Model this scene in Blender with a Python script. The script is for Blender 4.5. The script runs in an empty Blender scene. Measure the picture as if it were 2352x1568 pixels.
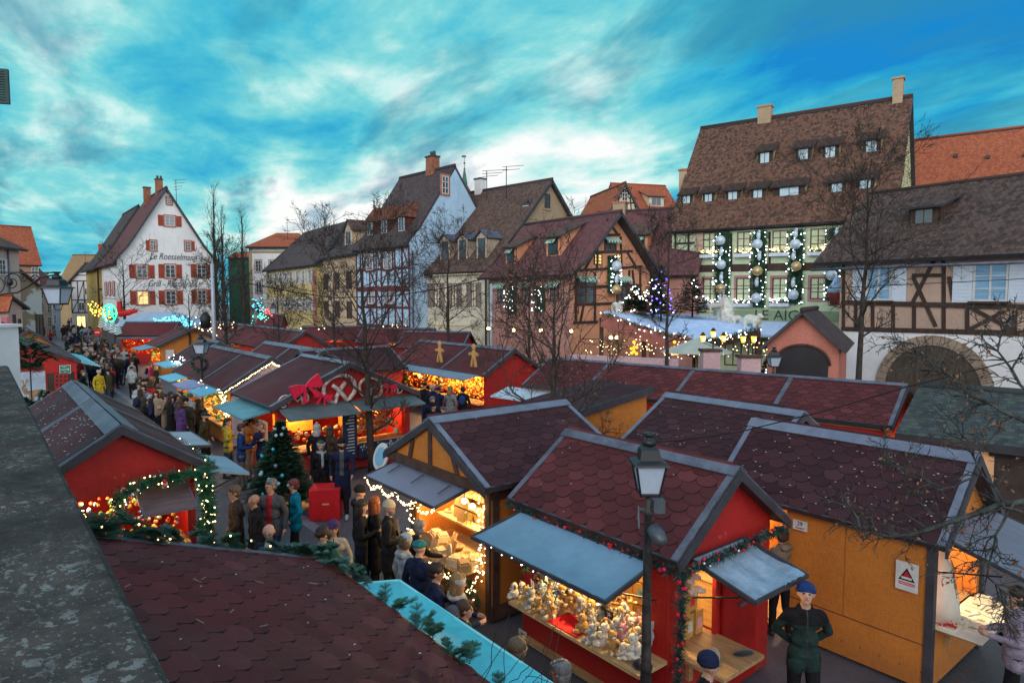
import bpy, bmesh, math, random
import numpy as np
from mathutils import Vector, Matrix
random.seed(7)
SC = bpy.context.scene; COL = SC.collection
PI = math.pi; cos = math.cos; sin = math.sin; rnd = random.random; uni = random.uniform
V = Vector
# ---------------------------------------------------------------- camera
FD = 1516.0; CX = 1176.0; CY = 784.0; EYE = 5.7; HZ = 684.5
PITCH = math.atan((CY-HZ)/FD)
cam = bpy.data.cameras.new('camera'); camo = bpy.data.objects.new('camera', cam); COL.objects.link(camo)
camo.location = (0,0,EYE); camo.rotation_euler = (PI/2-PITCH,0,0)
cam.sensor_width = 36; cam.lens = FD/2352*36; cam.clip_start = .05; cam.clip_end = 3000
SC.camera = camo
def ray(u,v):
    x=(u-CX)/FD; y=-(v-CY)/FD
    return V((x, cos(PITCH)+y*sin(PITCH), -sin(PITCH)+y*cos(PITCH)))
def P(u,v,z=0.0):
    r=ray(u,v); t=(z-EYE)/r.z
    return V((r.x*t, r.y*t, z))
def at(u,v,Y):
    r=ray(u,v); t=Y/r.y
    return V((r.x*t, Y, EYE+r.z*t))
# ---------------------------------------------------------------- node materials
MATS={}
def lin(c):
    return tuple(c)+(1,) if len(c)==3 else tuple(c)
class NT:
    def __init__(s,nt): s.nt=nt; s.L=nt.links
    def n(s,t,**k):
        d=s.nt.nodes.new(t)
        for a,b in k.items(): setattr(d,a,b)
        return d
    def l(s,a,b): s.L.new(a,b)
    def inp(s,node,i,val):
        if hasattr(val,'is_linked') or isinstance(val,bpy.types.NodeSocket): s.l(val,node.inputs[i])
        else: node.inputs[i].default_value=val
    def m(s,op,a,b=0.0,c=0.0,clamp=False):
        d=s.n('ShaderNodeMath',operation=op); d.use_clamp=clamp
        s.inp(d,0,a); s.inp(d,1,b)
        if len(d.inputs)>2: s.inp(d,2,c)
        return d.outputs[0]
    def mix(s,f,a,b,bt='MIX'):
        d=s.n('ShaderNodeMix',data_type='RGBA',blend_type=bt)
        s.inp(d,0,f)
        s.inp(d,6,a if not isinstance(a,tuple) else lin(a)); s.inp(d,7,b if not isinstance(b,tuple) else lin(b))
        return d.outputs[2]
    def ramp(s,f,pts):
        d=s.n('ShaderNodeValToRGB'); s.l(f,d.inputs[0]); e=d.color_ramp.elements
        while len(e)<len(pts): e.new(.5)
        for i,(p,c) in enumerate(pts): e[i].position=p; e[i].color=lin(c) if isinstance(c,tuple) else (c,c,c,1)
        return d.outputs[0]
    def noise(s,vec,sc,det=3,rough=.55,dist=0):
        d=s.n('ShaderNodeTexNoise'); d.inputs['Scale'].default_value=sc; d.inputs['Detail'].default_value=det
        d.inputs['Roughness'].default_value=rough; d.inputs['Distortion'].default_value=dist
        if vec is not None: s.l(vec,d.inputs['Vector'])
        return d.outputs['Fac']
    def bump(s,h,st=.3,dist=.02):
        d=s.n('ShaderNodeBump'); d.inputs['Strength'].default_value=st; d.inputs['Distance'].default_value=dist
        s.l(h,d.inputs['Height']); return d.outputs[0]
def newmat(name):
    m=bpy.data.materials.new(name); m.use_nodes=True; nt=m.node_tree
    b=nt.nodes['Principled BSDF']; return m,NT(nt),b
def mat(name,col=None,rough=.75,var=.25,sc=3.0,bump=.25,metal=0,stretch=None,col2=None,spec=.35,fine=None,sheen=0):
    if name in MATS: return MATS[name]
    m,t,b=newmat(name)
    tc=t.n('ShaderNodeTexCoord'); vec=tc.outputs['Object']
    if stretch:
        mp=t.n('ShaderNodeMapping'); mp.inputs['Scale'].default_value=stretch; t.l(vec,mp.inputs[0]); vec=mp.outputs[0]
    f=t.noise(vec,sc,5,.6); f2=t.noise(vec,fine or sc*9,3,.6)
    k=t.m('ADD',t.m('MULTIPLY',f,.7),t.m('MULTIPLY',f2,.3))
    dark=tuple(c*(1-var*1.3) for c in col); lite=tuple(min(1,c*(1+var)) for c in (col2 or col))
    c=t.ramp(k,[(.36,dark),(.64,lite)])
    t.l(c,b.inputs['Base Color']); b.inputs['Roughness'].default_value=rough; b.inputs['Metallic'].default_value=metal
    b.inputs['Specular IOR Level'].default_value=spec
    if sheen: b.inputs['Sheen Weight'].default_value=sheen
    if bump: t.l(t.bump(k,bump,.02),b.inputs['Normal'])
    MATS[name]=m; return m
def emis(name,col,st,sample=True):
    if name in MATS: return MATS[name]
    m,t,b=newmat(name); b.inputs['Base Color'].default_value=lin(col)
    b.inputs['Emission Color'].default_value=lin(col); b.inputs['Emission Strength'].default_value=st
    if not sample: m.cycles.emission_sampling='NONE'
    MATS[name]=m; return m
def scalemat(name,c1,c2,w,h,a=.8,gap=.06,rough=.8,bump=.5,moss=None,mossamt=.5,dark=.35,tilevar=1.0,straight=False,shadeamt=1.0):
    """overlapping rounded tiles, UV in metres (u along the eave, v up the slope)"""
    if name in MATS: return MATS[name]
    m,t,b=newmat(name)
    uv=t.n('ShaderNodeUVMap'); sp=t.n('ShaderNodeSeparateXYZ'); t.l(uv.outputs[0],sp.inputs[0])
    u=t.m('DIVIDE',sp.outputs[0],w); v=t.m('DIVIDE',sp.outputs[1],h)
    k=t.m('FLOOR',v)
    def edge(row):
        par=t.m('MULTIPLY',t.m('FLOORED_MODULO',row,2.0),.5)
        x=t.m('FRACT',t.m('ADD',u,par)); q=t.m('SUBTRACT',t.m('MULTIPLY',x,2.0),1.0)
        q2=t.m('MULTIPLY',q,q)
        return t.m('ADD',row,t.m('MULTIPLY',q2,a)), t.m('FLOOR',t.m('ADD',u,par))
    e,_=edge(k); below=t.m('LESS_THAN',v,e)
    row=t.m('SUBTRACT',k,below)
    er,idx=edge(row); nx,_2=edge(t.m('ADD',row,1.0))
    pos=t.m('SUBTRACT',v,er); top=t.m('SUBTRACT',nx,v)
    cb=t.n('ShaderNodeCombineXYZ'); t.l(idx,cb.inputs[0]); t.l(row,cb.inputs[1])
    wn=t.n('ShaderNodeTexWhiteNoise'); t.l(cb.outputs[0],wn.inputs['Vector'])
    big=t.noise(uv.outputs[0],.35,5,.65); fine=t.noise(uv.outputs[0],9,3)
    f=t.m('ADD',t.m('MULTIPLY',wn.outputs['Value'],.55*tilevar),t.m('ADD',t.m('MULTIPLY',big,.6),t.m('MULTIPLY',fine,.25)))
    c=t.ramp(f,[(.3,c1),(.95,c2)])
    if moss:
        mk=t.ramp(t.noise(uv.outputs[0],3.2,6,.8),[(.54,0.0),(.68,1.0)])
        c=t.mix(t.m('MULTIPLY',mk,mossamt),c,moss)
    lap_shade=t.ramp(top,[(0.0,1.0),(gap+.001,0.0)])  # gap is the width of the shade painted below each tile's lower edge
    c=t.mix(t.m('MULTIPLY',lap_shade,shadeamt),c,tuple(x*dark for x in c1))
    t.l(c,b.inputs['Base Color']); b.inputs['Roughness'].default_value=rough; b.inputs['Specular IOR Level'].default_value=.15
    hgt=t.m('ADD',t.m('MULTIPLY',pos,-1.0),t.m('MULTIPLY',fine,.25))
    t.l(t.bump(hgt,bump,.02),b.inputs['Normal'])
    MATS[name]=m; return m
# ---------------------------------------------------------------- mesh builder
class MB:
    def __init__(s): s.v=[]; s.f=[]; s.m=[]; s.uv=[]; s.sm=[]
    def add(s,vs,fs,mi=0,uvs=None,smooth=False):
        o=len(s.v); s.v+= [tuple(p) for p in vs]
        for i,f in enumerate(fs):
            s.f.append([o+j for j in f]); s.m.append(mi); s.sm.append(smooth)
            s.uv.append(uvs[i] if uvs else None)
        return s
    def box(s,x0,x1,y0,y1,z0,z1,mi=0,M=None):
        vs=[V((x,y,z)) for z in (z0,z1) for y in (y0,y1) for x in (x0,x1)]
        if M is not None: vs=[M@p for p in vs]
        return s.add(vs,[(0,2,3,1),(4,5,7,6),(0,1,5,4),(2,6,7,3),(0,4,6,2),(1,3,7,5)],mi)
    def bar(s,p,q,w,h=None,mi=0,up=(0,0,1)):
        """box beam from p to q, width w (side), height h (along up)"""
        p=V(p); q=V(q); h=h or w; d=(q-p); L=d.length
        if L<1e-6: return s
        d/=L; u=V(up); sd=d.cross(u)
        if sd.length<1e-4: sd=d.cross(V((1,0,0)))
        sd.normalize(); u=sd.cross(d)
        vs=[]
        for a in (p,q):
            for i,j in ((-1,-1),(1,-1),(1,1),(-1,1)): vs.append(a+sd*(i*w/2)+u*(j*h/2))
        return s.add(vs,[(0,1,2,3),(7,6,5,4),(0,4,5,1),(1,5,6,2),(2,6,7,3),(3,7,4,0)],mi)
    def tube(s,pts,rad,n=6,mi=0,cap=True,smooth=True):
        pts=[V(p) for p in pts]; k=len(pts)
        if not hasattr(rad,'__len__'): rad=[rad]*k
        vs=[]; prev=None
        for i,p in enumerate(pts):
            d=(pts[min(i+1,k-1)]-pts[max(i-1,0)])
            if d.length<1e-7: d=V((0,0,1))
            d.normalize()
            if prev is None:
                a=V((0,0,1)) if abs(d.z)<.9 else V((1,0,0)); sd=d.cross(a).normalized()
            else:
                sd=prev-d*prev.dot(d)
                if sd.length<1e-4: sd=d.cross(V((.3,.5,.8)))
                sd.normalize()
            prev=sd; up=d.cross(sd)
            for j in range(n):
                t=2*PI*j/n; vs.append(p+(sd*cos(t)+up*sin(t))*rad[i])
        fs=[(i*n+j,i*n+(j+1)%n,(i+1)*n+(j+1)%n,(i+1)*n+j) for i in range(k-1) for j in range(n)]
        if cap: fs+= [tuple(range(n-1,-1,-1)),tuple((k-1)*n+j for j in range(n))]
        return s.add(vs,fs,mi,smooth=smooth)
    def lathe(s,prof,c=(0,0,0),n=12,mi=0,smooth=True,sq=False,M=None):
        """prof: list of (r,z)"""
        vs=[]; c=V(c)
        for r,z in prof:
            for j in range(n):
                t=2*PI*(j+(.5 if sq else 0))/n; p=c+V((r*cos(t),r*sin(t),z)); vs.append(M@p if M is not None else p)
        k=len(prof)
        fs=[(i*n+j,i*n+(j+1)%n,(i+1)*n+(j+1)%n,(i+1)*n+j) for i in range(k-1) for j in range(n)]
        fs+= [tuple(range(n-1,-1,-1)),tuple((k-1)*n+j for j in range(n))]
        return s.add(vs,fs,mi,smooth=smooth)
    def ball(s,c,r,n=8,k=6,mi=0,M=None,smooth=True):
        if not hasattr(r,'__len__'): r=(r,r,r)
        c=V(c); vs=[]
        for i in range(1,k):
            a=PI*i/k
            for j in range(n):
                t=2*PI*j/n; vs.append(V((r[0]*sin(a)*cos(t),r[1]*sin(a)*sin(t),r[2]*cos(a))))
        vs+= [V((0,0,r[2])),V((0,0,-r[2]))]
        if M is not None: vs=[M@p for p in vs]
        vs=[p+c for p in vs]; T=len(vs)-2; B=len(vs)-1
        fs=[(i*n+j,(i+1)*n+j,(i+1)*n+(j+1)%n,i*n+(j+1)%n) for i in range(k-2) for j in range(n)]
        fs+= [(T,j,(j+1)%n) for j in range(n)]+[(B,(k-2)*n+(j+1)%n,(k-2)*n+j) for j in range(n)]
        return s.add(vs,fs,mi,smooth=smooth)
    def poly(s,pts,mi=0,thick=None,n=None):
        """flat polygon, optionally extruded by vector thick"""
        pts=[V(p) for p in pts]; k=len(pts)
        if thick is None: return s.add(pts,[tuple(range(k))],mi)
        th=V(thick)
        return s.add(pts+[p+th for p in pts],[tuple(range(k-1,-1,-1)),tuple(range(k,2*k))]+[(i,(i+1)%k,k+(i+1)%k,k+i) for i in range(k)],mi)
    def slab(s,a,b,c,d,t,mi=0,uvscale=True,mi_side=None):
        """roof slab: a,b eave corners (left,right), c,d ridge corners (right,left); t thickness down; UV metres"""
        a,b,c,d=[V(p) for p in (a,b,c,d)]
        if (b-a).cross(d-a).z<0: a,b,c,d=b,a,d,c
        n=(b-a).cross(d-a).normalized(); e=(b-a).normalized(); up=n.cross(e)
        low=[p-n*t for p in (a,b,c,d)]
        uv=[((p-a).dot(e)+5.3,(p-a).dot(up)) for p in (a,b,c,d)]
        s.add([a,b,c,d],[(0,1,2,3)],mi,[uv])
        ms=mi if mi_side is None else mi_side
        vs=[a,b,c,d]+low
        s.add(vs,[(7,6,5,4),(0,4,5,1),(1,5,6,2),(2,6,7,3),(3,7,4,0)],ms)
        return s
    def build(s,name,mats,parent=None,loc=None,rot=None):
        me=bpy.data.meshes.new(name)
        me.from_pydata(s.v,[],s.f)
        if not isinstance(mats,(list,tuple)): mats=[mats]
        for m in mats: me.materials.append(m)
        if len(mats)>1: me.polygons.foreach_set('material_index',s.m)
        me.polygons.foreach_set('use_smooth',s.sm)
        if any(u is not None for u in s.uv):
            lay=me.uv_layers.new(name='UVMap'); data=[]
            for f,u in zip(s.f,s.uv):
                if u is None: data+= [0.0,0.0]*len(f)
                else:
                    for q in u: data+= [q[0],q[1]]
            lay.data.foreach_set('uv',data)
        me.update()
        o=bpy.data.objects.new(name,me); COL.objects.link(o)
        if parent is not None: o.parent=parent
        if loc is not None: o.location=loc
        if rot is not None: o.rotation_euler=rot if hasattr(rot,'__len__') else (0,0,rot)
        return o
def tag(o,label=None,cat=None,group=None,kind=None):
    if label: o['label']=label
    if cat: o['category']=cat
    if group: o['group']=group
    if kind: o['kind']=kind
    return o
def thing(name,label,cat,loc=(0,0,0),rz=0,group=None):
    o=bpy.data.objects.new(name,None); COL.objects.link(o); o.empty_display_size=.1
    o.location=loc; o.rotation_euler=(0,0,rz); return tag(o,label,cat,group)
def copy_tree(o,parent=None):
    c=o.copy(); COL.objects.link(c); c.parent=parent
    for ch in list(CH.get(o.name,[])) : copy_tree(ch,c)
    return c
CH={}
def reg(o):
    """remember the children of a prototype so copies are quick"""
    def rec(p):
        k=[x for x in p.children]; CH[p.name]=k
        for x in k: rec(x)
    rec(o); return o
def copy(o,loc,rz=None,label=None,group=None,scale=None,rot=None):
    if o.name not in CH: reg(o)
    c=copy_tree(o); c.location=loc
    if rz is not None: c.rotation_euler=(0,0,rz)
    if rot is not None: c.rotation_euler=rot
    if scale: c.scale=(scale,)*3 if not hasattr(scale,'__len__') else scale
    if label: c['label']=label
    if group: c['group']=group
    return c
def text_mesh(body,size,name,m,parent,loc,rot,extrude=.004,align='CENTER',sx=1.0,shear=0,label=None):
    cu=bpy.data.curves.new(name,'FONT'); cu.body=body; cu.size=size; cu.extrude=extrude; cu.align_x=align; cu.align_y='CENTER'; cu.shear=shear
    cu.resolution_u=3
    to=bpy.data.objects.new('tmp',cu); COL.objects.link(to)
    dg=bpy.context.evaluated_depsgraph_get(); me=bpy.data.meshes.new_from_object(to.evaluated_get(dg))
    bpy.data.objects.remove(to); me.materials.clear(); me.materials.append(m); me.name=name
    o=bpy.data.objects.new(name,me); COL.objects.link(o); o.parent=parent; o.location=loc; o.rotation_euler=rot; o.scale=(sx,1,1)
    if label: o['label']=label
    return o
# ---------------------------------------------------------------- shared materials
M={}
M['dtimber']=mat('dark_timber',(.055,.035,.028),.8,.35,4,.3,stretch=(1,1,.3))
M['rtimber']=mat('oxblood_timber',(.12,.035,.035),.8,.3,4,.3)
M['btimber']=mat('brown_timber',(.075,.042,.03),.8,.35,4,.3)
M['red']=mat('red_painted_board',(.40,.010,.008),.6,.22,2.2,.35,fine=60)
M['orange']=mat('ochre_painted_board',(.56,.20,.03),.65,.18,1.6,.3,fine=60)
M['pinkw']=mat('pale_lilac_board',(.5,.42,.48),.7,.2,2,.2)
M['metal']=mat('grey_flashing',(.11,.125,.165),.5,.35,2.5,.2,metal=.2)
M['dmetal']=mat('dark_flashing',(.05,.05,.06),.5,.25,3,.1)
M['black']=mat('black_paint',(.012,.014,.016),.45,.3,6,.15)
M['wood']=mat('bare_wood',(.42,.26,.12),.7,.25,3,.2,stretch=(1,6,6))
M['lwood']=mat('pale_wood',(.62,.42,.20),.7,.25,3,.2,stretch=(1,6,6))
M['white']=mat('white_render',(.74,.75,.76),.85,.07,.7,.15)
M['cream']=mat('cream_render',(.66,.60,.44),.85,.1,.7,.15)
M['glass']=mat('window_glass',(.05,.07,.09),.12,.2,1.2,.0,spec=.9)
M['curtain']=mat('net_curtain',(.32,.38,.44),.9,.25,2,.2,stretch=(8,8,1))
M['wframe']=mat('white_frame',(.62,.62,.60),.5,.12,3,.1)
M['bframe']=mat('brown_frame',(.10,.045,.03),.5,.3,3,.1)
M['stone']=mat('pink_sandstone',(.42,.17,.12),.85,.2,2.5,.3)
M['tan']=mat('tan_render',(.40,.30,.19),.85,.15,.8,.2)
M['fir']=mat('fir_needles',(.020,.060,.032),.75,.5,4,.0,col2=(.03,.11,.06))
M['fir2']=mat('pale_fir_needles',(.07,.16,.13),.75,.5,4,.0)
M['garl']=mat('plastic_garland_needles',(.012,.09,.045),.6,.5,4,.0,col2=(.015,.14,.07))
M['bark']=mat('bark',(.045,.036,.030),.9,.4,8,.4)
M['leaf']=mat('dead_leaf',(.20,.10,.055),.8,.5,8,.1)
M['wire']=mat('cable_black',(.01,.01,.012),.6,.1,3,0)
M['bulbw']=emis('warm_bulb',(1,.72,.34),8,False)
M['bulbc']=emis('cool_bulb',(.85,.93,1),8,False)
M['bulbb']=emis('blue_bulb',(.12,.08,1),7,False)
M['warmin']=emis('lit_interior',(1,.60,.16),.9,False)
M['winlit']=emis('lit_window',(1,.66,.22),.9,False)
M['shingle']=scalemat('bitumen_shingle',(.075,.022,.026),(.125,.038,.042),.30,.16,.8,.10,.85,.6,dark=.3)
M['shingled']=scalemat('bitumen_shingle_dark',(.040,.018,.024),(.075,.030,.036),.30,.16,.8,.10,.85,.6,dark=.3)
def felt(name,col):
    m,t,b=newmat(name); tcn=t.n('ShaderNodeTexCoord'); ob=tcn.outputs['Object']; uv=t.n('ShaderNodeUVMap').outputs[0]
    wn=t.noise(uv,.23,0); big=t.noise(ob,.55,6,.65); fine=t.noise(ob,110,2,.6); med=t.noise(ob,6,4,.6)
    k=t.m('ADD',t.m('ADD',t.m('MULTIPLY',wn,.55),t.m('MULTIPLY',big,.55)),t.m('MULTIPLY',fine,.28))
    c=t.ramp(k,[(.42,tuple(x*.5 for x in col)),(.66,col),(.92,tuple(x*1.7 for x in col))])
    dirt=t.ramp(t.noise(ob,1.3,7,.72),[(.54,0.0),(.72,1.0)]); c=t.mix(t.m('MULTIPLY',dirt,.3),c,(.045,.036,.04))
    t.l(c,b.inputs['Base Color']); t.l(t.ramp(big,[(.38,.55),(.6,.92)]),b.inputs['Roughness']); b.inputs['Specular IOR Level'].default_value=.13
    t.l(t.bump(t.m('ADD',t.m('MULTIPLY',fine,.6),t.m('MULTIPLY',med,.9)),.6,.015),b.inputs['Normal']); MATS[name]=m; return m
def board(name,col):
    m,t,b=newmat(name); tcn=t.n('ShaderNodeTexCoord'); ob=tcn.outputs['Object']
    def st(sc,n):
        mp=t.n('ShaderNodeMapping'); mp.inputs['Scale'].default_value=sc; mp.inputs['Rotation'].default_value=(.5,.6,.4); t.l(ob,mp.inputs[0]); return t.noise(mp.outputs[0],n,4,.7,.4)
    s1=st((14,3,3),3); s2=st((3,3,16),3.5); big=t.noise(ob,.9,6,.65); f=t.noise(ob,40,3)
    k=t.m('ADD',t.m('ADD',t.m('MULTIPLY',s1,.35),t.m('MULTIPLY',s2,.35)),t.m('MULTIPLY',big,.4))
    c=t.ramp(k,[(.38,tuple(x*.62 for x in col)),(.55,col),(.72,tuple(min(1,x*1.3) for x in col))])
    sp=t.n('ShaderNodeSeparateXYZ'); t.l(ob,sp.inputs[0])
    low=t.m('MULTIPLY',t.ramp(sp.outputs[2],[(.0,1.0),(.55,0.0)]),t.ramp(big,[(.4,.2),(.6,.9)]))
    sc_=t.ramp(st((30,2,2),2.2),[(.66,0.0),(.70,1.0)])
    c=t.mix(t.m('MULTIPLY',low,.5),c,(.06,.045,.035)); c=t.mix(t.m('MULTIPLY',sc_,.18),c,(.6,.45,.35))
    t.l(c,b.inputs['Base Color']); b.inputs['Roughness'].default_value=.62; t.l(t.bump(t.m('ADD',s1,t.m('ADD',s2,t.m('MULTIPLY',f,.3))),.45,.012),b.inputs['Normal']); MATS[name]=m; return m
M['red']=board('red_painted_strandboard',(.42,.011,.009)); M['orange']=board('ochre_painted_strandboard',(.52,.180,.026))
M['shred']=felt('bitumen_felt_red',(.094,.025,.027))
M['shdark']=felt('bitumen_felt_dark',(.050,.021,.026))
M['shmid']=felt('bitumen_felt_mid',(.068,.024,.028))
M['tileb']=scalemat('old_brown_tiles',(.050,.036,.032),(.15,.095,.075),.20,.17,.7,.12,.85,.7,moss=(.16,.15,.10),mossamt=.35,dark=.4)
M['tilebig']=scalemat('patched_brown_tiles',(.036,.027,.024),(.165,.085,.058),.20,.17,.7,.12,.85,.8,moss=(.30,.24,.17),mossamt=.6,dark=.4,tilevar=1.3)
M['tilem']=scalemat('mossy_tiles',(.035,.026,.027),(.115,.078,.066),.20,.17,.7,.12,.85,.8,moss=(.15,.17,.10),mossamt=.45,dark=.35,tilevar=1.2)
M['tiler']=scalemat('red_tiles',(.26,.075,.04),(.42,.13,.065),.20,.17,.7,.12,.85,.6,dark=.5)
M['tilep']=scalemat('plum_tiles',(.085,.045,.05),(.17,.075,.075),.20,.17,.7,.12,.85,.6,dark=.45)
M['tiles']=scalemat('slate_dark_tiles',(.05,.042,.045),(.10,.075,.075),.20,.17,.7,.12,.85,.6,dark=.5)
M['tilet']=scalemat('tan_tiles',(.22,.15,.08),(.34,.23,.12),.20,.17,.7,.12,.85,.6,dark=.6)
def wallm(name,c,var=.12):
    if name in MATS: return MATS[name]
    m,t,b=newmat(name); ob=t.n('ShaderNodeTexCoord').outputs['Object']; mp=t.n('ShaderNodeMapping'); mp.inputs['Scale'].default_value=(3.2,3.2,.28); t.l(ob,mp.inputs[0])
    big=t.noise(ob,.45,6,.62); fine=t.noise(ob,11,4,.6); st=t.noise(mp.outputs[0],1,6,.7)
    k=t.m('ADD',t.m('MULTIPLY',big,.6),t.m('MULTIPLY',fine,.4)); v=var+.06
    col=t.ramp(k,[(.36,tuple(x*(1-v*1.6) for x in c)),(.62,tuple(min(1,x*(1+v*.6)) for x in c))])
    col=t.mix(t.m('MULTIPLY',t.ramp(st,[(.54,0.0),(.74,1.0)]),.32),col,tuple(x*.42 for x in c))
    t.l(col,b.inputs['Base Color']); b.inputs['Roughness'].default_value=.9; b.inputs['Specular IOR Level'].default_value=.2; t.l(t.bump(k,.35,.03),b.inputs['Normal']); MATS[name]=m; return m
# ================================================================ houses
class House:
    """front facade from p0 to p1 (left to right seen from outside); local x along it, y into the house"""
    def __init__(s,name,label,p0,p1,depth,cat='house',group=None):
        p0=V((p0[0],p0[1],0)); p1=V((p1[0],p1[1],0)); d=p1-p0
        s.L=d.length; s.D=depth; s.ang=math.atan2(d.y,d.x); s.o=p0
        s.e=d.normalized(); s.t=thing(name,label,cat,p0,s.ang,group)
        s.n=V((-s.e.y,s.e.x,0)) # into the house
        s.beams={}
        s.wn=0
    # faces: 'F' front (y=0), 'R' right side (x=L), 'L' left side (x=0)
    def frame(s,face):
        if face=='F': return V((0,0,0)),V((1,0,0)),V((0,-1,0))
        if face=='R': return V((s.L,0,0)),V((0,1,0)),V((1,0,0))
        if face=='L': return V((0,0,0)),V((0,1,0)),V((-1,0,0))
    def world(s,p): return s.o+s.e*p.x+s.n*p.y+V((0,0,p.z))
    def px(s,u,v,face='F'):
        o,ex,n=s.frame(face); O=s.world(o); E=s.e*ex.x+s.n*ex.y; N=s.e*n.x+s.n*n.y
        r=ray(u,v); c=V((0,0,EYE)); t=(O-c).dot(N)/r.dot(N); q=c+r*t
        return (q-O).dot(E), q.z
    def loc(s,face,a,z,out=0):
        o,ex,n=s.frame(face); return o+ex*a+n*out+V((0,0,z))
    def walls(s,ze,zr,ridge='x',m=None,name='wall',base=0,zsplit=None,mbase=None,asym=.5,back=True):
        L,D=s.L,s.D; mb=MB(); s.ze=ze; s.zr=zr; s.ridge=ridge; s.asym=asym
        if ridge=='x': prof=[(0,base),(D,base),(D,ze),(D*asym,zr-.12),(0,ze)]; mb.poly([(0,y,z) for y,z in prof],thick=(L,0,0))
        elif ridge=='y': prof=[(0,base),(L,base),(L,ze),(L*asym,zr-.12),(0,ze)]; mb.poly([(x,0,z) for x,z in prof],thick=(0,D,0))
        else: mb.box(0,L,0,D,base,ze)
        s.wall=mb.build(name,m,s.t)
        if zsplit:
            q=MB(); q.box(-.03,L+.03,-.03,D+.03,0,zsplit); q.build('base_wall',mbase,s.t)
        return s
    def roof(s,m,over=.4,side=.3,t=.18,flare=0,mtrim=None,name='roof',hip=0):
        L,D,ze,zr=s.L,s.D,s.ze,s.zr; mb=MB(); tr=mtrim or M['dmetal']
        if s.ridge=='x':
            a=D*s.asym; x0,x1=-side,L+side
            sl=(zr-ze)/a; y0=-over; z0=ze-min(.28,sl*over*(.5 if flare else 1))
            if flare:
                ym=a*flare; zm=ze+(zr-ze)*flare+.02
                mb.slab((x0,y0,z0+.25*flare),(x1,y0,z0+.25*flare),(x1,ym,zm),(x0,ym,zm),t,0,mi_side=1)
                mb.slab((x0,ym,zm),(x1,ym,zm),(x1-hip,a,zr),(x0+hip,a,zr),t,0,mi_side=1)
            else: mb.slab((x0,y0,z0),(x1,y0,z0),(x1-hip,a,zr),(x0+hip,a,zr),t,0,mi_side=1)
            b=D-a; sl2=(zr-ze)/b
            mb.slab((x1,D+over,ze-min(.28,sl2*over)),(x0,D+over,ze-min(.28,sl2*over)),(x0+hip,a,zr),(x1-hip,a,zr),t,0,mi_side=1)
            if hip:
                for xx,xr,sg in ((x0,x0+hip,-1),(x1,x1-hip,1)):
                    A=V((xx,y0,z0)); B=V((xx,D+over,ze-min(.28,sl2*over))); C=V((xr,a,zr))
                    if sg<0: A,B=B,A
                    e=(B-A).normalized(); n=(B-A).cross(C-A).normalized(); up=n.cross(e)
                    mb.add([A,B,C],[(0,1,2)],0,[[((p-A).dot(e),(p-A).dot(up)) for p in (A,B,C)]])
            else:
                mb.tube([(x0,a,zr+.02),(x1,a,zr+.02)],.11,6,0)
        else:
            a=L*s.asym; y0,y1=-side,D+side
            for xe,sg in ((-over,1),(L+over,-1)):
                w=a if sg>0 else L-a; sl=(zr-ze)/w; z0=ze-min(.45,sl*over)
                xr=a
                def P3(x,y,z): return (x,y,z)
                if flare:
                    xm=(0+w*flare) if sg>0 else (L-w*flare); zm=ze+(zr-ze)*flare-.1*0
                    z0=ze-min(.4,sl*over*.35)
                    pts=[(xe,z0),(xm,zm),(xr,zr)]
                else: pts=[(xe,z0),(xr,zr)]
                for (xa,za),(xb,zb) in zip(pts[:-1],pts[1:]):
                    if sg>0: mb.slab((xa,y1,za),(xa,y0,za),(xb,y0,zb),(xb,y1,zb),t,0,mi_side=1)
                    else: mb.slab((xa,y0,za),(xa,y1,za),(xb,y1,zb),(xb,y0,zb),t,0,mi_side=1)
            mb.tube([(a,y0,zr+.02),(a,y1,zr+.02)],.11,6,0)
        s.rf=mb.build(name,[m,tr],s.t); return s
    def win(s,a0,z0,a1,z1,face='F',fr=None,sh=None,trim=None,pane=None,bars=(2,3),shw=None,sill=None,recess=.05,arch=False,lab=None,shl=True,shr=True,half=1.0):
        """a window as a frame part with pane / shutters as sub-parts"""
        if a1<a0: a0,a1=a1,a0
        if z1<z0: z0,z1=z1,z0
        fr=fr or M['wframe']; w=a1-a0; h=z1-z0; mb=MB(); o,ex,n=s.frame(face)
        def Lc(a,z,out): return s.loc(face,a,z,out)
        def pbox(mb,a,b,c,d,o0,o1,mi=0):
            vs=[Lc(x,z,q) for z in (c,d) for q in (o0,o1) for x in (a,b)]
            mb.add(vs,[(0,2,3,1),(4,5,7,6),(0,1,5,4),(2,6,7,3),(0,4,6,2),(1,3,7,5)],mi)
        ft=min(.08,w*.09)
        pbox(mb,a0,a0+ft,z0,z1,.0,.07); pbox(mb,a1-ft,a1,z0,z1,.0,.07)
        pbox(mb,a0+ft,a1-ft,z0,z0+ft,.0,.068); pbox(mb,a0+ft,a1-ft,z1-ft,z1,.0,.068)
        nx,nz=bars
        for i in range(1,nx):
            x=a0+w*i/nx; pbox(mb,x-ft*.45,x+ft*.45,z0+ft,z1-ft,.02,.064)
        for i in range(1,nz):
            z=z0+h*i/nz; pbox(mb,a0+ft,a1-ft,z-.025,z+.025,.02,.058)
        mats=[fr]
        if trim:
            tw=.16; mats=[fr,trim]
            pbox(mb,a0-tw,a0,z0-tw,z1+tw,0,.05,1); pbox(mb,a1,a1+tw,z0-tw,z1+tw,0,.05,1)
            pbox(mb,a0,a1,z0-tw,z0,0,.09,1); pbox(mb,a0,a1,z1,z1+tw,0,.05,1)
        f=mb.build('window',mats,s.t)
        if lab: f['label']=lab
        q=MB(); pbox(q,a0+ft,a1-ft,z0+ft,z1-ft,.012,.03); q.build('pane',pane or M['glass'],f)
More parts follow.
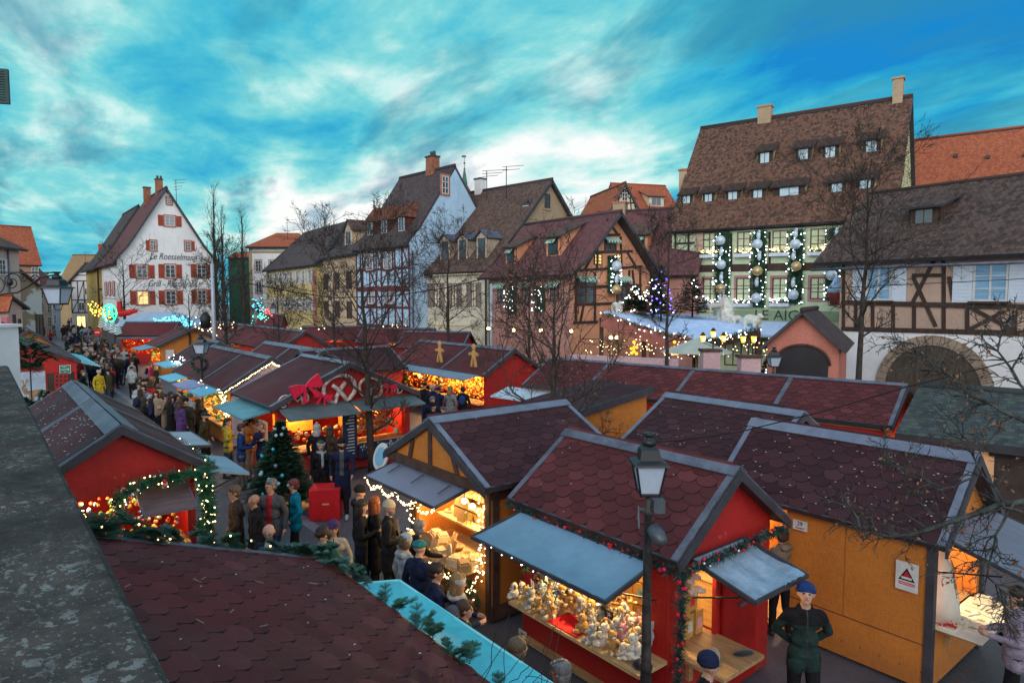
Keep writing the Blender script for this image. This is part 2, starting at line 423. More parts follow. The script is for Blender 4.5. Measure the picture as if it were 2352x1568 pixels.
        if sh:
            sw=shw or w*.52; off=.17 if trim else .02
            for sg,ok in ((-1,shl),(1,shr)):
                if not ok: continue
                q=MB(); b0=a0-off-sw if sg<0 else a1+off; zz0=z0-.05; zz1=z0+h*half+.05
                pbox(q,b0,b0+sw,zz0,zz1,.02,.055)
                k=max(4,int(h/.16))
                for i in range(k):
                    za=zz0+.08+(zz1-zz0-.16)*i/k; 
                    pbox(q,b0+.06,b0+sw-.06,za,za+(zz1-zz0-.16)/k*.55,.055,.07)
                q.build('shutter',sh,f)
        if sill:
            q=MB(); pbox(q,a0-.12,a1+.12,z0-.1,z0,0,.2); q.build('sill',sill,f)
        return f
    def wpx(s,u0,v0,u1,v1,face='F',**k):
        a0,z1=s.px(u0,(v0),face); a1,_=s.px(u1,v0,face); uc=(u0+u1)/2
        _,zt=s.px(uc,v0,face); _,zb=s.px(uc,v1,face)
        return s.win(a0,zb,a1,zt,face,**k)
    def beam(s,face,a0,z0,a1,z1,w=.2,out=.035):
        mb=s.beams.setdefault('b',MB()); o,ex,n=s.frame(face)
        p=s.loc(face,a0,z0,out/2+.001*(s.wn%7)); q=s.loc(face,a1,z1,out/2+.001*(s.wn%7)); s.wn+=1
        mb.bar(p,q,w,out,0,up=n) if True else None
    def bpx(s,pts,w=.2,face='F',out=.035):
        for u0,v0,u1,v1 in pts:
            a0,z0=s.px(u0,v0,face); a1,z1=s.px(u1,v1,face); s.beam(face,a0,z0,a1,z1,w,out)
    def timber(s,face,a0,a1,zs,posts,w=.18,diag=True,m=None):
        """storey grid: horizontals at zs, posts at fractions, diagonal braces in some bays"""
        for z in zs: s.beam(face,a0,z,a1,z,w*1.1,.045)
        for i in range(len(zs)-1):
            for k,f in enumerate(posts): x=a0+(a1-a0)*f; s.beam(face,x,zs[i],x,zs[i+1],w,.035)
            if diag:
                for k in range(len(posts)-1):
                    if (k+i)%2==0:
                        xa=a0+(a1-a0)*posts[k]; xb=a0+(a1-a0)*posts[k+1]
                        if (k//2)%2: xa,xb=xb,xa
                        s.beam(face,xa,zs[i],xb,zs[i+1],w*.8,.028)
    def done(s,m=None):
        if s.beams: s.beams['b'].build('timber_frame',m or M['dtimber'],s.t)
        return s.t
    def chimney(s,x,y,z0,z1,w=.9,d=.7,m=None,cap=None,pot=False):
        mb=MB(); mb.box(x-w/2,x+w/2,y-d/2,y+d/2,z0,z1,0); mb.box(x-w/2-.07,x+w/2+.07,y-d/2-.07,y+d/2+.07,z1,z1+.14,1)
        if pot:
            mb.lathe([(.16,z1+.1),(.13,z1+.55)],(x-.15,y,0),8,1); mb.lathe([(.16,z1+.1),(.13,z1+.55)],(x+.25,y,0),8,1)
        return mb.build('chimney',[m or M['tan'],cap or M['stone']],s.rf)
    def dormer(s,x,w,zb,h,mwall,mroof,kind='shed',pane=None,fr=None,front=0,awn=None,ov=.25):
        """dormer on the front slope (ridge x). zb: z where its front wall meets the roof"""
        a=s.D*s.asym; sl=(s.zr-s.ze)/a; yf=(zb-s.ze)/sl-front; mb=MB()
        zt=zb+h; 
        if kind=='shed':
            s2=sl*.42; rise=.15; yb=yf
            # depth where the shed roof meets main roof: zt + s2*(y-yf) = ze+sl*y
            yb=(zt-s2*yf-s.ze)/(sl-s2)
            za=zt; zb2=s.ze+sl*yb
            for xx in (x-w/2,x+w/2-.06): mb.poly([(xx,yf,zb-.1),(xx,yf,zt),(xx,yb,zb2)],0,(.06,0,0))
            mb.box(x-w/2,x+w/2,yf,yf+.05,zb-.15,zt,1 if isinstance(mwall,list) and len(mwall)>1 else 0)
            r=MB(); fo=.1+ov; r.slab((x-w/2-ov,yf-fo,zt-fo*s2+.08),(x+w/2+ov,yf-fo,zt-fo*s2+.08),(x+w/2+ov,yb+.15,zb2+.1),(x-w/2-ov,yb+.15,zb2+.1),.1,0,mi_side=1)
        else: # small gabled / hipped
            yb=(zt+w*.5-s.ze)/sl
            for xx in (x-w/2,x+w/2-.06): mb.poly([(xx,yf,zb-.1),(xx,yf,zt),(xx,(zt-s.ze)/sl,zt)],0,(.06,0,0))
            top=zt+w*.42
            if kind=='gable': mb.poly([(x-w/2,yf,zb-.15),(x+w/2,yf,zb-.15),(x+w/2,yf,zt),(x,yf,top),(x-w/2,yf,zt)],0,(0,.05,0))
            else: mb.box(x-w/2,x+w/2,yf,yf+.05,zb-.15,zt,0)
            r=MB(); ov=.2; yb2=(top-s.ze)/sl+.1
            yr=yf-ov if kind=='gable' else yf+w*.35
            if kind=='hip': top=zt+w*.95; yb2=(top-s.ze)/sl+.1
            for sg in (-1,1):
                A=(x+sg*(w/2+ov),yf-ov,zt-.12); B=(x+sg*(w/2+ov),(zt-s.ze)/sl+.1,zt-.12); C=(x,yb2,top); E=(x,yr,top)
                if sg<0: r.slab(B,A,E,C,.07,0,mi_side=1)
                else: r.slab(A,B,C,E,.07,0,mi_side=1)
            if kind=='hip':
                A=V((x-w/2-ov,yf-ov,zt-.12)); B=V((x+w/2+ov,yf-ov,zt-.12)); C=V((x,yr,top))
                r.add([A,B,C],[(0,1,2)],0,[[(0,0),(w,0),(w/2,w)]])
        d=mb.build('dormer',mwall,s.rf)
        r.build('dormer_roof',[mroof,M['dmetal']],d)
        q=MB(); fw=w*.62; q.box(x-fw/2,x+fw/2,yf-.05,yf-.001,zb+.08,zt-.12,0)
        q.box(x-fw/2+.06,x+fw/2-.06,yf-.055,yf-.051,zb+.14,zt-.18,1)
        q.box(x-.02,x+.02,yf-.062,yf-.0555,zb+.14,zt-.18,0)
        q.build('dormer_window',[fr or M['wframe'],pane or M['glass']],d)
        if awn:
            q=MB(); n=7
            for i in range(n):
                xa=x-fw/2+fw*i/n; q.poly([(xa,yf-.06,zt-.15),(xa+fw/n,yf-.06,zt-.15),(xa+fw/n,yf-.4,zt-.5),(xa,yf-.4,zt-.5)],i%2)
            q.build('striped_blind',awn,d)
        return d
# ================================================================ stalls
AN=math.atan2(.78,-.625)      # direction of the rows, away from the camera
BN=AN-PI/2                    # across the rows, to the right and away
def dirv(a): return V((cos(a),sin(a),0))
class Stall:
    """chalet; local +x runs away from the camera along the ridge, +y is its left side, near gable at x=0"""
    def __init__(s,name,label,near,ang,L,W,ze=2.35,zr=3.3,mono=False,group='wooden chalets of the Christmas market',cat='market stall'):
        s.L=L; s.W=W; s.ze=ze; s.zr=zr; s.mono=mono; s.ang=ang
        s.o=V((near[0],near[1],0)); s.t=thing(name,label,cat,s.o,ang,group)
        s.ex=dirv(ang); s.ey=dirv(ang+PI/2)
    def local(s,w): d=V(w)-s.o; return V((d.dot(s.ex),d.dot(s.ey),d.z))
    def world(s,p): return s.o+s.ex*p[0]+s.ey*p[1]+V((0,0,p[2]))
    def fr(s,face):
        return {'G':(V((0,0,0)),V((0,1,0)),V((-1,0,0))),'B':(V((s.L,0,0)),V((0,1,0)),V((1,0,0))),
                'L':(V((0,s.W/2,0)),V((1,0,0)),V((0,1,0))),'R':(V((0,-s.W/2,0)),V((1,0,0)),V((0,-1,0)))}[face]
    def loc(s,face,a,z,out=0):
        o,e,n=s.fr(face); return o+e*a+n*out+V((0,0,z))
    def px(s,u,v,face):
        o,e,n=s.fr(face); O=s.world(o); E=s.ex*e.x+s.ey*e.y; N=s.ex*n.x+s.ey*n.y
        r=ray(u,v); c=V((0,0,EYE)); t=(O-c).dot(N)/r.dot(N); q=c+r*t
        return (q-O).dot(E), q.z
    def pbox(s,mb,face,a0,a1,z0,z1,o0,o1,mi=0):
        vs=[s.loc(face,x,z,q) for z in (z0,z1) for q in (o0,o1) for x in (a0,a1)]
        mb.add(vs,[(0,2,3,1),(4,5,7,6),(0,1,5,4),(2,6,7,3),(0,4,6,2),(1,3,7,5)],mi)
    def ztop(s,y):
        if s.mono: return s.ze+(s.zr-s.ze)*(y+s.W/2)/s.W
        return s.zr-(s.zr-s.ze)*abs(y)/(s.W/2)
    def walls(s,m,open=(),trim=None,inner=None,wname='wall'):
        """open: list of (face,a0,a1,z0,z1)"""
        mb=MB(); h=s.W/2; T=.06
        for face,(lo,hi) in (('G',(-h,h)),('B',(-h,h)),('L',(0,s.L)),('R',(0,s.L))):
            ops=[o for o in open if o[0]==face]
            zt=s.ze
            if face=='L' and s.mono: zt=s.zr
            e=.065 if face in 'LR' else 0
            lo2,hi2=lo+e,hi-e
            if not ops: s.pbox(mb,face,lo2,hi2,.06,zt-.04,-T,0)
            else:
                _,a0,a1,z0,z1=ops[0]; a0=max(a0,lo2+.05); a1=min(a1,hi2-.05)
                s.pbox(mb,face,lo2,a0,.06,zt-.04,-T,0); s.pbox(mb,face,a1,hi2,.06,zt-.04,-T,0)
                s.pbox(mb,face,a0,a1,.06,z0,-T,0); s.pbox(mb,face,a0,a1,z1,zt-.04,-T,0)
            if face in 'GB':
                if s.mono: tri=[(-h,s.ze-.04),(h,s.ze-.04),(h,s.zr-.06)]
                else: tri=[(-h,s.ze-.04),(h,s.ze-.04),(0,s.zr-.06)]
                pts=[s.loc(face,a,z,0) for a,z in tri]; o,e_,n=s.fr(face)
                mb.poly(pts,0,thick=-n*T)
        s.wall=mb.build(wname,m,s.t)
        if inner:
            q=MB(); q.box(.08,s.L-.08,-h+.08,h-.08,.08,.14); q.build('floor',inner,s.t)
        return s
    def roof(s,m,over=.25,side=.25,t=.09,trim=None,div=(),scales=None,cap=.2,mscale=None,capm=None):
        L,h=s.L,s.W/2; mb=MB(); tr=trim or M['dmetal']; cm=capm or M['metal']
        x0,x1=-side,L+side
        if s.mono:
            sl=(s.zr-s.ze)/s.W; ye=-h-over; yr=h+.15
            segs=[('R',ye,s.ze-sl*over,yr,s.zr+sl*.15)]
        else:
            sl=(s.zr-s.ze)/h
            segs=[('R',-h-over,s.ze-sl*over,0,s.zr),('L',h+over,s.ze-sl*over,0,s.zr)]
        fl=MB()
        for nm,ye,z0,yr,zr in segs:
            if nm=='R': a,b,c,d=(x1,ye,z0),(x0,ye,z0),(x0,yr,zr),(x1,yr,zr)
            else: a,b,c,d=(x0,ye,z0),(x1,ye,z0),(x1,yr,zr),(x0,yr,zr)
            a,b,c,d=[V(p)+V((0,0,.06)) for p in (a,b,c,d)]
            mb.slab(b if False else a,b,c,d,t,0,mi_side=1)
            n=(b-a).cross(d-a).normalized(); 
            if n.z<0: n=-n
            for xx in [x0+.05,x1-.05]+list(div):
                wd=.1 if xx in (x0+.05,x1-.05) else .13
                p=V((xx,ye,z0+.06))+n*.012; q=V((xx,yr,zr+.06))+n*.012
                fl.bar(p,q,wd,.028,0,up=n)
            e=(b-a).normalized(); fl.bar(a-n*(t/2)+e*0,b-n*(t/2),.03,t+.03,1,up=n)
            if scales and nm in scales:
                sc=MB(); shingle_scales(sc,a,b,d,n)
                s.sc=sc.build('shingles',mscale or m,s.t)
        if not s.mono:
            for sg in (-1,1):
                n=V((0,sg*sl,1)).normalized(); dn=V((0,sg,-sl)).normalized()
                fl.bar(V((x0-.01,0,s.zr+.06))+dn*cap/2+n*.035,V((x1+.01,0,s.zr+.06))+dn*cap/2+n*.035,cap,.02,0,up=n)
        s.rf=mb.build('roof',[m,tr],s.t)
        fl.build('flashing',[cm,M['dmetal']],s.t)
        # barge boards on the near gable
        for xx in (x0-.02,x1+.02):
            bb=MB(); hb=.13; xx2=xx-.018
            if s.mono:
                _,ye,z0,yr,zr=segs[0]; bb.poly([(xx2,ye,z0-.1),(xx2,yr,zr-.1),(xx2,yr,zr+.04),(xx2,ye,z0+.04)],0,(.036,0,0))
            else:
                ye=s.W/2+over; z0=s.ze-sl*over; bb.add([(q_,y,z) for q_ in (xx2,xx2+.036) for y,z in ((-ye,z0+.03),(0,s.zr+.04),(ye,z0+.03),(ye,z0-.1),(0,s.zr-.10),(-ye,z0-.1))],
                    [(0,1,4,5),(1,2,3,4),(11,10,7,6),(10,9,8,7),(0,6,7,1),(1,7,8,2),(2,8,9,3),(3,9,10,4),(4,10,11,5),(5,11,6,0)])
            bb.build('barge_board',tr,s.t)
        return s
    def posts(s,m,w=.09):
        h=s.W/2
        for x in (.02,s.L-.02):
            for y in (-h+.02,h-.02): mb=MB(); mb.box(x-w/2,x+w/2,y-w/2,y+w/2,0,s.ze-.05); mb.build('corner_post',m,s.t)
    def awning(s,face,a0,a1,zh,zo,out,m,name='awning_flap',sag=0,t=.035,rim=None,o0=.02,splay=0,rough=0,label=None):
        """flap hinged at height zh, outer edge at height zo"""
        n=10; k=6; vs=[]; 
        R=random.Random(int(a0*100+zh*77+out*31))
        for j in range(k+1):
            for i in range(n+1):
                fa=i/n; fo=j/k
                p=s.loc(face,a0-splay*fo+(a1-a0+2*splay*fo)*fa, zh+(zo-zh)*fo-sag*sin(PI*fo)*(.6+.4*sin(fa*17))+rough*(R.random()-.5)*fo, o0+out*fo)
                vs.append(p)
        lo=[p-V((0,0,t)) for p in vs]; N=(n+1)*(k+1)
        fs=[(j*(n+1)+i,j*(n+1)+i+1,(j+1)*(n+1)+i+1,(j+1)*(n+1)+i) for j in range(k) for i in range(n)]
        mb=MB(); mb.add(vs,fs,0,smooth=sag>0 or rough>0); mb.add(lo,[tuple(reversed(f)) for f in fs],1 if rim else 0)
        mi=1 if rim else 0
        A=s.loc(face,a0-splay,zo-t/2,o0+out); B=s.loc(face,a1+splay,zo-t/2,o0+out); C=s.loc(face,a1,zh-t/2,o0); D=s.loc(face,a0,zh-t/2,o0)
        for p,q in ((A,B),(B,C),(D,A),(C,D)): mb.bar(p,q,.035,.05,mi)
        mm=[m,rim] if rim else [m]
        ob=mb.build(name,mm,s.t)
        if label: ob['label']=label
        # stays
        q=MB(); q.bar(s.loc(face,a0+.06,zh-.55,.02),s.loc(face,a0+.06,zo-.06,out*.75),.02); q.bar(s.loc(face,a1-.06,zh-.55,.02),s.loc(face,a1-.06,zo-.06,out*.75),.02)
        q.build('stay',M['black'],ob)
        return ob
    def counter(s,face,a0,a1,z,out,m,depth=.6,t=.05,legs=True):
        mb=MB(); s.pbox(mb,face,a0,a1,z-t,z,-depth,out); 
        if legs:
            for a in (a0+.25*(a1-a0),a0+.75*(a1-a0)): s.pbox(mb,face,a-.04,a+.04,z-t-.35,z-t-.001,.002,.07); 
        return mb.build('counter',m,s.t)
    def light(s,x,y,z,power,col=(1,.62,.26),r=.12):
        l=bpy.data.lights.new('stall_lamp','POINT'); l.energy=power*2.3; l.color=col; l.shadow_soft_size=r
        o=bpy.data.objects.new('stall_lamp',l); COL.objects.link(o); o.parent=s.t; o.location=(x,y,z); return o
def shingle_scales(mb,a,b,d,n,w=.33,h=.175,th=.016):
    """real overlapping rounded shingles over the plane a-b (eave) .. d (ridge end above a)"""
    R=random.Random(5); e=(b-a); L=e.length; e/=L; up=(d-a); S=up.length; up/=S
    rows=int(S/h)
    for r in range(rows+1):
        v0=r*h-.015; off=(r%2)*w/2; k=int(L/w)+2
        for i in range(-1,k):
            u0=i*w+off; u1=u0+w
            if u1<=0.02 or u0>=L-.02: continue
            pts=[]; jz=R.uniform(0,.005); js=R.uniform(-.012,.012)
            prof=[(.0,1.0),(.02,.55),(.09,.28),(.24,.07),(.5,0),(.76,.07),(.91,.28),(.98,.55),(1,1.0)]
            for fx,fy in prof:
                uu=min(max(u0+fx*w,0),L); vv=v0+fy*h+js
                pts.append((uu,vv,th+jz))
            topv=min(v0+h*1.75,S)
            tops=[(min(u1,L),topv,.002),(max(u0,0),topv,.002)]
            allp=[a+e*x+up*y+n*z for x,y,z in pts]+[a+e*x+up*y+n*z for x,y,z in tops]
            low=[a+e*min(max(x+(fx-.5)*.034,0),L)+up*max(0,y-.014*(1-abs(2*fx-1)))+n*(z-th+.001) for (x,y,z),(fx,_f) in zip(pts,prof)]
            K=len(pts); uvs=[(x,y) for x,y,z in pts]+[(x,y) for x,y,z in tops]
            vr=R.uniform(0,40)
            uvs=[(x+vr,y+vr) for x,y in uvs]
            mb.add(allp,[tuple(range(K+2))],0,[uvs])
            mb.add(allp[:K]+low,[(j,K+j,K+j+1,j+1) for j in range(K-1)],1)  # dark bitumen lip, flared outward to draw the shadow line under each shingle
# ================================================================ vegetation
def blades(mb,c,d,r,k,R,wd=.012,mi=0,spread=1.0):
    for _ in range(k):
        a=V((R.gauss(0,1),R.gauss(0,1),R.gauss(0,1))).normalized()*spread+d*.5
        a.normalize(); L=r*R.uniform(.6,1.15)
        sd=a.cross(V((R.gauss(0,1),R.gauss(0,1),R.gauss(0,1)))).normalized()*wd*.5
        mb.add([c-sd,c+sd,c+a*L+sd*.4,c+a*L-sd*.4],[(0,1,2,3)],mi)
def garland(name,label,pts,r=.12,per=.03,k=9,mats=None,parent=None,seed=1,cat='garland',wd=.016,bulbs=None,bn=0,br=.012,baubles=None,nb=0,rb=.035,group=None,sag=0):
    R=random.Random(seed); pts=[V(p) for p in pts]; mb=MB()
    c0=pts[0]; t=tag(thing(name,label,cat,c0,0,group)) if parent is None else None
    root=t if t else parent; off=c0 if t else V((0,0,0))
    path=[]
    for p,q in zip(pts[:-1],pts[1:]):
        n=max(1,int((q-p).length/per))
        for i in range(n):
            f=i/n; x=p.lerp(q,f); 
            if sag: x=x-V((0,0,sag*sin(PI*f)))
            path.append((x,(q-p).normalized()))
    for x,d in path:
        blades(mb,x-off+V((R.gauss(0,1),R.gauss(0,1),R.gauss(0,1)))*r*.22,d*0,r,k,R,wd,R.randint(0,1) if mats and len(mats)>1 else 0)
    fol=mb.build('fir_foliage',mats or [M['garl']],root)
    if baubles:
        for i in range(nb):
            x,d=path[R.randrange(len(path))]; a=V((R.gauss(0,1),R.gauss(0,1),R.gauss(0,1))).normalized()*r*.75
            q=MB(); q.ball((0,0,0),rb*R.uniform(.7,1.2),8,6,0); q.build('bauble',baubles[R.randrange(len(baubles))],root,loc=x-off+a)
    if bulbs:
        base=None
        for i in range(bn):
            x,d=path[R.randrange(len(path))]; a=V((R.gauss(0,1),R.gauss(0,1),R.gauss(0,1))).normalized()*r*.85
            if base is None: q=MB(); q.ball((0,0,0),br,6,4,0); base=q.build('bulb',bulbs,root,loc=x-off+a)
            else: o=base.copy(); COL.objects.link(o); o.parent=root; o.location=x-off+a
    return root
def lights_string(label,pts,n,m,sag=.08,r=.014,seed=1,jit=.02,name='string_lights',wire=True,segs=10,group=None):
    R=random.Random(seed); pts=[V(p) for p in pts]; t=thing(name,label,'string lights',pts[0],0,group)
    path=[]; tot=sum((q-p).length for p,q in zip(pts[:-1],pts[1:]))
    for p,q in zip(pts[:-1],pts[1:]):
        for i in range(segs):
            f=i/segs; path.append(p.lerp(q,f)-V((0,0,sag*sin(PI*f))))
    path.append(pts[-1])
    if wire: q=MB(); q.tube([p-pts[0] for p in path],.004,3); q.build('cable',M['wire'],t)
    base=None; n=min(n,100)
    for i in range(n):
        f=i/max(1,n-1)*(len(path)-1); j=min(int(f),len(path)-2); x=path[j].lerp(path[j+1],f-j)-pts[0]+V((R.gauss(0,1),R.gauss(0,1),R.gauss(0,1)))*jit
        if base is None: q=MB(); q.ball((0,0,0),r,6,4); base=q.build('bulb',m,t,loc=x)
        else: o=base.copy(); COL.objects.link(o); o.parent=t; o.location=x; o.scale=(R.uniform(.7,1.3),)*3
    return t
def fir_spray(mb,p,d,L,R,droop=.3,w=.05,n=14,mi=0,wd=.008,depth=1):
    """flat fir twig with side twigs"""
    p=V(p); d=V(d).normalized(); side=d.cross(V((0,0,1)))
    if side.length<.1: side=V((1,0,0))
    side.normalize(); pts=[]; 
    for i in range(n+1):
        f=i/n; q=p+d*L*f+V((0,0,-droop*L*f*f)); pts.append(q)
    mb.tube(pts[::3] if n>=6 else pts,.004,3,mi,cap=False)
    for i,q in enumerate(pts):
        f=i/n
        for sg in (-1,1):
            for up in (-.15,.35):
                a=(d*.75+side*sg+V((0,0,up))).normalized(); l=w*(1-.5*f)*R.uniform(.7,1.2)
                s2=a.cross(V((0,0,1))).normalized()*wd*.5
                mb.add([q-s2,q+s2,q+a*l+s2*.3,q+a*l-s2*.3],[(0,1,2,3)],mi)
        if depth>0 and i%3==2 and f<.85:
            for sg in (-1,1):
                fir_spray(mb,q,(d*.8+side*sg*.8+V((0,0,R.uniform(-.1,.3)))),L*.42*(1-f*.6),R,droop,w,8,mi,wd,depth-1)
def bare_tree(name,label,base,H,r0,spread,seed,n1=18,zlow=.3,lvl=3,leaves=0,lean=(0,0),upc=.5,dense=1.0,group='bare winter trees around the square',twig=.007,tall=False):
    R=random.Random(seed); t=thing(name,label,'tree',base,0,group)
    tr=MB(); cr=MB(); lf=MB(); k=12; tp=[]
    for i in range(k+1):
        f=i/k; tp.append(V((lean[0]*f+R.gauss(0,.03)*H*.12*f, lean[1]*f+R.gauss(0,.03)*H*.12*f, H*f)))
    tr.tube(tp,[r0*(1-.86*(i/k)**.9) for i in range(k+1)],8)
    def branch(p,d,L,r,lv):
        n=7 if lv<2 else 4; pts=[p]; q=p; d=d.normalized()
        for i in range(n):
            d=(d+V((R.gauss(0,.16),R.gauss(0,.16),R.gauss(0,.12)+.10*upc))).normalized(); q=q+d*L/n; pts.append(q)
        cr.tube(pts,[max(twig*.55,r*(1-.8*i/n)) for i in range(n+1)],5 if lv==0 else (4 if lv==1 else 3),cap=False)
        if leaves and lv>=lvl-1:
            for _ in range(1):
                if R.random()<leaves:
                    c=pts[R.randint(1,n)]; a=V((R.gauss(0,1),R.gauss(0,1),-.5)).normalized(); b=a.cross(V((R.gauss(0,1),R.gauss(0,1),R.gauss(0,1)))).normalized()
                    s=.035*R.uniform(.6,1.3); lf.add([c,c+a*s+b*s*.5,c+a*s*2,c+a*s-b*s*.5],[(0,1,2,3)])
        if lv<lvl:
            m=int((6,5,3.4,3)[lv]*dense+R.random())
            for j in range(m):
                f=R.uniform(.18,1.0); i=min(int(f*n),n-1); c=pts[i].lerp(pts[i+1],f*n-i)
                dd=(pts[i+1]-pts[i]).normalized(); a=V((R.gauss(0,1),R.gauss(0,1),R.gauss(0,.8)+.25*upc)); a=(a-dd*a.dot(dd)).normalized()
                branch(c,dd*.75+a*R.uniform(.5,.95),L*R.uniform(.38,.68)*(1.1-f*.4),max(twig*.8,r*.42*(1.15-f*.6)),lv+1)
    for j in range(n1):
        f=zlow+(1-zlow)*((j+R.random())/n1)**.9; f=min(f,.98); i=min(int(f*k),k-1); c=tp[i].lerp(tp[i+1],f*k-i)
        ang=j*2.4+R.uniform(-.4,.4); el=R.uniform(.25,.75)+.5*(f-zlow) if not tall else R.uniform(1.15,1.4)
        d=V((cos(ang)*cos(el),sin(ang)*cos(el),sin(el)))
        shape=sin(PI*(.10+.80*min(1,(1-f)/(1-zlow))))**.75 if not tall else .5+.5*(1-f)
        branch(c,d,spread*R.uniform(.7,1.1)*max(.35,shape),r0*.42*(1.1-f),0 if not tall else 1)
    tr.build('trunk',M['bark'],t); cr.build('crown_branches',M['bark'],t)
    if leaves: lf.build('last_leaves',M['leaf'],t)
    return t
# ================================================================ people
SKIN=[mat('skin_fair',(.52,.30,.21),.55,.08,8,.05),mat('skin_tan',(.40,.22,.14),.55,.08,8,.05)]
EYEM=mat('dark_eye',(.03,.02,.02),.3,.1,5,0); LIP=mat('lips',(.42,.14,.12),.5,.1,5,0)
def cloth(name,c,rough=.85,b=.5): return mat('cloth_'+name,tuple(x*.72 for x in c),rough,.3,9,b,fine=45,spec=.2)
def hairm(name,c): return mat('hair_'+name,c,.6,.35,14,.5,stretch=(3,3,.6))
SHOE=mat('shoe_leather',(.03,.025,.022),.5,.2,6,.1)
def capsule(mb,p,q,r0,r1,n=10):
    p=V(p); q=V(q); d=q-p; L=d.length; d=d.normalized() if L>1e-6 else V((0,0,1))
    pts=[];rad=[]
    for a in (80,55,30,0): pts.append(p-d*r0*sin(math.radians(a))); rad.append(r0*cos(math.radians(a))+.0005)
    for a in (0,30,55,80): pts.append(q+d*r1*sin(math.radians(a))); rad.append(r1*cos(math.radians(a))+.0005)
    mb.tube(pts,rad,n)
def make_person(label,loc,face,H=1.72,coat=None,trou=None,skin=0,hair=('short','brown'),hat=None,pose='down',stride=.08,bulk=1.0,long=0,
                headyaw=0,headpitch=0,scarf=None,bag=None,glasses=False,vox=.013,extra=None,female=False,legs=True,open_front=None,beard=None,shoe=None,lean=0,group=None,yoke=None,hood=None,name='person'):
    """face: world direction angle the body faces (radians, 0=+x)"""
    s=H/1.75; t=thing(name,label,'person',loc,face+PI/2,group) # local front = -y
    coat=coat or cloth('charcoal',(.02,.02,.025)); trou=trou or cloth('dark_denim',(.015,.018,.03))
    prims=[] # (p,q,r0,r1,label)  labels:0 coat 1 trousers 2 skin 3 shoe
    def C(p,q,r0,r1,l): prims.append((V(p)*s,V(q)*s,r0*s,r1*s,l))
    b=bulk; ly=-lean
    hip=.93; sh=1.43; sw=.176*(.92 if female else 1.0)
    def tz(x,y,z): return (x,y+ly*(z-hip)/.5,z)
    C(tz(-.08,0,1.34),tz(.08,0,1.34),.108*b,.108*b,0); C(tz(-.05,-.01,1.14),tz(.05,-.01,1.14),.104*b,.104*b,0)
    C(tz(0,0,1.40),tz(0,0,1.00),.108*b,.112*b,0)
    C((-.065,0,.97),(.065,0,.97),.115*b,.112*b,0)
    C(tz(-sw+.02,0,1.415),tz(sw-.02,0,1.415),.062*b,.062*b,0); C(tz(-.05,.005,1.46),tz(.05,.005,1.46),.05,.05,0)
    C(tz(0,.0,1.45),tz(0,-.015,1.57),.056,.05,2)
    # head
    hc=V(tz(0,-.02,1.645)); 
    Rh=Matrix.Rotation(headyaw,3,'Z')@Matrix.Rotation(headpitch,3,'X')
    def Hp(x,y,z): return (hc+Rh@V((x,y,z)))
    C(Hp(0,.012,.03),Hp(0,.022,.035),.087,.083,2); C(Hp(0,-.028,-.045),Hp(0,-.02,.0),.058,.078,2); C(Hp(0,-.05,-.082),Hp(0,-.045,-.07),.030,.04,2)
    C(Hp(0,-.092,.0),Hp(0,-.098,-.022),.009,.0125,2)
    for sg in (-1,1): C(Hp(sg*.082,.008,.015),Hp(sg*.082,.014,-.02),.016,.010,2)
    # legs
    for sg in (-1,1):
        st=stride*sg
        if long<2:
            C((sg*.088,0,.93),(sg*.095,-.02-st*.5,.50),.095,.066,1); C((sg*.095,-.02-st*.5,.50),(sg*.10,.015-st,.10),.066,.046,1)
        else: C((sg*.06,0,.8),(sg*.095,-.0-st*.7,.10),.10,.05,1)
        C((sg*.10,.03-st,.045),(sg*.115,-.15-st,.035),.046,.036,3)
    if long: # coat skirt
        zb=.78-.2*long if long<3 else .25
        C((-.055,0,.95),(-.08,0,zb+.1),.112*b,.112*b,0); C((.055,0,.95),(.08,0,zb+.1),.112*b,.112*b,0); C((0,.015,.95),(0,.02,zb+.12),.108*b,.108*b,0)
    # arms
    poses={'down':[((.255,.02,1.17),(.262,-.05,.93))]*2,
     'pocket':[((.30,.06,1.18),(.225,-.10,1.02))]*2,
     'front':[((.27,.0,1.16),(.12,-.26,1.15))]*2,
     'hold':[((.26,-.02,1.17),(.09,-.27,1.22))]*2,
     'cross':[((.26,-.03,1.18),(-.03,-.22,1.20)),((.26,-.03,1.20),(-.03,-.20,1.14))],
     'back':[((.29,.10,1.18),(.06,.20,.97))]*2,
     'phone':[((.26,-.05,1.17),(.06,-.27,1.30)),((.255,.02,1.17),(.262,-.05,.93))],
     'reach':[((.24,-.16,1.25),(.16,-.42,1.15)),((.26,.0,1.17),(.18,-.22,1.05))],
     'walk':[((.27,.10,1.18),(.25,.02,.95)),((.25,-.08,1.18),(.24,-.22,1.0))]}
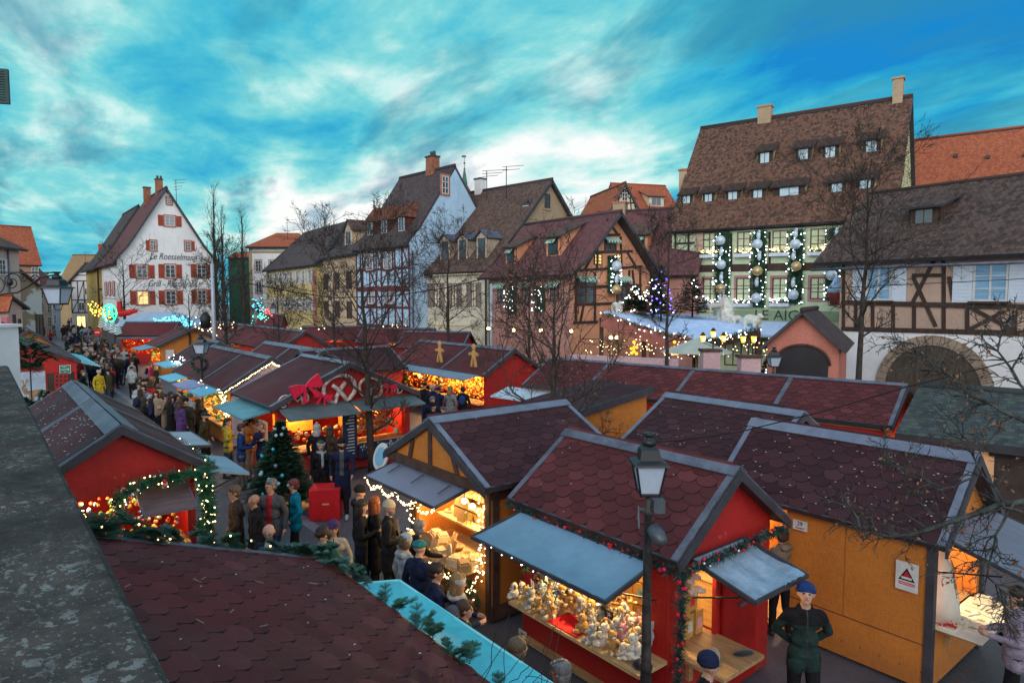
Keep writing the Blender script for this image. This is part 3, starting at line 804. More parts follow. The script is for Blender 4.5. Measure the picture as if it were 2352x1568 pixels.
    for sg,(el,wr) in zip((-1,1),poses[pose]):
        S=V(tz(sg*sw,0,1.405)); E=V(tz(sg*el[0],el[1],el[2])); W=V(tz(sg*wr[0],wr[1],wr[2]))
        C(S,E,.060*b,.047*b,0); C(E,W,.047*b,.037*b,0)
        d=(W-E).normalized(); 
        inw=V((-sg,0,0)); inw=(inw-d*inw.dot(d)).normalized(); nrm=d.cross(inw).normalized()
        C(W+d*.02,W+d*.07,.026,.030,2)
        # five fingers, slightly curled
        if vox<.02:
            K=W+d*.085
            for i,fl in enumerate((.062,.070,.066,.052)):
                o=nrm*(-.026+.0175*i); c=inw*.02
                C(K+o,K+o+d*fl*.55+c*.4,.0088,.0082,2); C(K+o+d*fl*.55+c*.4,K+o+d*fl+c*1.3,.0082,.0072,2)
            T0=W+d*.035-nrm*.024; C(T0,T0+d*.035-nrm*.018+inw*.012,.011,.0095,2); C(T0+d*.035-nrm*.018+inw*.012,T0+d*.062-nrm*.014+inw*.026,.0095,.008,2)
        else: C(W+d*.07,W+d*.13+inw*.02,.026,.016,2)
    if not hood: C(tz(-.03,.02,1.475),tz(.03,.02,1.475),.062,.062,0)
    if hood: C(tz(-.05,.09,1.47),tz(.05,.09,1.47),.06,.06,0)
    mb=MB()
    for p,q,r0,r1,l in prims: capsule(mb,p,q,r0,r1,8 if vox>.02 else 12)
    me=bpy.data.meshes.new('tmpb'); me.from_pydata(mb.v,[],mb.f); to=bpy.data.objects.new('tmpb',me); COL.objects.link(to)
    md=to.modifiers.new('r','REMESH'); md.mode='VOXEL'; md.voxel_size=vox*s
    m2=to.modifiers.new('s','SMOOTH'); m2.factor=.5; m2.iterations=2 if vox<.02 else 1
    if vox<.02:
        tx=bpy.data.textures.get('folds') or bpy.data.textures.new('folds','CLOUDS'); tx.noise_scale=.10
        m3=to.modifiers.new('d','DISPLACE'); m3.texture=tx; m3.strength=.013; m3.mid_level=.5
    dg=bpy.context.evaluated_depsgraph_get(); em=bpy.data.meshes.new_from_object(to.evaluated_get(dg)); bpy.data.objects.remove(to)
    em.name='body'; nf=len(em.polygons)
    cen=np.zeros(nf*3,'f'); em.polygons.foreach_get('center',cen); cen=cen.reshape(-1,3)
    best=np.full(nf,9.,'f'); lab=np.zeros(nf,'i')
    for p,q,r0,r1,l in prims:
        p=np.array(p);q=np.array(q);d=q-p;dd=max(d.dot(d),1e-9); tt=np.clip(((cen-p)@d)/dd,0,1)
        ds=np.linalg.norm(cen-(p+tt[:,None]*d),axis=1)-(r0+(r1-r0)*tt)
        ok=ds<best; best[ok]=ds[ok]; lab[ok]=l
    # face features as their own colours in the same surface
    Ri=np.array(Rh.inverted()); hl=((cen/s-np.array(hc))@Ri.T)
    if vox<.02:
        fr=(hl[:,1]<-.055)&(lab==2)&(cen[:,2]>1.5*s)
        for sg in (-1,1): lab[fr&(np.abs(hl[:,0]-sg*.032)<.014)&(np.abs(hl[:,2]-.012)<.0075)]=4
        for sg in (-1,1): lab[fr&(np.abs(hl[:,0]-sg*.034)<.020)&(np.abs(hl[:,2]-.034)<.0065)]=6
        lab[fr&(np.abs(hl[:,0])<.024)&(np.abs(hl[:,2]+.052)<.0075)]=5
        if beard: lab[(lab==2)&(hl[:,1]<.0)&(hl[:,2]<-.035)&(hl[:,2]>-.13)&(np.abs(hl[:,0])<.09)&~((np.abs(hl[:,0])<.02)&(np.abs(hl[:,2]+.05)<.006))&(cen[:,2]>1.5*s)]=6
    if vox<.02 and not open_front: lab[(lab==0)&(cen[:,1]<-.05)&(np.abs(cen[:,0])<.007*s)&(cen[:,2]>.8*s)]=3
    if yoke: lab[(lab==0)&(cen[:,2]>1.33*s)]=1
    if open_front: lab[(lab==0)&(cen[:,1]<-.03)&(np.abs(cen[:,0])<.05*s)&(cen[:,2]>.95*s)]=7
    hm=HAIR[hair[1]]
    for m in (coat,trou,SKIN[skin],shoe or SHOE,EYEM,LIP,hm if not beard else HAIR[beard],open_front or coat): em.materials.append(m)
    em.polygons.foreach_set('material_index',lab); em.polygons.foreach_set('use_smooth',[True]*nf); em.update()
    bo=bpy.data.objects.new('body',em); COL.objects.link(bo); bo.parent=t
    # hair and clothing as children
    HM=Matrix.Translation(hc*s)@Rh.to_4x4()@Matrix.Scale(s,4)
    def child(nm,q,m):
        for i,p in enumerate(q.v): q.v[i]=tuple(HM@V(p))
        return q.build(nm,m,t)
    N=12 if vox<.02 else 8
    kind=hair[0]
    if kind!='bald' and not (hat and kind=='short'):
        q=MB()
        if kind in('short','long','bob','tail'):
            q.ball((0,.026,.050),(.099,.106,.092),N,8); q.ball((.02,-.045,.095),(.06,.045,.03),N,6)
            q.ball((0,.045,-.005),(.088,.078,.08),N,8)
        if kind=='long': q.ball((0,.05,-.10),(.105,.07,.17),N,8); q.ball((-.075,.0,-.07),(.032,.05,.12),N,6); q.ball((.075,.0,-.07),(.032,.05,.12),N,6)
        if kind=='bob': q.ball((0,.03,-.035),(.105,.08,.09),N,8)
        if kind=='tail': q.ball((0,.135,.0),(.035,.04,.04),8,6); q.ball((0,.16,-.08),(.026,.03,.10),8,6)
        if kind=='fringe': q.ball((0,.03,-.02),(.098,.075,.06),N,8)
        child('hair',q,hm)
    elif kind=='bald' and not hat and hair[1]!='none':
        q=MB(); q.ball((0,.05,-.01),(.092,.065,.045),N,8); child('hair',q,hm)
    if hat:
        k,hmv=hat; q=MB()
        if k=='beanie': q.ball((0,.016,.062),(.100,.108,.088),N,8); q.lathe([(.098,.02),(.108,.03),(.108,.055),(.100,.068)],(0,.014,0),N)
        if k=='pom': q.ball((0,.016,.062),(.105,.112,.088),N,8); q.ball((0,.04,.16),.036,8,6); q.lathe([(.1,.02),(.11,.03),(.11,.055),(.102,.07)],(0,.014,0),N)
        if k=='cap': q.ball((0,.012,.06),(.102,.115,.062),N,8); q.box(-.06,.06,-.155,-.075,.035,.048)
        if k=='headband': q.lathe([(.099,.02),(.105,.03),(.105,.075),(.097,.085)],(0,.012,0),N)
        child('hat',q,hmv)
    if glasses and vox<.02:
        q=MB()
        for sg in (-1,1):
            q.tube([(sg*.033+.022*cos(a),-.104,.008+.017*sin(a)) for a in [k*PI/5 for k in range(11)]],.0028,4)
            q.bar((sg*.055,-.10,.012),(sg*.088,.01,.012),.004)
        child('glasses',q,M['black'])
    if scarf:
        q=MB(); pts=[(.085*cos(a),.02+.085*sin(a),-.155+.012*sin(2*a)) for a in [2*PI*i/12 for i in range(13)]]
        q.tube(pts,.042,8); q.tube([(.03,-.08,-.16),(.045,-.13,-.26),(.045,-.145,-.42),(.04,-.145,-.52)],[.03,.035,.035,.03],6); child('scarf',q,scarf)
    if bag:
        k,bm=bag; q=MB()
        if k=='back': q.ball((0,.19*b,1.27),(.13,.085,.19),10,8); q.ball((0,.25*b,1.19),(.09,.05,.09),8,6)
        if k=='side': q.box(-.15,.02,-.21*b-.03,-.21*b+.04,.92,1.08); q.bar((.12,-.12*b,1.42),(-.12,-.19*b,1.05),.03,.012)
        if k=='cross': q.ball((-.2,-.1,1.0),(.075,.05,.09),8,6); q.bar((.13,.11*b,1.42),(-.19,.10*b,1.05),.03,.01,0,(0,1,0))
        for i,p in enumerate(q.v): q.v[i]=tuple(V(p)*s)
        q.build('backpack' if k=='back' else 'bag',bm,t)
    if extra: extra(t,s)
    return t
HAIR={k:hairm(k,c) for k,c in dict(black=(.012,.010,.010),brown=(.06,.03,.018),dark=(.025,.016,.012),grey=(.15,.15,.16),white=(.36,.36,.36),blond=(.24,.14,.055),red=(.20,.055,.02),plum=(.14,.03,.03),none=(.4,.3,.2),ash=(.11,.08,.05)).items()}
# ================================================================ world and light
w=bpy.data.worlds.new('World'); SC.world=w; w.use_nodes=True; nt=w.node_tree; nt.nodes.clear(); T=NT(nt)
out=T.n('ShaderNodeOutputWorld'); bg=T.n('ShaderNodeBackground'); T.l(bg.outputs[0],out.inputs[0])
tc=T.n('ShaderNodeTexCoord'); sp=T.n('ShaderNodeSeparateXYZ'); T.l(tc.outputs['Generated'],sp.inputs[0])
X,Y,Z=sp.outputs; zz=T.m('ADD',T.m('MAXIMUM',Z,0.0),.13)
cb=T.n('ShaderNodeCombineXYZ'); T.l(T.m('DIVIDE',X,zz),cb.inputs[0]); T.l(T.m('DIVIDE',Y,zz),cb.inputs[1])
def cmap(loc,sc,rot):
    mp=T.n('ShaderNodeMapping'); mp.vector_type='TEXTURE'; mp.inputs['Rotation'].default_value=(0,0,math.radians(rot)); mp.inputs['Scale'].default_value=(sc[0],sc[1],1); mp.inputs['Location'].default_value=(loc[0],loc[1],0); T.l(cb.outputs[0],mp.inputs[0]); return mp.outputs[0]
v1=cmap((5.5,11.3),(1.75,1.0),122); v2=cmap((11.1,2.3),(1.4,1.0),112)
cl=T.noise(v1,1.05,8,.58,.3); cl2=T.noise(v2,2.9,8,.60,.4)
def blob(cx,cz,sx,sz,base=False):
    a=T.m('DIVIDE',T.m('SUBTRACT',X,cx),sx); b=T.m('DIVIDE',T.m('SUBTRACT',Z,cz),sz)
    d=T.m('ADD',T.m('MULTIPLY',a,a),T.m('MULTIPLY',b,b)); return T.m('POWER',2.718,T.m('MULTIPLY',d,-1.0))
def total(l):
    r=l[0]
    for x in l[1:]: r=T.m('ADD',r,x)
    return r
g=total([T.m('MULTIPLY',blob(*a),k) for a,k in (((-.26,.13,.24,.055),.22),((-.02,.17,.20,.05),.16),((.12,.22,.16,.04),.13),((-.50,.50,.24,.06),.30),((-.2,.47,.14,.05),.16),((0,.3,.5,.25),.06),((.5,.22,.2,.2),-.13),((-.55,.28,.12,.05),-.10),((.50,.40,.25,.07),-.06))])
den=T.m('ADD',T.m('ADD',T.m('SUBTRACT',T.m('MULTIPLY',cl,1.15),.12),T.m('MULTIPLY',cl2,.42)),g)
sky=T.ramp(den,[(.46,(.003,.24,.62)),(.55,(.016,.38,.64)),(.65,(.07,.52,.67)),(.75,(.22,.68,.71)),(.83,(.52,.85,.83)),(.93,(.96,.98,.97))])
dk=T.ramp(T.noise(cmap((4.7,3.2),(2.2,1.0),118),1.9,6,.56,.4),[(.50,0.0),(.62,1.0)])
sky=T.mix(T.m('MULTIPLY',dk,.68),sky,(.03,.25,.40))
neut=T.m('MAXIMUM',T.ramp(Z,[(.60,0.0),(.85,1.0)]),T.ramp(T.m('MULTIPLY',Y,-1.0),[(.0,0.0),(.3,1.0)]))
nc=T.ramp(Z,[(.35,(1.50,1.56,1.56)),(.62,(.55,.62,.80))]); sky=T.mix(neut,sky,nc)
nish=T.n('ShaderNodeTexSky'); nish.sky_type='NISHITA'; nish.sun_disc=False; nish.sun_elevation=math.radians(3); nish.sun_rotation=math.radians(160)
ad=T.n('ShaderNodeMix',data_type='RGBA',blend_type='ADD'); ad.inputs[0].default_value=.008; T.l(sky,ad.inputs[6]); T.l(nish.outputs[0],ad.inputs[7])
T.l(ad.outputs[2],bg.inputs[0]); bg.inputs[1].default_value=1.0
sun=bpy.data.lights.new('sun','SUN'); sun.energy=1.0; sun.angle=math.radians(35); sun.color=(1,.90,.86)
so=bpy.data.objects.new('sun',sun); COL.objects.link(so); so.rotation_euler=(math.radians(62),0,math.radians(-15))
SC.view_settings.view_transform='Standard'; SC.view_settings.look='None'; SC.view_settings.exposure=0; SC.view_settings.gamma=1
SC.cycles.max_bounces=5; SC.cycles.diffuse_bounces=3; SC.cycles.glossy_bounces=2; SC.cycles.transmission_bounces=2; SC.cycles.sample_clamp_indirect=3
SC.cycles.caustics_reflective=False; SC.cycles.caustics_refractive=False
# ================================================================ ground
asph=mat('asphalt_paving',(.095,.098,.115),.55,.3,.35,.3,fine=14)
q=MB(); q.poly([(-400,-60,0),(400,-60,0),(400,600,0),(-400,600,0)]); tag(q.build('ground',asph),kind='structure')
def pavem():
    m,t,b=newmat('small_setts'); tcn=t.n('ShaderNodeTexCoord'); br=t.n('ShaderNodeTexBrick'); mpn=t.n('ShaderNodeMapping'); mpn.inputs['Rotation'].default_value=(0,0,AN)
    t.l(tcn.outputs['Object'],mpn.inputs[0]); t.l(mpn.outputs[0],br.inputs['Vector']); br.inputs['Scale'].default_value=2.2; br.inputs['Color1'].default_value=(.13,.11,.115,1); br.inputs['Color2'].default_value=(.09,.085,.095,1); br.inputs['Mortar'].default_value=(.03,.03,.035,1); br.inputs['Mortar Size'].default_value=.03
    nz=t.noise(tcn.outputs['Object'],.8,5,.6); c=t.mix(t.m('MULTIPLY',nz,.5),br.outputs[0],(.10,.10,.12)); t.l(c,b.inputs['Base Color']); b.inputs['Roughness'].default_value=.5
    t.l(t.bump(br.outputs['Fac'],.3,-.01),b.inputs['Normal']); return m
def strip(name,p,q_,w,m,z=.004):
    p=V(p);q_=V(q_); d=(q_-p).normalized(); n=V((-d.y,d.x,0))*w/2; mb=MB(); mb.poly([p-n,q_-n,q_+n,p+n]); mb.v=[(a,b,z) for a,b,c in mb.v]; return tag(mb.build(name,m),kind='structure')
A_=dirv(AN); B_=dirv(BN)
q0=P(430,1010); strip('pavement',q0+B_*1.6-A_*14,q0+B_*1.6+A_*24,3.2,pavem(),.004)
kst=mat('kerb_stone',(.20,.20,.23),.6,.2,2,.2)
mb=MB(); mb.bar(q0-A_*14+V((0,0,.006)),q0+A_*24+V((0,0,.006)),.28,.01); tag(mb.build('kerb',kst),kind='structure')
mb=MB(); mb.bar(P(500,980)+B_*2.5+A_*4+V((0,0,.01)),P(500,980)+B_*2.5-A_*16+V((0,0,.01)),.18,.008); tag(mb.build('drain_channel',mat('drain_stone',(.14,.13,.14),.6,.2,2,.2)),kind='structure')
# ================================================================ houses
rwall=wallm('white_lime_render',(.82,.84,.85),.04)
# -- restaurant with the big white gable
sh_red=mat('red_brown_shutter',(.34,.065,.035),.7,.15,2,.15)
def ygable(name,label,uL,vL,uR,zeave,m,**k):
    pass
def zfor(v,p): return at(CX+p[0]*FD/p[1],v,p[1]).z
def zof(p,v):
    # exact height at ground point p that projects to row v
    t=(v-CY)/FD; y=p[1]; c,s_=cos(PITCH),sin(PITCH)
    # ray.y = c - t*s ; ray.z = -s - t*c
    return EYE + y*(-s_-t*c)/(c-t*s_)
p0=P(268,598,10.2); p1=p0+B_*11.2
H=House('gabled_restaurant','tall white gabled restaurant with red-brown shutters and painted script between its window rows',p0,p1,13)
apex=p0+(p1-p0)*.5; zr=zof(apex,430)
H.walls(10.2,zr,'y',rwall,zsplit=None).roof(M['tilep'],.7,.45,.22,flare=.22)
def roess(u0,v0,u1,v1,l=True,r=True,pane=None,trim=True):
    H.wpx(u0,v0,u1,v1,trim=M['stone'],sh=sh_red if (l or r) else None,shl=l,shr=r,pane=pane,bars=(2,3))
roess(383,454,393,469,False,False); roess(378,496,401,519,pane=M['curtain']); roess(345,553,358,575,True,False); roess(425,554,437,575,False,True)
for a in ((313,609,338,638),(379,608,402,638),(452,608,473,637)): roess(*a,pane=M['glass'])
for i,a in enumerate(((315,669,340,699),(380,668,404,698),(453,666,473,695))): roess(*a,pane=M['winlit'] if i==0 else M['glass'])
ink=mat('faded_grey_paint',(.10,.10,.11),.8,.2,3,0)
for body,u,v,wpx in (('Le Roesselmann',398,590,108),('Grill - Restaurant',396,652,112)):
    a,z=H.px(u,v); sz=1.15
    o=text_mesh(body,sz,'painted_lettering',ink,H.t,(a,-.03,z),(PI/2,0,0),.01,shear=.35)
    ww=o.dimensions.x; a0,_=H.px(u-wpx/2,v); a1,_=H.px(u+wpx/2,v); o.scale=((a1-a0)/max(ww,.1),1,1)
H.chimney(H.L/2+.1,4.5,zr-1,zr+1.5,.8,.7,mat('brick_chimney',(.30,.12,.07),.85,.3,3,.3),M['dmetal'],True)
H.chimney(H.L/2-.6,8.5,zr-1.5,zr+.9,.8,.7,MATS['brick_chimney'],M['dmetal'])
for k in range(3):
    H.win(2.5+k*3.2,6.1,3.5+k*3.2,7.7,'L',sh=sh_red,trim=M['stone']); H.win(2.5+k*3.2,2.6,3.5+k*3.2,4.4,'L',sh=sh_red,trim=M['stone'])
H.done()
# -- yellow timbered gable behind it
yw=wallm('yellow_render',(.58,.42,.14)); p0=P(222,612,10); p1=p0+B_*10.5
H=House('yellow_timbered_house','yellow half-timbered gabled house just behind the white gabled restaurant',p0,p1,12)
H.walls(10,zof(p0+(p1-p0)*.5,472),'y',yw).roof(M['tiles'],.7,.6,.25,flare=.2)
zr=H.zr
H.timber('F',.1,H.L-.1,[4,6.9,9.8],[0,.12,.25,.38,.5,.62,.75,.88,1],.2)
for z in (11.5,13,14.5,16): 
    f=(H.zr-z)/(H.zr-10); H.beam('F',H.L/2-H.L/2*f,z,H.L/2+H.L/2*f,z,.18)
for k in range(-4,5): 
    zt=H.zr-(abs(k)*1.1)*(H.zr-10)/(H.L/2); H.beam('F',H.L/2+k*1.1,10,H.L/2+k*1.1+.15*k,max(10.2,zt-.2),.16)
for z in (4.6,7.5): 
    for a in (2,4.5,7): H.win(a,z,a+1,z+1.5,pane=M['glass'])
H.done()
# -- small white timbered house closing the street
p0=P(161,640,8.6); p0=V((p0.x/p0.y*105,105,0)); p1=p0+V((4.9,.6,0))
H=House('white_timbered_house','small white half-timbered house with a steep gable at the far end of the street',p0,p1,9)
H.walls(zof(p0,645),zof(p0,603),'y',rwall).roof(M['tilet'],.5,.4,.2)
H.timber('F',.1,H.L-.1,[3.4,5.4,H.ze],[0,.2,.4,.6,.8,1],.14)
for z in (H.ze+.9,H.ze+1.8):
    f=(H.zr-z)/(H.zr-H.ze); H.beam('F',H.L/2-H.L/2*f,z,H.L/2+H.L/2*f,z,.13)
H.win(1.1,3.8,2.0,5.0); H.win(3.1,3.8,4.0,5.0); H.win(2.0,6.3,2.8,7.2)
for a in (1.2,3.2): H.win(a-.5,1.0,a+.9,2.9,pane=emis('shop_glow',(1,.75,.3),1.6,False),fr=M['bframe'],bars=(2,1))
H.done()
# -- long tan roof far behind
def simple(name,label,uv0,uv1,Y0,Y1,vtop,m,mr,depth=9,ridge='x',wins=(),**k):
    p0=at(uv0[0],uv0[1],Y0); p1=at(uv1[0],uv1[1],Y1); h=House(name,label,p0,p1,depth)
    ze=p0.z; 
    pm=V((p0.x,p0.y,0)); mid=(p0+p1)/2+h.n*depth*(.5 if ridge=='x' else 0); zr=zof(mid,vtop)
    h.walls(ze,max(zr,ze+.5),ridge,m).roof(mr,.4,.3,.2,**k)
    return h
H=simple('tan_roofed_house','long tan-roofed house behind the small white timbered house',(134,655),(236,655),128,128,585,wallm('ochre_render',(.45,.33,.18)),M['tilet'],10); H.chimney(5.6,5,H.zr-.5,H.zr+2,.9,.9,mat('red_chimney',(.4,.05,.03),.8,.2,2,.1)); H.done()
# -- left side of the street
H=simple('orange_roofed_house','tall house with a steep orange-red tiled roof at the far left',(-40,600),(91,655),80,84,518,wallm('peach_render',(.50,.30,.20)),M['tiler'],10); 
for k in range(3): H.win(H.L-.8,3+k*2.6,H.L-.05,4.4+k*2.6)
H.done()
H=simple('purple_roofed_house','house with a steep purple-brown roof between the orange roof and the narrow brown roof',(84,655),(116,657),96,98,603,wallm('pale_pink_render',(.52,.44,.42)),M['tilep'],8)
for k in range(2): 
    for j in range(3): H.win(.3+k*1.1,1.5+j*2.1,.9+k*1.1,2.9+j*2.1)
H.done()
H=simple('narrow_brown_roofed_house','narrow house with a brown roof, last of the row on the left of the street',(114,660),(137,664),112,114,617,wallm('lilac_grey_render',(.45,.42,.46)),M['tileb'],8)
for j in range(3): H.win(.4,1.5+j*2.1,1.0,2.9+j*2.1)
H.done()
# cream house with a leaning lean-to, white end wall with peeling plaster
def peel():
    m,t,b=newmat('peeling_plaster'); tcn=t.n('ShaderNodeTexCoord'); n=t.noise(tcn.outputs['Object'],.33,4,.5); k=t.ramp(n,[(.50,0.0),(.53,1.0)])
    c=t.mix(k,(.58,.60,.56),(.30,.22,.15)); t.l(c,b.inputs['Base Color']); b.inputs['Roughness'].default_value=.9; t.l(t.bump(n,.3,.05),b.inputs['Normal']); return m
p0=at(8,600,66); p1=at(92,600,70)
H=House('peeling_gabled_house','white end wall with patches of bare brown plaster under a long sloping roof',p0,p1,12)
H.walls(zof(p1,660),zof(p0,598)+.3,'y',peel(),asym=.02).roof(M['tileb'],.2,.3,.2)
H.win(3.2,1.6,4.1,4.0,fr=M['bframe']); H.done()
p0=at(-60,560,52); p1=at(42,560,58)
H=House('pink_corner_house','pale pink house with a grey downpipe cut by the left edge of the picture',p0,p1,10)
H.walls(zof(p1,566),zof(p1,566)+2.5,'x',wallm('pale_peach_render',(.56,.42,.36))).roof(M['tileb'],.5,.6,.2)
H.wpx(-4,595,11,632,sh=M['wframe']); H.wpx(-4,675,8,712,sh=M['wframe'])
mb=MB(); a,_=H.px(16,600); mb.tube([(a,-.12,0),(a,-.12,H.ze-.3)],.07,8); mb.build('downpipe',M['metal'],H.t); H.done()
p0=at(18,700,46); p1=at(50,700,47.5)
H=House('pink_annex','low peach annex with a small red roof and slit windows, far left',p0,p1,6)
H.walls(zof(p1,700),zof(p0,678),'y',MATS['pale_peach_render'],asym=.05).roof(M['tiler'],.5,.3,.15)
H.wpx(28,722,34,775,fr=M['bframe'],bars=(1,1)); H.wpx(41,732,46,775,fr=M['bframe'],bars=(1,1)); H.done()
# -- green and hipped red-roofed blocks in the distance
H=simple('green_house','green rendered house glimpsed behind the tall bare trees',(524,590),(580,590),118,118,580,wallm('green_render',(.03,.11,.07)),M['tiler'],8); H.done()
p0=at(571,563,104); p1=at(706,563,104)
H=House('hipped_town_house','white three-storey house with a hipped red roof and tan corner stones',p0,p1,9)
H.walls(p0.z,zof(p0+V((0,4.5,0)),535),'box',rwall); H.ridge='x'; H.roof(M['tiler'],.6,.4,.3,hip=3.2)
for j in range(3):
    for k in range(4): H.win(1.0+k*2.2,3.2+j*3.3,1.9+k*2.2,5.0+j*3.3,trim=M['tan'],pane=M['winlit'] if (j,k)==(2,3) else None)
mb=MB()
for a in (0,H.L-.5): mb.box(a,a+.5,-.05,-.001,0,H.ze-.3)
mb.box(0,H.L,-.1,-.051,H.ze-1.2,H.ze-.9); mb.build('corner_stones',M['tan'],H.t); H.done()
# -- long yellow house
p0=at(611,617,90); p1=at(725,603,73)
H=House('long_yellow_house','long yellow house with two rows of pale shutters and a dark hipped roof',p0,p1,9)
H.walls(zof(p1,603),zof(p1+H.n*4.5,503),'box',wallm('mustard_render',(.66,.52,.22))); H.ridge='x'; H.roof(M['tiles'],.5,.4,.25,flare=.2,hip=3)
pale=mat('pale_blue_shutter',(.55,.60,.66),.6,.1,2,.1)
for j,(va,vb) in enumerate(((624,653),(684,712))):
    for k in range(8):
        f=(k+.5)/8; a=H.L*.06+H.L*.9*f; _,zt=H.px(668,va); _,zb=H.px(668,vb); 
        H.win(a-.42,zb,a+.42,zt,sh=pale,shw=.42,trim=None)
mb=MB(); mb.box(H.L-1,H.L+.04,-.05,-.001,0,8.8); mb.build('sandstone_quoins',M['stone'],H.t); H.done()
# -- beige house with dark roof
p0=at(742,588,70); p1=at(823,574,60.5)
H=House('beige_house','narrow beige house with dark shuttered windows left of the white and red timbered house',p0,p1,9)
H.walls(zof(p1,574),zof(p1+H.n*4.5,505),'x',wallm('beige_render',(.58,.44,.29))).roof(M['tiles'],.5,.4,.2)
for z in (3.8,6.6):
    for k in range(3): H.win(.6+k*(H.L/3),z,1.4+k*(H.L/3),z+1.6,fr=M['bframe'],sh=M['btimber'],shw=.35)
H.dormer(H.L*.35,2.6,H.ze+1,1.5,MATS['beige_render'],M['tileb'],'gable'); H.chimney(H.L*.55,4.5,H.zr-1,H.zr+1,.9,.7,M['tan'],M['dmetal'],True); H.done()
# -- white and oxblood half-timbered house with the blue flank wall
p0=P(818,571,10.2); p1=P(940,558,10.2)
H=House('red_timbered_house','white house with oxblood red timber frame, turret-like dormers and a tall pale blue side wall',p0,p1,9.6)
zr=zof(p1+H.n*4.8,379); blue=wallm('pale_blue_render',(.42,.62,.80),.06)
H.walls(10.2,zr,'x',blue).roof(M['tiles'],.55,.02,.2,flare=.22)
for zs in ([3.3,4.9,6.4],[6.6,8.2,10.0]): H.timber('F',.05,H.L-.05,zs,[0,.13,.27,.40,.5,.62,.75,.88,1],.19)
H.beam('F',0,3.2,H.L,3.2,.35,.09); H.beam('F',0,6.5,H.L,6.5,.4,.10)
for u0,v0,u1,v1 in ((881,578,901,618),(841,583,858,621),(884,660,908,698),(846,662,862,698)): H.wpx(u0,v0,u1,v1,fr=M['wframe'],trim=M['rtimber'],bars=(2,1),pane=M['curtain'])
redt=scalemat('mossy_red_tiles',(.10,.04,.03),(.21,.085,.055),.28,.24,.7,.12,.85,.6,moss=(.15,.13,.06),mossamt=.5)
for f in (.14,.42,.74): 
    H.dormer(H.L*f,1.35,11.3,1.35,M['rtimber'],redt,'hip')
    q=MB(); q.lathe([(.12,0),(.05,.35),(.09,.5),(.03,.65),(.02,1.1)],(0,0,0),8); yf=(11.3-H.ze)/((H.zr-H.ze)/(H.D/2)); q.build('finial',M['metal'],H.rf,loc=(H.L*f,yf+.45,13.9))
H.chimney(H.L*.62,4.8,zr-.5,zr+1.1,1.0,.8,MATS['brick_chimney'],M['dmetal'],True)
a,z=H.px(1022,425,'R'); H.win(a-.35,z-.75,a+.35,z+.75,'R',trim=M['stone']); 
mb=MB(); mb.tube([(H.L+.1,.25,0),(H.L+.1,.25,9.6)],.07,6); mb.build('downpipe',M['metal'],H.t); H.done(M['rtimber'])
# -- cream mansard house
p0=P(950,623,8.0); p1=P(1122,615,8.0)
H=House('mansard_house','cream house with four tall dormers in a mansard roof and a bare tan gable',p0,p1,14)
zr=zof(p1+H.n*7,412); H.walls(8.0,zr,'x',M['tan']).roof(M['tileb'],.5,.35,.25,flare=.17)
mb=MB(); mb.box(-.03,H.L+.03,-.04,-.001,0,7.9); mb.build('cream_front',wallm('cream_limewash',(.66,.62,.48)),H.t)
mb=MB(); mb.box(-.2,H.L+.2,-.35,-.042,7.55,7.85); mb.box(-.1,H.L+.1,-.12,-.042,3.5,3.7); mb.build('cornice',M['cream'],H.t)
bsh=mat('taupe_shutter',(.24,.19,.17),.7,.15,2,.1)
H.o2=H.o
for u0,v0,u1,v1 in ((966,652,978,705),(998,651,1012,704),(1038,651,1051,704),(1083,650,1095,704)): H.wpx(u0,v0,u1,v1,sh=bsh,fr=M['bframe'],shw=.55)
tanw=wallm('dormer_plaster',(.52,.44,.34))
for f in (.13,.36,.6,.84): H.dormer(H.L*f,1.25,8.75,1.75,tanw,M['metal'],'gable',fr=M['bframe'])
H.chimney(H.L*.93,5.1,11.5,zof(p1+H.n*5,470),.65,.6,M['white'],M['dmetal'],True)
H.chimney(.9,7,zr-.8,zr+1.0,.8,.7,M['white'],M['metal'])
a,z=H.px(1256,462,'R'); H.win(a-.35,z-.6,a+.35,z+.6,'R',fr=M['bframe'],trim=M['tan'])
mb=MB(); mb.tube([(H.L-.1,-.2,0),(H.L-.1,-.2,7.6)],.07,6); mb.build('downpipe',M['black'],H.t); H.done()
# church spirelet behind
c=at(1067,440,62); t=tag(thing('spirelet','slender green copper spirelet with an orange base behind the mansard roof','spire',(c.x,c.y,0)))
q=MB(); q.lathe([(.55,0),(.55,c.z+.1),(.32,c.z+.5)],(0,0,0),8,0,False); q.lathe([(.30,c.z+.5),(.07,c.z+2.0),(.10,c.z+2.05),(.03,c.z+2.2),(.02,c.z+2.6)],(0,0,0),8,1,False); q.ball((0,0,c.z+2.6),.1,8,6,1); q.box(-.25,.15,-.01,.01,c.z+3.1,c.z+3.3,1); q.tube([(0,0,c.z+2.6),(0,0,c.z+3.3)],.02,4,1)
q.build('spire_body',[mat('orange_spire_tiles',(.35,.10,.05),.8,.2,3,.1),mat('copper_green',(.07,.18,.13),.6,.2,3,.1)],t)
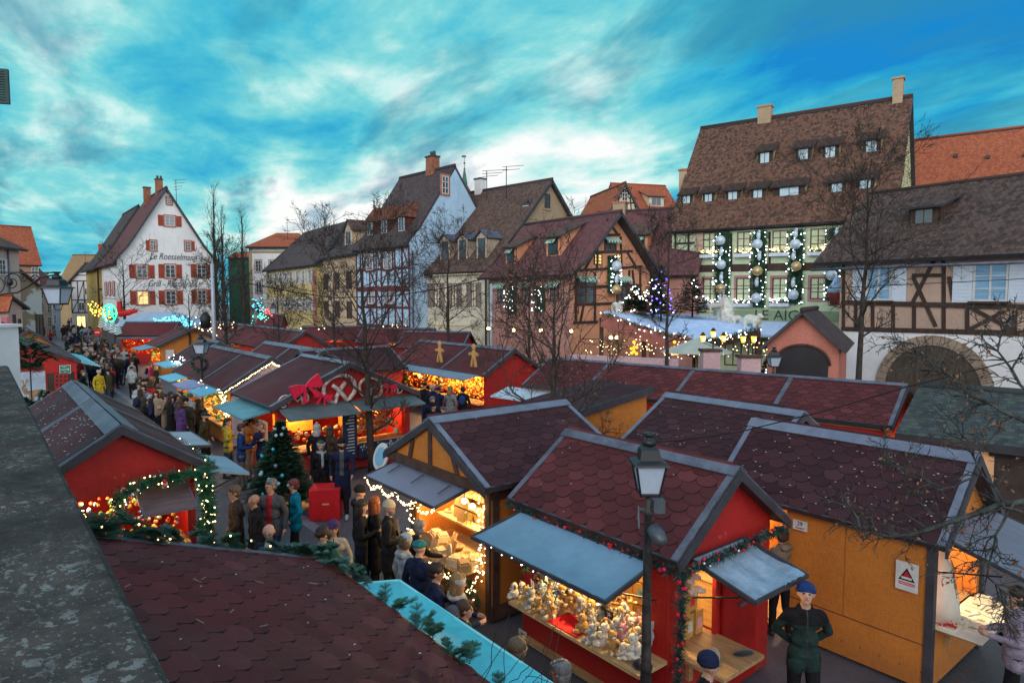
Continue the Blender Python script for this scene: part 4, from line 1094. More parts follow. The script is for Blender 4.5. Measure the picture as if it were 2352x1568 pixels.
# -- tavern
p0=P(1128,631,7.4); p1=P(1313,622,7.4)
H=House('tavern','salmon half-timbered tavern with a steep gable, striped blinds and a fir garland column',p0,p1,7.3)
H.a=1; sal=wallm('salmon_render',(.70,.33,.19),.08); salp=wallm('dusty_pink_render',(.48,.25,.21),.1)
zr=zof(p1+H.n*3.65,487); H.walls(7.4,zr,'x',sal).roof(M['tilep'],.75,.75,.2,flare=.2)
mb=MB(); mb.box(-.03,H.L-.02,-.03,-.001,0,7.3); mb.build('pink_front',salp,H.t)
strp=[mat('blind_green',(.12,.42,.33),.8,.1,4,.1),mat('blind_cream',(.62,.66,.56),.8,.1,4,.1)]
def blind(H,face,u0,v0,u1,v1,out=.4):
    a0,z1=H.px(u0,v0,face); a1,_=H.px(u1,v0,face); _,z0=H.px((u0+u1)/2,v1,face); q=MB(); n=10
    for i in range(n):
        x=a0+(a1-a0)*i/n; x2=a0+(a1-a0)*(i+1)/n
        A=[H.loc(face,x,z1,.06),H.loc(face,x2,z1,.06),H.loc(face,x2,z0,out),H.loc(face,x,z0,out)]; q.poly(A,i%2)
        q.poly([H.loc(face,x,z0,out),H.loc(face,x2,z0,out),H.loc(face,(x+x2)/2,z0-.18,out)],i%2)
    return q.build('striped_blind',strp,H.t)
for i,(u0,v0,u1,v1) in enumerate(((1144,652,1160,695),(1200,650,1219,695),(1265,649,1285,693))): H.wpx(u0,v0,u1,v1,fr=M['bframe'],pane=M['curtain']); blind(H,'F',u0-5,v0-3,u1+5,v0+7)
for u0,v0,u1,v1,b in ((1388,546,1415,580,1),(1325,636,1365,698,1),(1416,636,1440,695,1),(1364,583,1382,608,0),(1415,583,1427,608,0)):
    H.wpx(u0,v0,u1,v1,'R',fr=M['bframe'],pane=M['glass'] if b else M['winlit'])
    if b: blind(H,'R',u0-3,v0-3,u1+3,v0+8)
H.bpx([(1316,622,1474,612),(1316,660,1473,655),(1318,700,1474,694),(1348,580,1452,577),(1372,541,1424,539),(1378,541,1413,503),(1420,541,1393,503),
 (1371,543,1371,620),(1425,543,1427,616),(1364,580,1342,620),(1440,580,1462,616),(1322,625,1322,740),(1366,625,1366,740),(1445,620,1441,700),(1470,615,1470,700),(1340,700,1332,740),(1316,741,1372,739),(1452,620,1460,692)],.17,'R',.05)
HT=H
for f,vv in ((.42,1),(.0,1)): pass
H.dormer(H.L*.17,1.3,8.15,1.25,[sal],M['tileb'],'shed',fr=M['dtimber'],awn=strp); H.dormer(H.L*.66,1.5,8.5,1.35,[sal],M['tileb'],'shed',fr=M['dtimber'],awn=strp)
ink2=mat('dark_painted_letters',(.05,.03,.03),.8,.1,3,0)
for i,chh in enumerate('TAVERNE'):
    a,z=H.px(1317,641+i*14.5,'R'); text_mesh(chh,.62,'painted_letter',ink2,H.t,(H.L+.06,.38,zof(p1,641+i*14.5)),(PI/2,0,PI/2),.004)
H.done()
# -- brown roofed wing behind and the far timbered gable
p0=at(1330,630,50.5); p1=at(1600,625,46.5)
H=House('brown_roofed_wing','brown-roofed wing with one flower-decked dormer between the tavern and the large green house',p0,p1,9)
H.walls(7.6,zof((p0+p1)/2+H.n*4.5,481),'x',salp).roof(M['tilep'],.5,.2,.2)
x,_=H.px(1458,560); H.dormer(x*.98,1.5,9.0,1.5,[sal],M['tileb'],'shed',fr=M['dtimber'],awn=strp); H.chimney(H.L*.2,4.5,H.zr-1,H.zr+.6,1,.8,M['tan'],M['stone'])
H.wpx(1500,650,1520,700,fr=M['bframe']); H.done()
p0=at(1396,490,78); p1=at(1472,480,79)
H=House('far_timbered_gable','cream half-timbered gable under a bright red roof far behind the tavern',p0,p1,11)
H.walls(zof(p0,487),zof((p0+p1)/2,419),'y',M['cream']).roof(M['tiler'],.25,.3,.2)
L=H.L; ze=H.ze; dz=(H.zr-ze)
for f in (.0,.33,.62): H.beam('F',L/2*f,ze+dz*f,L-L/2*f,ze+dz*f,.16)
for k in range(1,7): x=L*k/7; H.beam('F',x,ze,x+(.2 if k<4 else -.2),ze+dz*min(x,L-x)/(L/2)*.92,.14)
for k in (-1,0,1): H.beam('F',L/2+k*.8-.7,ze+dz*.45,L/2+k*.8*.3+.7,ze+dz*.85,.12); H.beam('F',L/2+k*.8+.7,ze+dz*.45,L/2+k*.8*.3-.7,ze+dz*.85,.12)
H.win(L/2-.35,ze+.9,L/2+.35,ze+2.3)
H.done()
# the red roof running to the right of it
p0=at(1440,492,82); p1=at(1570,492,84)
H=House('red_roofed_house','bright red tiled roof far behind, right of the cream timbered gable',p0,p1,10); H.walls(p0.z,zof((p0+p1)/2+H.n*5,424),'x',M['cream']).roof(M['tiler'],.2,.1,.2); H.dormer(H.L*.6,2.2,H.ze+1.3,1.3,[M['cream']],M['tiler'],'shed'); H.done()
# -- the large green house
p0=P(1545,524,10.8); p1=P(2052,491,10.8)
H=House('large_green_house','large pale green house with a vast patched brown roof and many small dormers',p0,p1,12)
grn=wallm('pale_green_render',(.56,.68,.46),.08); zr=zof(p0+H.n*6,293)
H.walls(10.8,zr,'x',wallm('pale_yellow_flank',(.62,.62,.36))).roof(M['tilebig'],.6,.25,.25)
mb=MB(); mb.box(-.02,H.L+.02,-.04,-.001,0,10.6); mb.build('green_front',grn,H.t)
def roofx(u,v,H=H):
    O=H.o+V((0,0,H.ze)); n=(H.e).cross((H.n*(H.D/2)+V((0,0,H.zr-H.ze)))).normalized(); r=ray(u,v); c=V((0,0,EYE)); t=(O-c).dot(n)/r.dot(n); q=c+r*t-H.o; return q.dot(H.e),q.z
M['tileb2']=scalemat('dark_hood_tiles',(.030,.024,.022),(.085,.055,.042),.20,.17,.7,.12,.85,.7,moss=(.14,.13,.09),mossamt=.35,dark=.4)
ytrim=wallm('dormer_cheek_cream',(.55,.50,.30))
dor=lambda c: (1506.8+.3594*c[0],183.8+.3594*c[1])
for cx,cy,wd in ((695,545,1.15),(940,525,1.15),(1112,512,1.15),(1375,478,1.15),(195,818,1.05),(335,808,1.0),(490,795,1.15),(650,785,1.1),(850,772,2.1),(1155,750,1.15),(1335,728,1.15)):
    u,v=dor((cx,cy)); x,z=roofx(u,v); H.dormer(x,wd,z,1.05,[ytrim,M['dtimber']],M['tileb2'],'shed',ov=.16,fr=M['dtimber'],pane=mat('sky_glass',(.45,.62,.70),.3,.1,2,0))
for u in (1756,2062): x,z=roofx(u,278 if u<1900 else 230); H.chimney(x,6,zr-1,zr+(.75 if u<1900 else 1.15),.95 if u<1900 else .6,.7,M['tan'],M['tan'])
H.chimney(-.45,3.2,11,zof(p0+H.n*3,391),.6,.6,M['tan'],M['stone'])
beig=mat('beige_shutter',(.52,.40,.30),.7,.1,2,.1)
for i,(u0,v0,u1,v1) in enumerate(((1616,534,1646,583),(1694,532,1725,581),(1775,529,1811,579),(1862,525,1899,577),(1953,518,1985,556))): H.wpx(u0,v0,u1,v1,fr=mat('red_brown_casement',(.15,.055,.035),.5,.2,3,.1),pane=mat('dim_curtain',(.16,.20,.26),.5,.3,2,.1,stretch=(8,8,1)) if i not in(0,4) else M['winlit'] if i==4 else M['glass'],sh=beig if i==0 else None,shr=False,shw=.6)
for i,(u0,v0,u1,v1) in enumerate(((1616,640,1649,692),(1692,638,1726,692),(1775,638,1811,690),(1862,637,1899,687))): H.wpx(u0,v0,u1,v1,fr=M['bframe'],trim=wallm('rose_surround',(.42,.22,.24)),pane=MATS['dim_curtain'],sh=beig if i==0 else None,shr=False,shw=.6)
H.bpx([(1549,618,2060,608),(1549,530,2060,500)],.5,'F',.09)
H.bpx([(1553,560,1609,557),(1553,594,1609,592),(1582,535,1582,615),(1552,535,1552,720),(1680,535,1680,612),(1768,532,1768,610)],.16,'F',.05)
HG=H
# sill boxes with small decorations
snow=mat('white_fleece',(.62,.72,.82),.9,.15,5,.3); tw=[M['fir'],snow]
for (u0,u1,v) in ((1611,1652,586),(1689,1729,584),(1770,1815,582),(1858,1903,580),(1611,1655,697),(1688,1732,697),(1770,1815,696)):
    a0,z=H.px(u0,v); a1,_=H.px(u1,v); q=MB(); q.box(a0,a1,-.42,-.05,z-.22,z,0); sb=q.build('window_box',snow,H.t)
    q=MB(); R=random.Random(int(u0+v))
    for k in range(40): blades(q,V((R.uniform(a0,a1),-.25,z+.05)),V((0,0,1)),.22,5,R,.02)
    q.build('window_box_greenery',M['fir'],sb)
    q=MB(); 
    for k in range(22): q.ball((R.uniform(a0,a1),-.25+R.uniform(-.15,.12),z+R.uniform(.05,.35)),.03,6,4)
    q.build('fairy_lights',M['bulbw'] if v<600 else M['bulbc'],sb)
sgn=mat('sign_green',(.24,.34,.21),.8,.1,2,.1)
a0,z1=H.px(1640,712); a1,_=H.px(1990,712); _,z0=H.px(1750,735); q=MB(); q.box(a0,a1,-.12,-.042,z0,z1); sb=q.build('signboard',sgn,H.t)
al,zl=H.px(1735,723); ar,_=H.px(1872,723); o=text_mesh('LE AIGLE',.95,'sign_lettering',mat('sign_ink',(.03,.05,.03),.7,.1,2,0),sb,((al+ar)/2,-.13,(z0+z1)/2),(PI/2,0,0),.01); o.scale=((ar-al)/o.dimensions.x,1,1)
H.done()
# -- orange roof behind at right
p0=at(2070,470,50); p1=at(2480,440,44)
H=House('orange_tiled_roof_house','house with a broad plain orange tiled roof dotted with small vents at the upper right',p0,p1,13)
H.walls(p0.z-2,zof(p0+H.n*6.5,322),'x',sal).roof(M['tiler'],.4,.3,.2)
q=MB()
for f,g in ((.3,.75),(.5,.7),(.72,.68),(.2,.45),(.42,.42),(.62,.4)):
    x=H.L*f; y=6.5*g; z=H.ze+(H.zr-H.ze)*g; q.box(x-.15,x+.15,y-.25,y+.1,z-.05,z+.18)
q.build('roof_vents',M['dmetal'],H.rf); H.done()
# -- timbered house with the great arch
p0=P(1932,590,7.8); p1=P(2460,562,7.8)
H=House('arched_timbered_house','broad half-timbered house with white shutters above a great round stone archway at the right',p0,p1,9)
sw_=wallm('salmon_pale_infill',(.50,.35,.27),.08); H.walls(7.8,zof(p0+H.n*4.5,440),'x',sw_).roof(M['tilem'],.7,1.1,.2)
zc=zof(p0,757); mb=MB(); mb.box(-.04,H.L+.04,-.05,-.001,0,zc); mb.build('whitewashed_base',M['white'],H.t)
wsh=mat('white_blue_shutter',(.60,.68,.78),.6,.05,2,.1)
for u0,v0,u1,v1 in ((1992,611,2050,690),(2238,604,2319,692)):
    H.wpx(u0,v0,u1,v1,fr=M['wframe'],bars=(2,3),sh=wsh,shw=(.66 if u0<2100 else .78),sill=M['dtimber'],pane=mat('slatted_blind',(.22,.42,.62),.5,.25,1.5,.1,stretch=(.3,.3,9)))
H.bpx([(1934,596,2400,572),(1934,694,2400,706),(1934,755,2400,766)],.22,'F',.09)
H.bpx([(1938,600,1938,752),(1966,700,1966,754),(2005,700,2005,754),(2052,700,2052,755),(2168,592,2168,757),(2222,700,2222,757),(2331,700,2331,760),(2146,598,2096,696),(2098,636,2150,750),(2096,632,2168,632),(2226,704,2328,758),(2328,704,2226,757),(2180,635,2190,690),(2372,600,2372,760),(2100,700,2100,755),(1986,700,1968,752)],.16,'F',.05)
# arch
ac,zt=H.px(2146,770); al,_=H.px(2010,800); ar,_=H.px(2283,800); ro=(ar-al)/2; zc2=zt-ro; ri=ro-.45; q=MB(); n=22
for i in range(n):
    t0=PI*i/n+.006; t1=PI*(i+1)/n-.006
    pts=[(ac+r*cos(t),-.16,zc2+r*sin(t)) for r,t in ((ri,t0),(ro,t0),(ro,t1),(ri,t1))]; q.poly(pts,0,(0,.1,0))
q.box(ac-ro,ac-ri,-.16,-.06,0,zc2); q.box(ac+ri,ac+ro,-.16,-.06,0,zc2); q.build('stone_arch',mat('arch_stone',(.30,.23,.17),.85,.25,2,.4),H.t)
q=MB(); q.poly([(ac+ri*cos(PI*i/20),-.10,zc2+ri*sin(PI*i/20)) for i in range(21)]+[(ac-ri,-.10,0),(ac+ri,-.10,0)],0,(0,.04,0)); q.build('plank_door',mat('grey_planks',(.085,.065,.05),.85,.3,1.2,.4,stretch=(8,1,1)),H.t)
def roofx2(u,v): return roofx(u,v,H)
x,z=roofx(2122,519,H); H.dormer(x,1.4,z,.95,[M['btimber']],M['tilem'],'shed',fr=M['dtimber'])
q=MB(); q.tube([(-1.1,-.85,7.15),(H.L,-.85,7.15)],.08,6); q.build('gutter',M['metal'],H.t); H.done()
# antennas
def antenna(u,v0,v1,Y,label,wd=1.2,bars=3):
    b=at(u,v1,Y); top=at(u,v0,Y).z; t=tag(thing('roof_antenna',label,'antenna',b,0,'television aerials on the roofs')); q=MB(); h=top-b.z
    q.tube([(0,0,-1),(0,0,h)],.035,4)
    for k in range(bars): z=h*(1-.18*k-.03); q.tube([(-wd*.2,0,z),(wd*(.9-.2*k),0,z+.12)],.02,4)
    q.build('aerial',M['dmetal'],t)
antenna(405,413,455,76,'aerial beside the apex of the white gabled restaurant',1.4,4)
antenna(1118,392,428,55,'aerial with long tilted boom on the mansard roof',1.9,3); antenna(1163,382,428,55,'aerial with two crossbars right of the other on the mansard roof',1.6,2)
antenna(660,505,540,106,'thin aerial on the hipped red roof',1.6,2); antenna(196,578,600,115,'aerial above the small timbered house down the street',1.3,2)
# ================================================================ terrace parapet
E0=P(20,840,4.7); E1=P(400,1568,4.7); pd=(E1-E0).normalized(); pl=V((pd.y,-pd.x,0)); 
if pl.x>0: pl=-pl
def parapetm():
    m,t,b=newmat('lichen_sandstone'); tcn=t.n('ShaderNodeTexCoord'); v=tcn.outputs['Object']
    n1=t.noise(v,2.2,6,.65); n2=t.noise(v,14,6,.7); n3=t.noise(v,60,3,.6)
    base=t.ramp(t.m('ADD',t.m('MULTIPLY',n1,.6),t.m('MULTIPLY',n2,.4)),[(.32,(.020,.020,.020)),(.5,(.052,.050,.048)),(.68,(.098,.088,.078))])
    vo=t.n('ShaderNodeTexVoronoi'); vo.feature='F1'; vo.inputs['Scale'].default_value=22; mpn=t.n('ShaderNodeMapping'); t.l(v,mpn.inputs[0]); 
    wv=t.n('ShaderNodeVectorMath',operation='ADD'); t.l(v,wv.inputs[0]); cbb=t.n('ShaderNodeCombineXYZ'); t.l(t.m('MULTIPLY',n2,.25),cbb.inputs[0]); t.l(t.m('MULTIPLY',n1,.3),cbb.inputs[1]); t.l(cbb.outputs[0],wv.inputs[1]); t.l(wv.outputs[0],vo.inputs['Vector'])
    ds=t.m('ADD',vo.outputs['Distance'],t.m('MULTIPLY',n2,-.55))
    big=t.ramp(n1,[(.46,0.0),(.60,1.0)])
    k=t.m('MULTIPLY',t.ramp(ds,[(.02,1.0),(.06,0.0)]),big)
    sm=t.m('MULTIPLY',t.ramp(t.noise(v,55,4,.6),[(.60,0.0),(.64,1.0)]),t.ramp(n1,[(.40,.1),(.56,1.0)]))
    k=t.m('MAXIMUM',k,sm)
    c=t.mix(t.m('MULTIPLY',k,.6),base,(.25,.29,.28)); t.l(c,b.inputs['Base Color']); b.inputs['Roughness'].default_value=.95; b.inputs['Specular IOR Level'].default_value=.1
    h=t.m('ADD',t.m('ADD',t.m('MULTIPLY',n2,.6),t.m('MULTIPLY',n3,.3)),t.m('MULTIPLY',k,.15)); t.l(t.bump(h,.55,.02),b.inputs['Normal']); return m
par=tag(thing('parapet','weathered grey stone parapet blotched with pale lichen, running up the left edge','parapet',E0,math.atan2(pd.y,pd.x)))
mb=MB(); Lp=(E1-E0).length+3; a=-.1; i=0; R=random.Random(3)
while a<Lp:
    b=a+R.uniform(1.5,2.1); z=.0+R.uniform(-.006,.006)
    yy=1.3 if V((-pd.y,pd.x,0)).dot(pl)>0 else -1.3
    lo,hi=(0,yy) if yy>0 else (yy,0)
    # slab with slightly chamfered edges
    x0,x1=a+.008,b-.008; c=.025
    vs=[(x0,lo,-.22),(x1,lo,-.22),(x1,hi,-.22),(x0,hi,-.22),(x0,lo,z-c),(x1,lo,z-c),(x1,hi,z-c),(x0,hi,z-c),(x0+c,lo+c,z),(x1-c,lo+c,z),(x1-c,hi-c,z),(x0+c,hi-c,z)]
    mb.add(vs,[(3,2,1,0),(0,1,5,4),(1,2,6,5),(2,3,7,6),(3,0,4,7),(4,5,9,8),(5,6,10,9),(6,7,11,10),(7,4,8,11),(8,9,10,11)])
    a=b
mb.build('coping_stones',parapetm(),par)
mb=MB(); mb.box(-.1,Lp,.12 if yy>0 else -1.2,1.2 if yy>0 else -.12,-4.7,-.22); mb.build('retaining_wall',wallm('terrace_stone',(.22,.19,.17)),par)
# bits at the far left
c=at(-12,790,10.4); t=thing('white_pier','whitewashed pier standing at the far end of the lichened parapet','pier',(c.x,c.y,0)); mb=MB(); mb.box(-.3,.16,-.25,.3,0,zof(c,752)); mb.box(-.34,.20,-.29,.34,zof(c,752),zof(c,745)); mb.build('pier',M['white'],t)
t0=at(16,800,15.5); t=thing('hanging_sign','faded pink upright sign board with rows of dark letters behind the white pier','sign',(t0.x,t0.y,0),math.atan2(-.78,.625)+.35); mb=MB(); mb.box(-.16,.16,-.03,.03,2.0,zof(t0,727)); mb.build('board',wallm('faded_pink_board',(.45,.16,.19)),t)
for i,ch in enumerate('HOTEL'): pass
q=MB()
for i in range(6): z=zof(t0,742+i*9); q.box(-.13,-.02,-.037,-.0305,z-.03,z+.03); q.box(.04,.11,-.037,-.0305,z-.03,z+.01)
q.build('lettering',M['black'],t)
c=at(-6,198,9.5); t=thing('louvred_shutter','dark green louvred shutter cut off by the left edge high above the street','shutter',(c.x,c.y,c.z),.3); mb=MB(); mb.box(-.25,.0,-.02,.02,-.22,.22)
mb.box(.0,.14,-.025,.025,-.24,-.2); mb.box(.0,.14,-.025,.025,.2,.24); mb.box(.1,.14,-.025,.025,-.2,.2)
for k in range(11): mb.box(.0,.1,-.02,.02,-.19+k*.036,-.165+k*.036)
mb.build('shutter',mat('dark_green_shutter',(.02,.06,.06),.6,.2,3,.1),t)
# ================================================================ stalls
def SN(u,v,zr,ang,side=.2): p=P(u,v,zr+.1)+dirv(ang)*side; return (p.x,p.y)
# ---- foreground lean-to roof
Ef=P(745,1290,2.42); L=7.2; W=3.1
o=Ef-dirv(AN)*(L+.2)+dirv(AN+PI/2)*(W/2+.2)
F1=Stall('market_chalet','lean-to chalet in the foreground with a large dark red scalloped shingle roof edged with fir',(o.x,o.y),AN,L,W,2.47,3.55,mono=True)
F1.walls(M['orange']); F1.roof(M['shred'],.2,.2,scales=('R',),trim=M['dmetal'],mscale=[M['shred'],mat('shingle_edge_shade',(.018,.010,.012),.9,.2,5,0)])
F1.awning('R',1.6,7.0,2.30,2.10,1.0,mat('cyan_tarpaulin',(.08,.54,.63),.5,.14,1.2,.5),sag=.09,rough=.045,rim=mat('cyan_hem',(.25,.75,.80),.6,.05,2,0),label='bright cyan tarpaulin flap')
# ---- red chalet row at the left
def red_row():
    n=SN(280,973,3.3,AN,.22); s=Stall('market_chalet','red-gabled chalet below the parapet with white-speckled dark roof, garland arch and propped wooden flap',n,AN,3.6,2.5,2.5,3.3)
    s.walls(M['red'],open=[('G',-1.1,1.1,.95,2.05)]); s.roof(M['shdark'],.32,.22,capm=M['metal'],cap=.3)
    return s
S12=red_row()
S12.awning('R',-.25,1.5,2.35,2.12,.95,mat('blue_grey_flap',(.20,.33,.42),.5,.12,2,.2))
fr=S12.awning('R',2.1,4.1,2.4,2.3,.85,mat('pale_framed_flap',(.30,.36,.42),.6,.1,2,.1),rim=M['dmetal'])
# second unit behind it
n2=S12.world((3.6+.5,0,0)); S12b=Stall('market_chalet','chalet joined behind the red-gabled one below the parapet, dark felt roof, grey ridge strip',(n2.x,n2.y),AN,3.9,2.5,2.5,3.3)
S12b.walls(M['red']); S12b.roof(M['shdark'],.32,.2,cap=.3)
# G front of S12: flap, lit goods
a0,_=S12.px(300,1180,'G'); a1,_=S12.px(445,1150,'G')
plank=mat('grey_brown_planks',(.15,.11,.115),.65,.25,2,.3,stretch=(1,1,14))
S12.awning('G',min(a0,a1)+.12,max(a0,a1)-.10,2.08,1.78,.75,plank,label='propped wooden plank flap',rim=mat('flap_frame',(.14,.12,.15),.6,.1,2,.1))
S12.light(.3,-.6,1.95,30,(1,.66,.28)); S12.light(.3,.6,1.95,30,(1,.66,.28)); S12.counter('G',-1.1,1.1,.95,.25,M['wood'])
q=MB(); R=random.Random(4); gm=[mat('gl_%d'%i,c,.35,.1,5,0,metal=.2) for i,c in enumerate(((.6,.05,.04),(.7,.5,.1),(.1,.2,.6),(.6,.6,.62),(.1,.4,.15),(.7,.3,.1)))]
for k in range(170): q.ball((R.uniform(.12,.5),R.uniform(-1,1),R.uniform(.98,1.9)),R.uniform(.03,.05),6,5,R.randint(0,5))
tag(q.build('glass_baubles',gm,None,loc=S12.o,rot=(0,0,AN)),'mass of small shiny baubles glittering inside the red-gabled chalet','baubles',kind='stuff')
rb=[mat('bauble_red',(.6,.02,.04),.25,.1,3,0,metal=.5),mat('bauble_pink',(.75,.35,.32),.35,.1,3,0),mat('bauble_silver',(.7,.7,.72),.2,.1,3,0,metal=.8)]
gg=[M['garl'],mat('garl_bright',(.02,.16,.08),.6,.4,4,0)]
yl=lambda y,z: S12.world((-.30,y,z))
uv=lambda u,v: S12.world((-.32,)+(lambda r:(r[0],r[1]))(S12.px(u,v,'G')))
pts=[uv(268,1170),uv(262,1140),uv(290,1112),uv(345,1100),uv(400,1085),uv(440,1078),uv(458,1100),uv(470,1140),uv(465,1185),uv(452,1215)]
garland('garland','thick green garland arch with lights, stars and red flowers over the red-gabled chalet front',pts,.17,.022,13,gg,bulbs=M['bulbw'],bn=46,br=.014,baubles=rb,nb=14,rb=.045,wd=.022)
pts=[S12.world((-.25,-1.42,2.45)),S12.world((-.25,-1.42,2.0)),S12.world((-.22,-1.42,1.3)),S12.world((-.22,-1.40,.7))]
garland('garland','green garland hanging down the right front corner of the red-gabled chalet',pts,.17,.022,13,gg,bulbs=M['bulbw'],bn=26,br=.014,baubles=rb,nb=6,rb=.045,seed=3,wd=.022)
pts=[S12.world((-.1,-1.62,2.3)),S12.world((1.2,-1.62,2.3)),S12.world((2.4,-1.62,2.3)),S12.world((3.4,-1.62,2.3))]
garland('garland','thin green garland along the street side eave of the red-gabled chalet',pts,.09,.03,9,gg,bulbs=M['bulbw'],bn=16,br=.012,baubles=rb,nb=6,rb=.03,seed=5)
# ---- lean-to with the deer mural
Er=P(180,828,2.35); W=3.0
o=Er+dirv(AN+PI/2)*(W/2+.1)
S13=Stall('market_chalet','red lean-to chalet painted with a stag mural, a barred window and a green arrow sign',(o.x,o.y),AN,9.5,W,2.4,3.7,mono=True)
S13.walls(M['red']); S13.roof(M['shmid'],.2,.2,div=(2.6,3.4,6.2))
for k,(a,b,c) in enumerate(((.1,2.1,(.22,.45,.52)),(2.4,4.4,(.12,.55,.70)),(4.7,6.6,(.12,.55,.70)),(6.9,8.8,(.12,.55,.70)))): S13.awning('R',a,b,2.3,1.98,1.1,mat('flap_cyan%d'%(k>0),c,.5,.12,1.5,.2),sag=.04)
def gpx(s,face,u,v,out=.02): a,z=s.px(u,v,face); return s.loc(face,a,z,out)
def panel(s,face,u0,v0,u1,v1,name,m,out=.012,th=.02):
    a0,z1=s.px(u0,v0,face); a1,z0=s.px(u1,v1,face); mb=MB(); s.pbox(mb,face,min(a0,a1),max(a0,a1),min(z0,z1),max(z0,z1),out,out+th); return mb.build(name,m,s.t)
panel(S13,'G',41,855,108,950,'mural_board',mat('mural_sky',(.42,.52,.62),.7,.2,1,.05))
q=MB()  # painted stag: body, legs, neck, head, antlers, flat shapes on the board
def gp(u,v,o=.036): return gpx(S13,'G',u,v,o)
brown=mat('mural_brown',(.36,.22,.12),.8,.3,4,.05); 
for (a,b,r) in (((66,905),(98,900),.22),((62,905),(55,892),.13),((55,890),(50,889),.09),((68,912),(70,935),.05),((76,912),(77,935),.05),((90,912),(92,935),.05),((98,908),(101,935),.05),((56,888),(52,872),.025),((57,888),(62,870),.025),((52,878),(47,872),.02),((61,878),(67,872),.02)):
    A=gp(*a); B=gp(*b); q.bar(A,B,r*1.6 if r>.1 else r*1.8,.012,0,up=(1,0,0))
q.build('painted_stag',brown,S13.t)
panel(S13,'G',108,857,172,893,'window_shutters',M['dtimber'],.012,.03); f=panel(S13,'G',124,858,157,892,'window',M['red'],.045,.02)
q=MB()
for i in range(3):
    for j in range(3):
        a0,z1=S13.px(127+i*9.6,861+j*9.6,'G'); a1,z0=S13.px(134+i*9.6,867+j*9.6,'G'); S13.pbox(q,'G',min(a0,a1),max(a0,a1),min(z0,z1),max(z0,z1),.066,.07)
q.build('panes',M['dtimber'],f)
# green arrow sign
a0,z1=S13.px(136,839,'G'); a1,z0=S13.px(163,857,'G'); c0=S13.loc('G',(a0+a1)/2,(z0+z1)/2,.05); wv=abs(a1-a0); hv=abs(z1-z0)
t=thing('direction_sign','green sign with a white arrow pointing right on the red lean-to chalet','sign',S13.world(c0),AN-PI/2)
q=MB(); q.box(-wv/2,wv/2,-.01,.01,-hv/2,hv/2,0); q.box(-wv/2+.03,wv/2-.03,-.016,-.0105,-hv/2+.03,hv/2-.03,1)
q.bar((-wv*.38,-.02,0),(wv*.3,-.02,0),.006,.035,0); q.bar((wv*.34,-.02,0),(wv*.22,-.02,.07),.006,.035,0); q.bar((wv*.34,-.02,0),(wv*.22,-.02,-.07),.006,.035,0)
q.bar((-wv*.25,-.02,.13),(wv*.1,-.02,.13),.004,.03,2); q.bar((-wv*.15,-.02,-.13),(wv*.1,-.02,-.13),.004,.03,2)
q.build('panel',[M['wframe'],mat('sign_teal',(.01,.22,.16),.5,.05,3,0),mat('sign_pale',(.35,.7,.6),.6,.05,3,0)],t)
# fir bush in front of it
def bush(name,label,c,r,h,n,seed,mats=None,cat='fir bush',L=.5,wd=.02,wl=.09):
    R=random.Random(seed); t=thing(name,label,cat,(c[0],c[1],c[2])); q=MB()
    for k in range(n):
        a=R.uniform(0,2*PI); e=R.uniform(-.3,1.3); d=V((cos(a)*cos(e),sin(a)*cos(e),sin(e))); p=V((cos(a)*r*R.uniform(0,.7),sin(a)*r*R.uniform(0,.7),h*R.uniform(.1,.9)))
        fir_spray(q,p,d,L*R.uniform(.7,1.2),R,.35,wl,12,R.randint(0,1),wd)
    q.build('foliage',mats or [M['fir'],M['fir']],t); s=MB(); s.tube([(0,0,-c[2]),(0,0,h*.6)],.03,5); s.build('stem',M['bark'],t); return t
c=P(75,960,0); dirc=c*.93; zz=zof(dirc,858)
bush('fir_tree','dark loose-branched fir in front of the stag mural',(dirc.x,dirc.y,zz),.6,1.5,46,8,L=.75,wd=.035,wl=.13)
c=at(85,935,22); bush('fir_tree','low dark fir bush between the mural chalet and the dark felt roof',(c.x,c.y,c.z-.4),.4,.7,34,9,L=.45,wd=.03,wl=.11)
# ---- orange gable further on
Er=P(134,795,2.35); o=Er+dirv(AN+PI/2)*(1.6)
S14=Stall('market_chalet','ochre-gabled chalet beyond the red mural chalet at the far left',(o.x,o.y),AN,5,3.0,2.4,3.5); S14.walls(M['orange']); S14.roof(M['shmid'],.25,.2)
# ---- half-timbered ochre gable in the middle
def apexnear(u,v,zr,ang): return SN(u,v,zr,ang,.15)
S4=Stall('market_chalet','ochre half-timbered gabled chalet selling wooden crafts under a grey awning',SN(985,957,3.42,BN,.42),BN,2.6,2.7,2.72,3.42)
S4.walls(M['orange'],open=[('G',-1.12,1.1,.9,2.3)],inner=M['lwood']); S4.roof(M['shdark'],.40,.42,scales=('R',),mscale=[M['shdark'],MATS['shingle_edge_shade']],capm=mat('pale_flashing',(.16,.195,.26),.45,.2,3,.1,metal=.2),cap=.19)
q=MB(); gp_=[S4.loc('G',a,z,.34) for a,z in ((-1.62,2.56),(1.62,2.56),(0,3.36))]; q.poly(gp_,0,thick=V((-.04,0,0))); q.build('gable_panel',M['orange'],S4.t)
q=MB(); h=1.35; S4.pbox(q,'G',-1.66,1.66,2.46,2.62,.30,.43); 
for a,b in ((-.0,-.0),(.75,.62),(-.9,-.75)): q.bar(S4.loc('G',a,2.62,.40),S4.loc('G',b,S4.ztop(b)-.10,.40),.1,.04,0,up=(-1,0,0))
for a in (-h+.06,h-.06): S4.pbox(q,'G',a-.06,a+.06,.05,2.4,.003,.05)
for a in (.08,.75,2.5): S4.pbox(q,'R',a-.06,a+.06,.05,2.38,.003,.05)
S4.pbox(q,'R',0,2.6,2.2,2.32,.004,.055); S4.pbox(q,'R',0,2.6,.05,.3,.004,.055)
q.build('timber_frame',M['btimber'],S4.t)
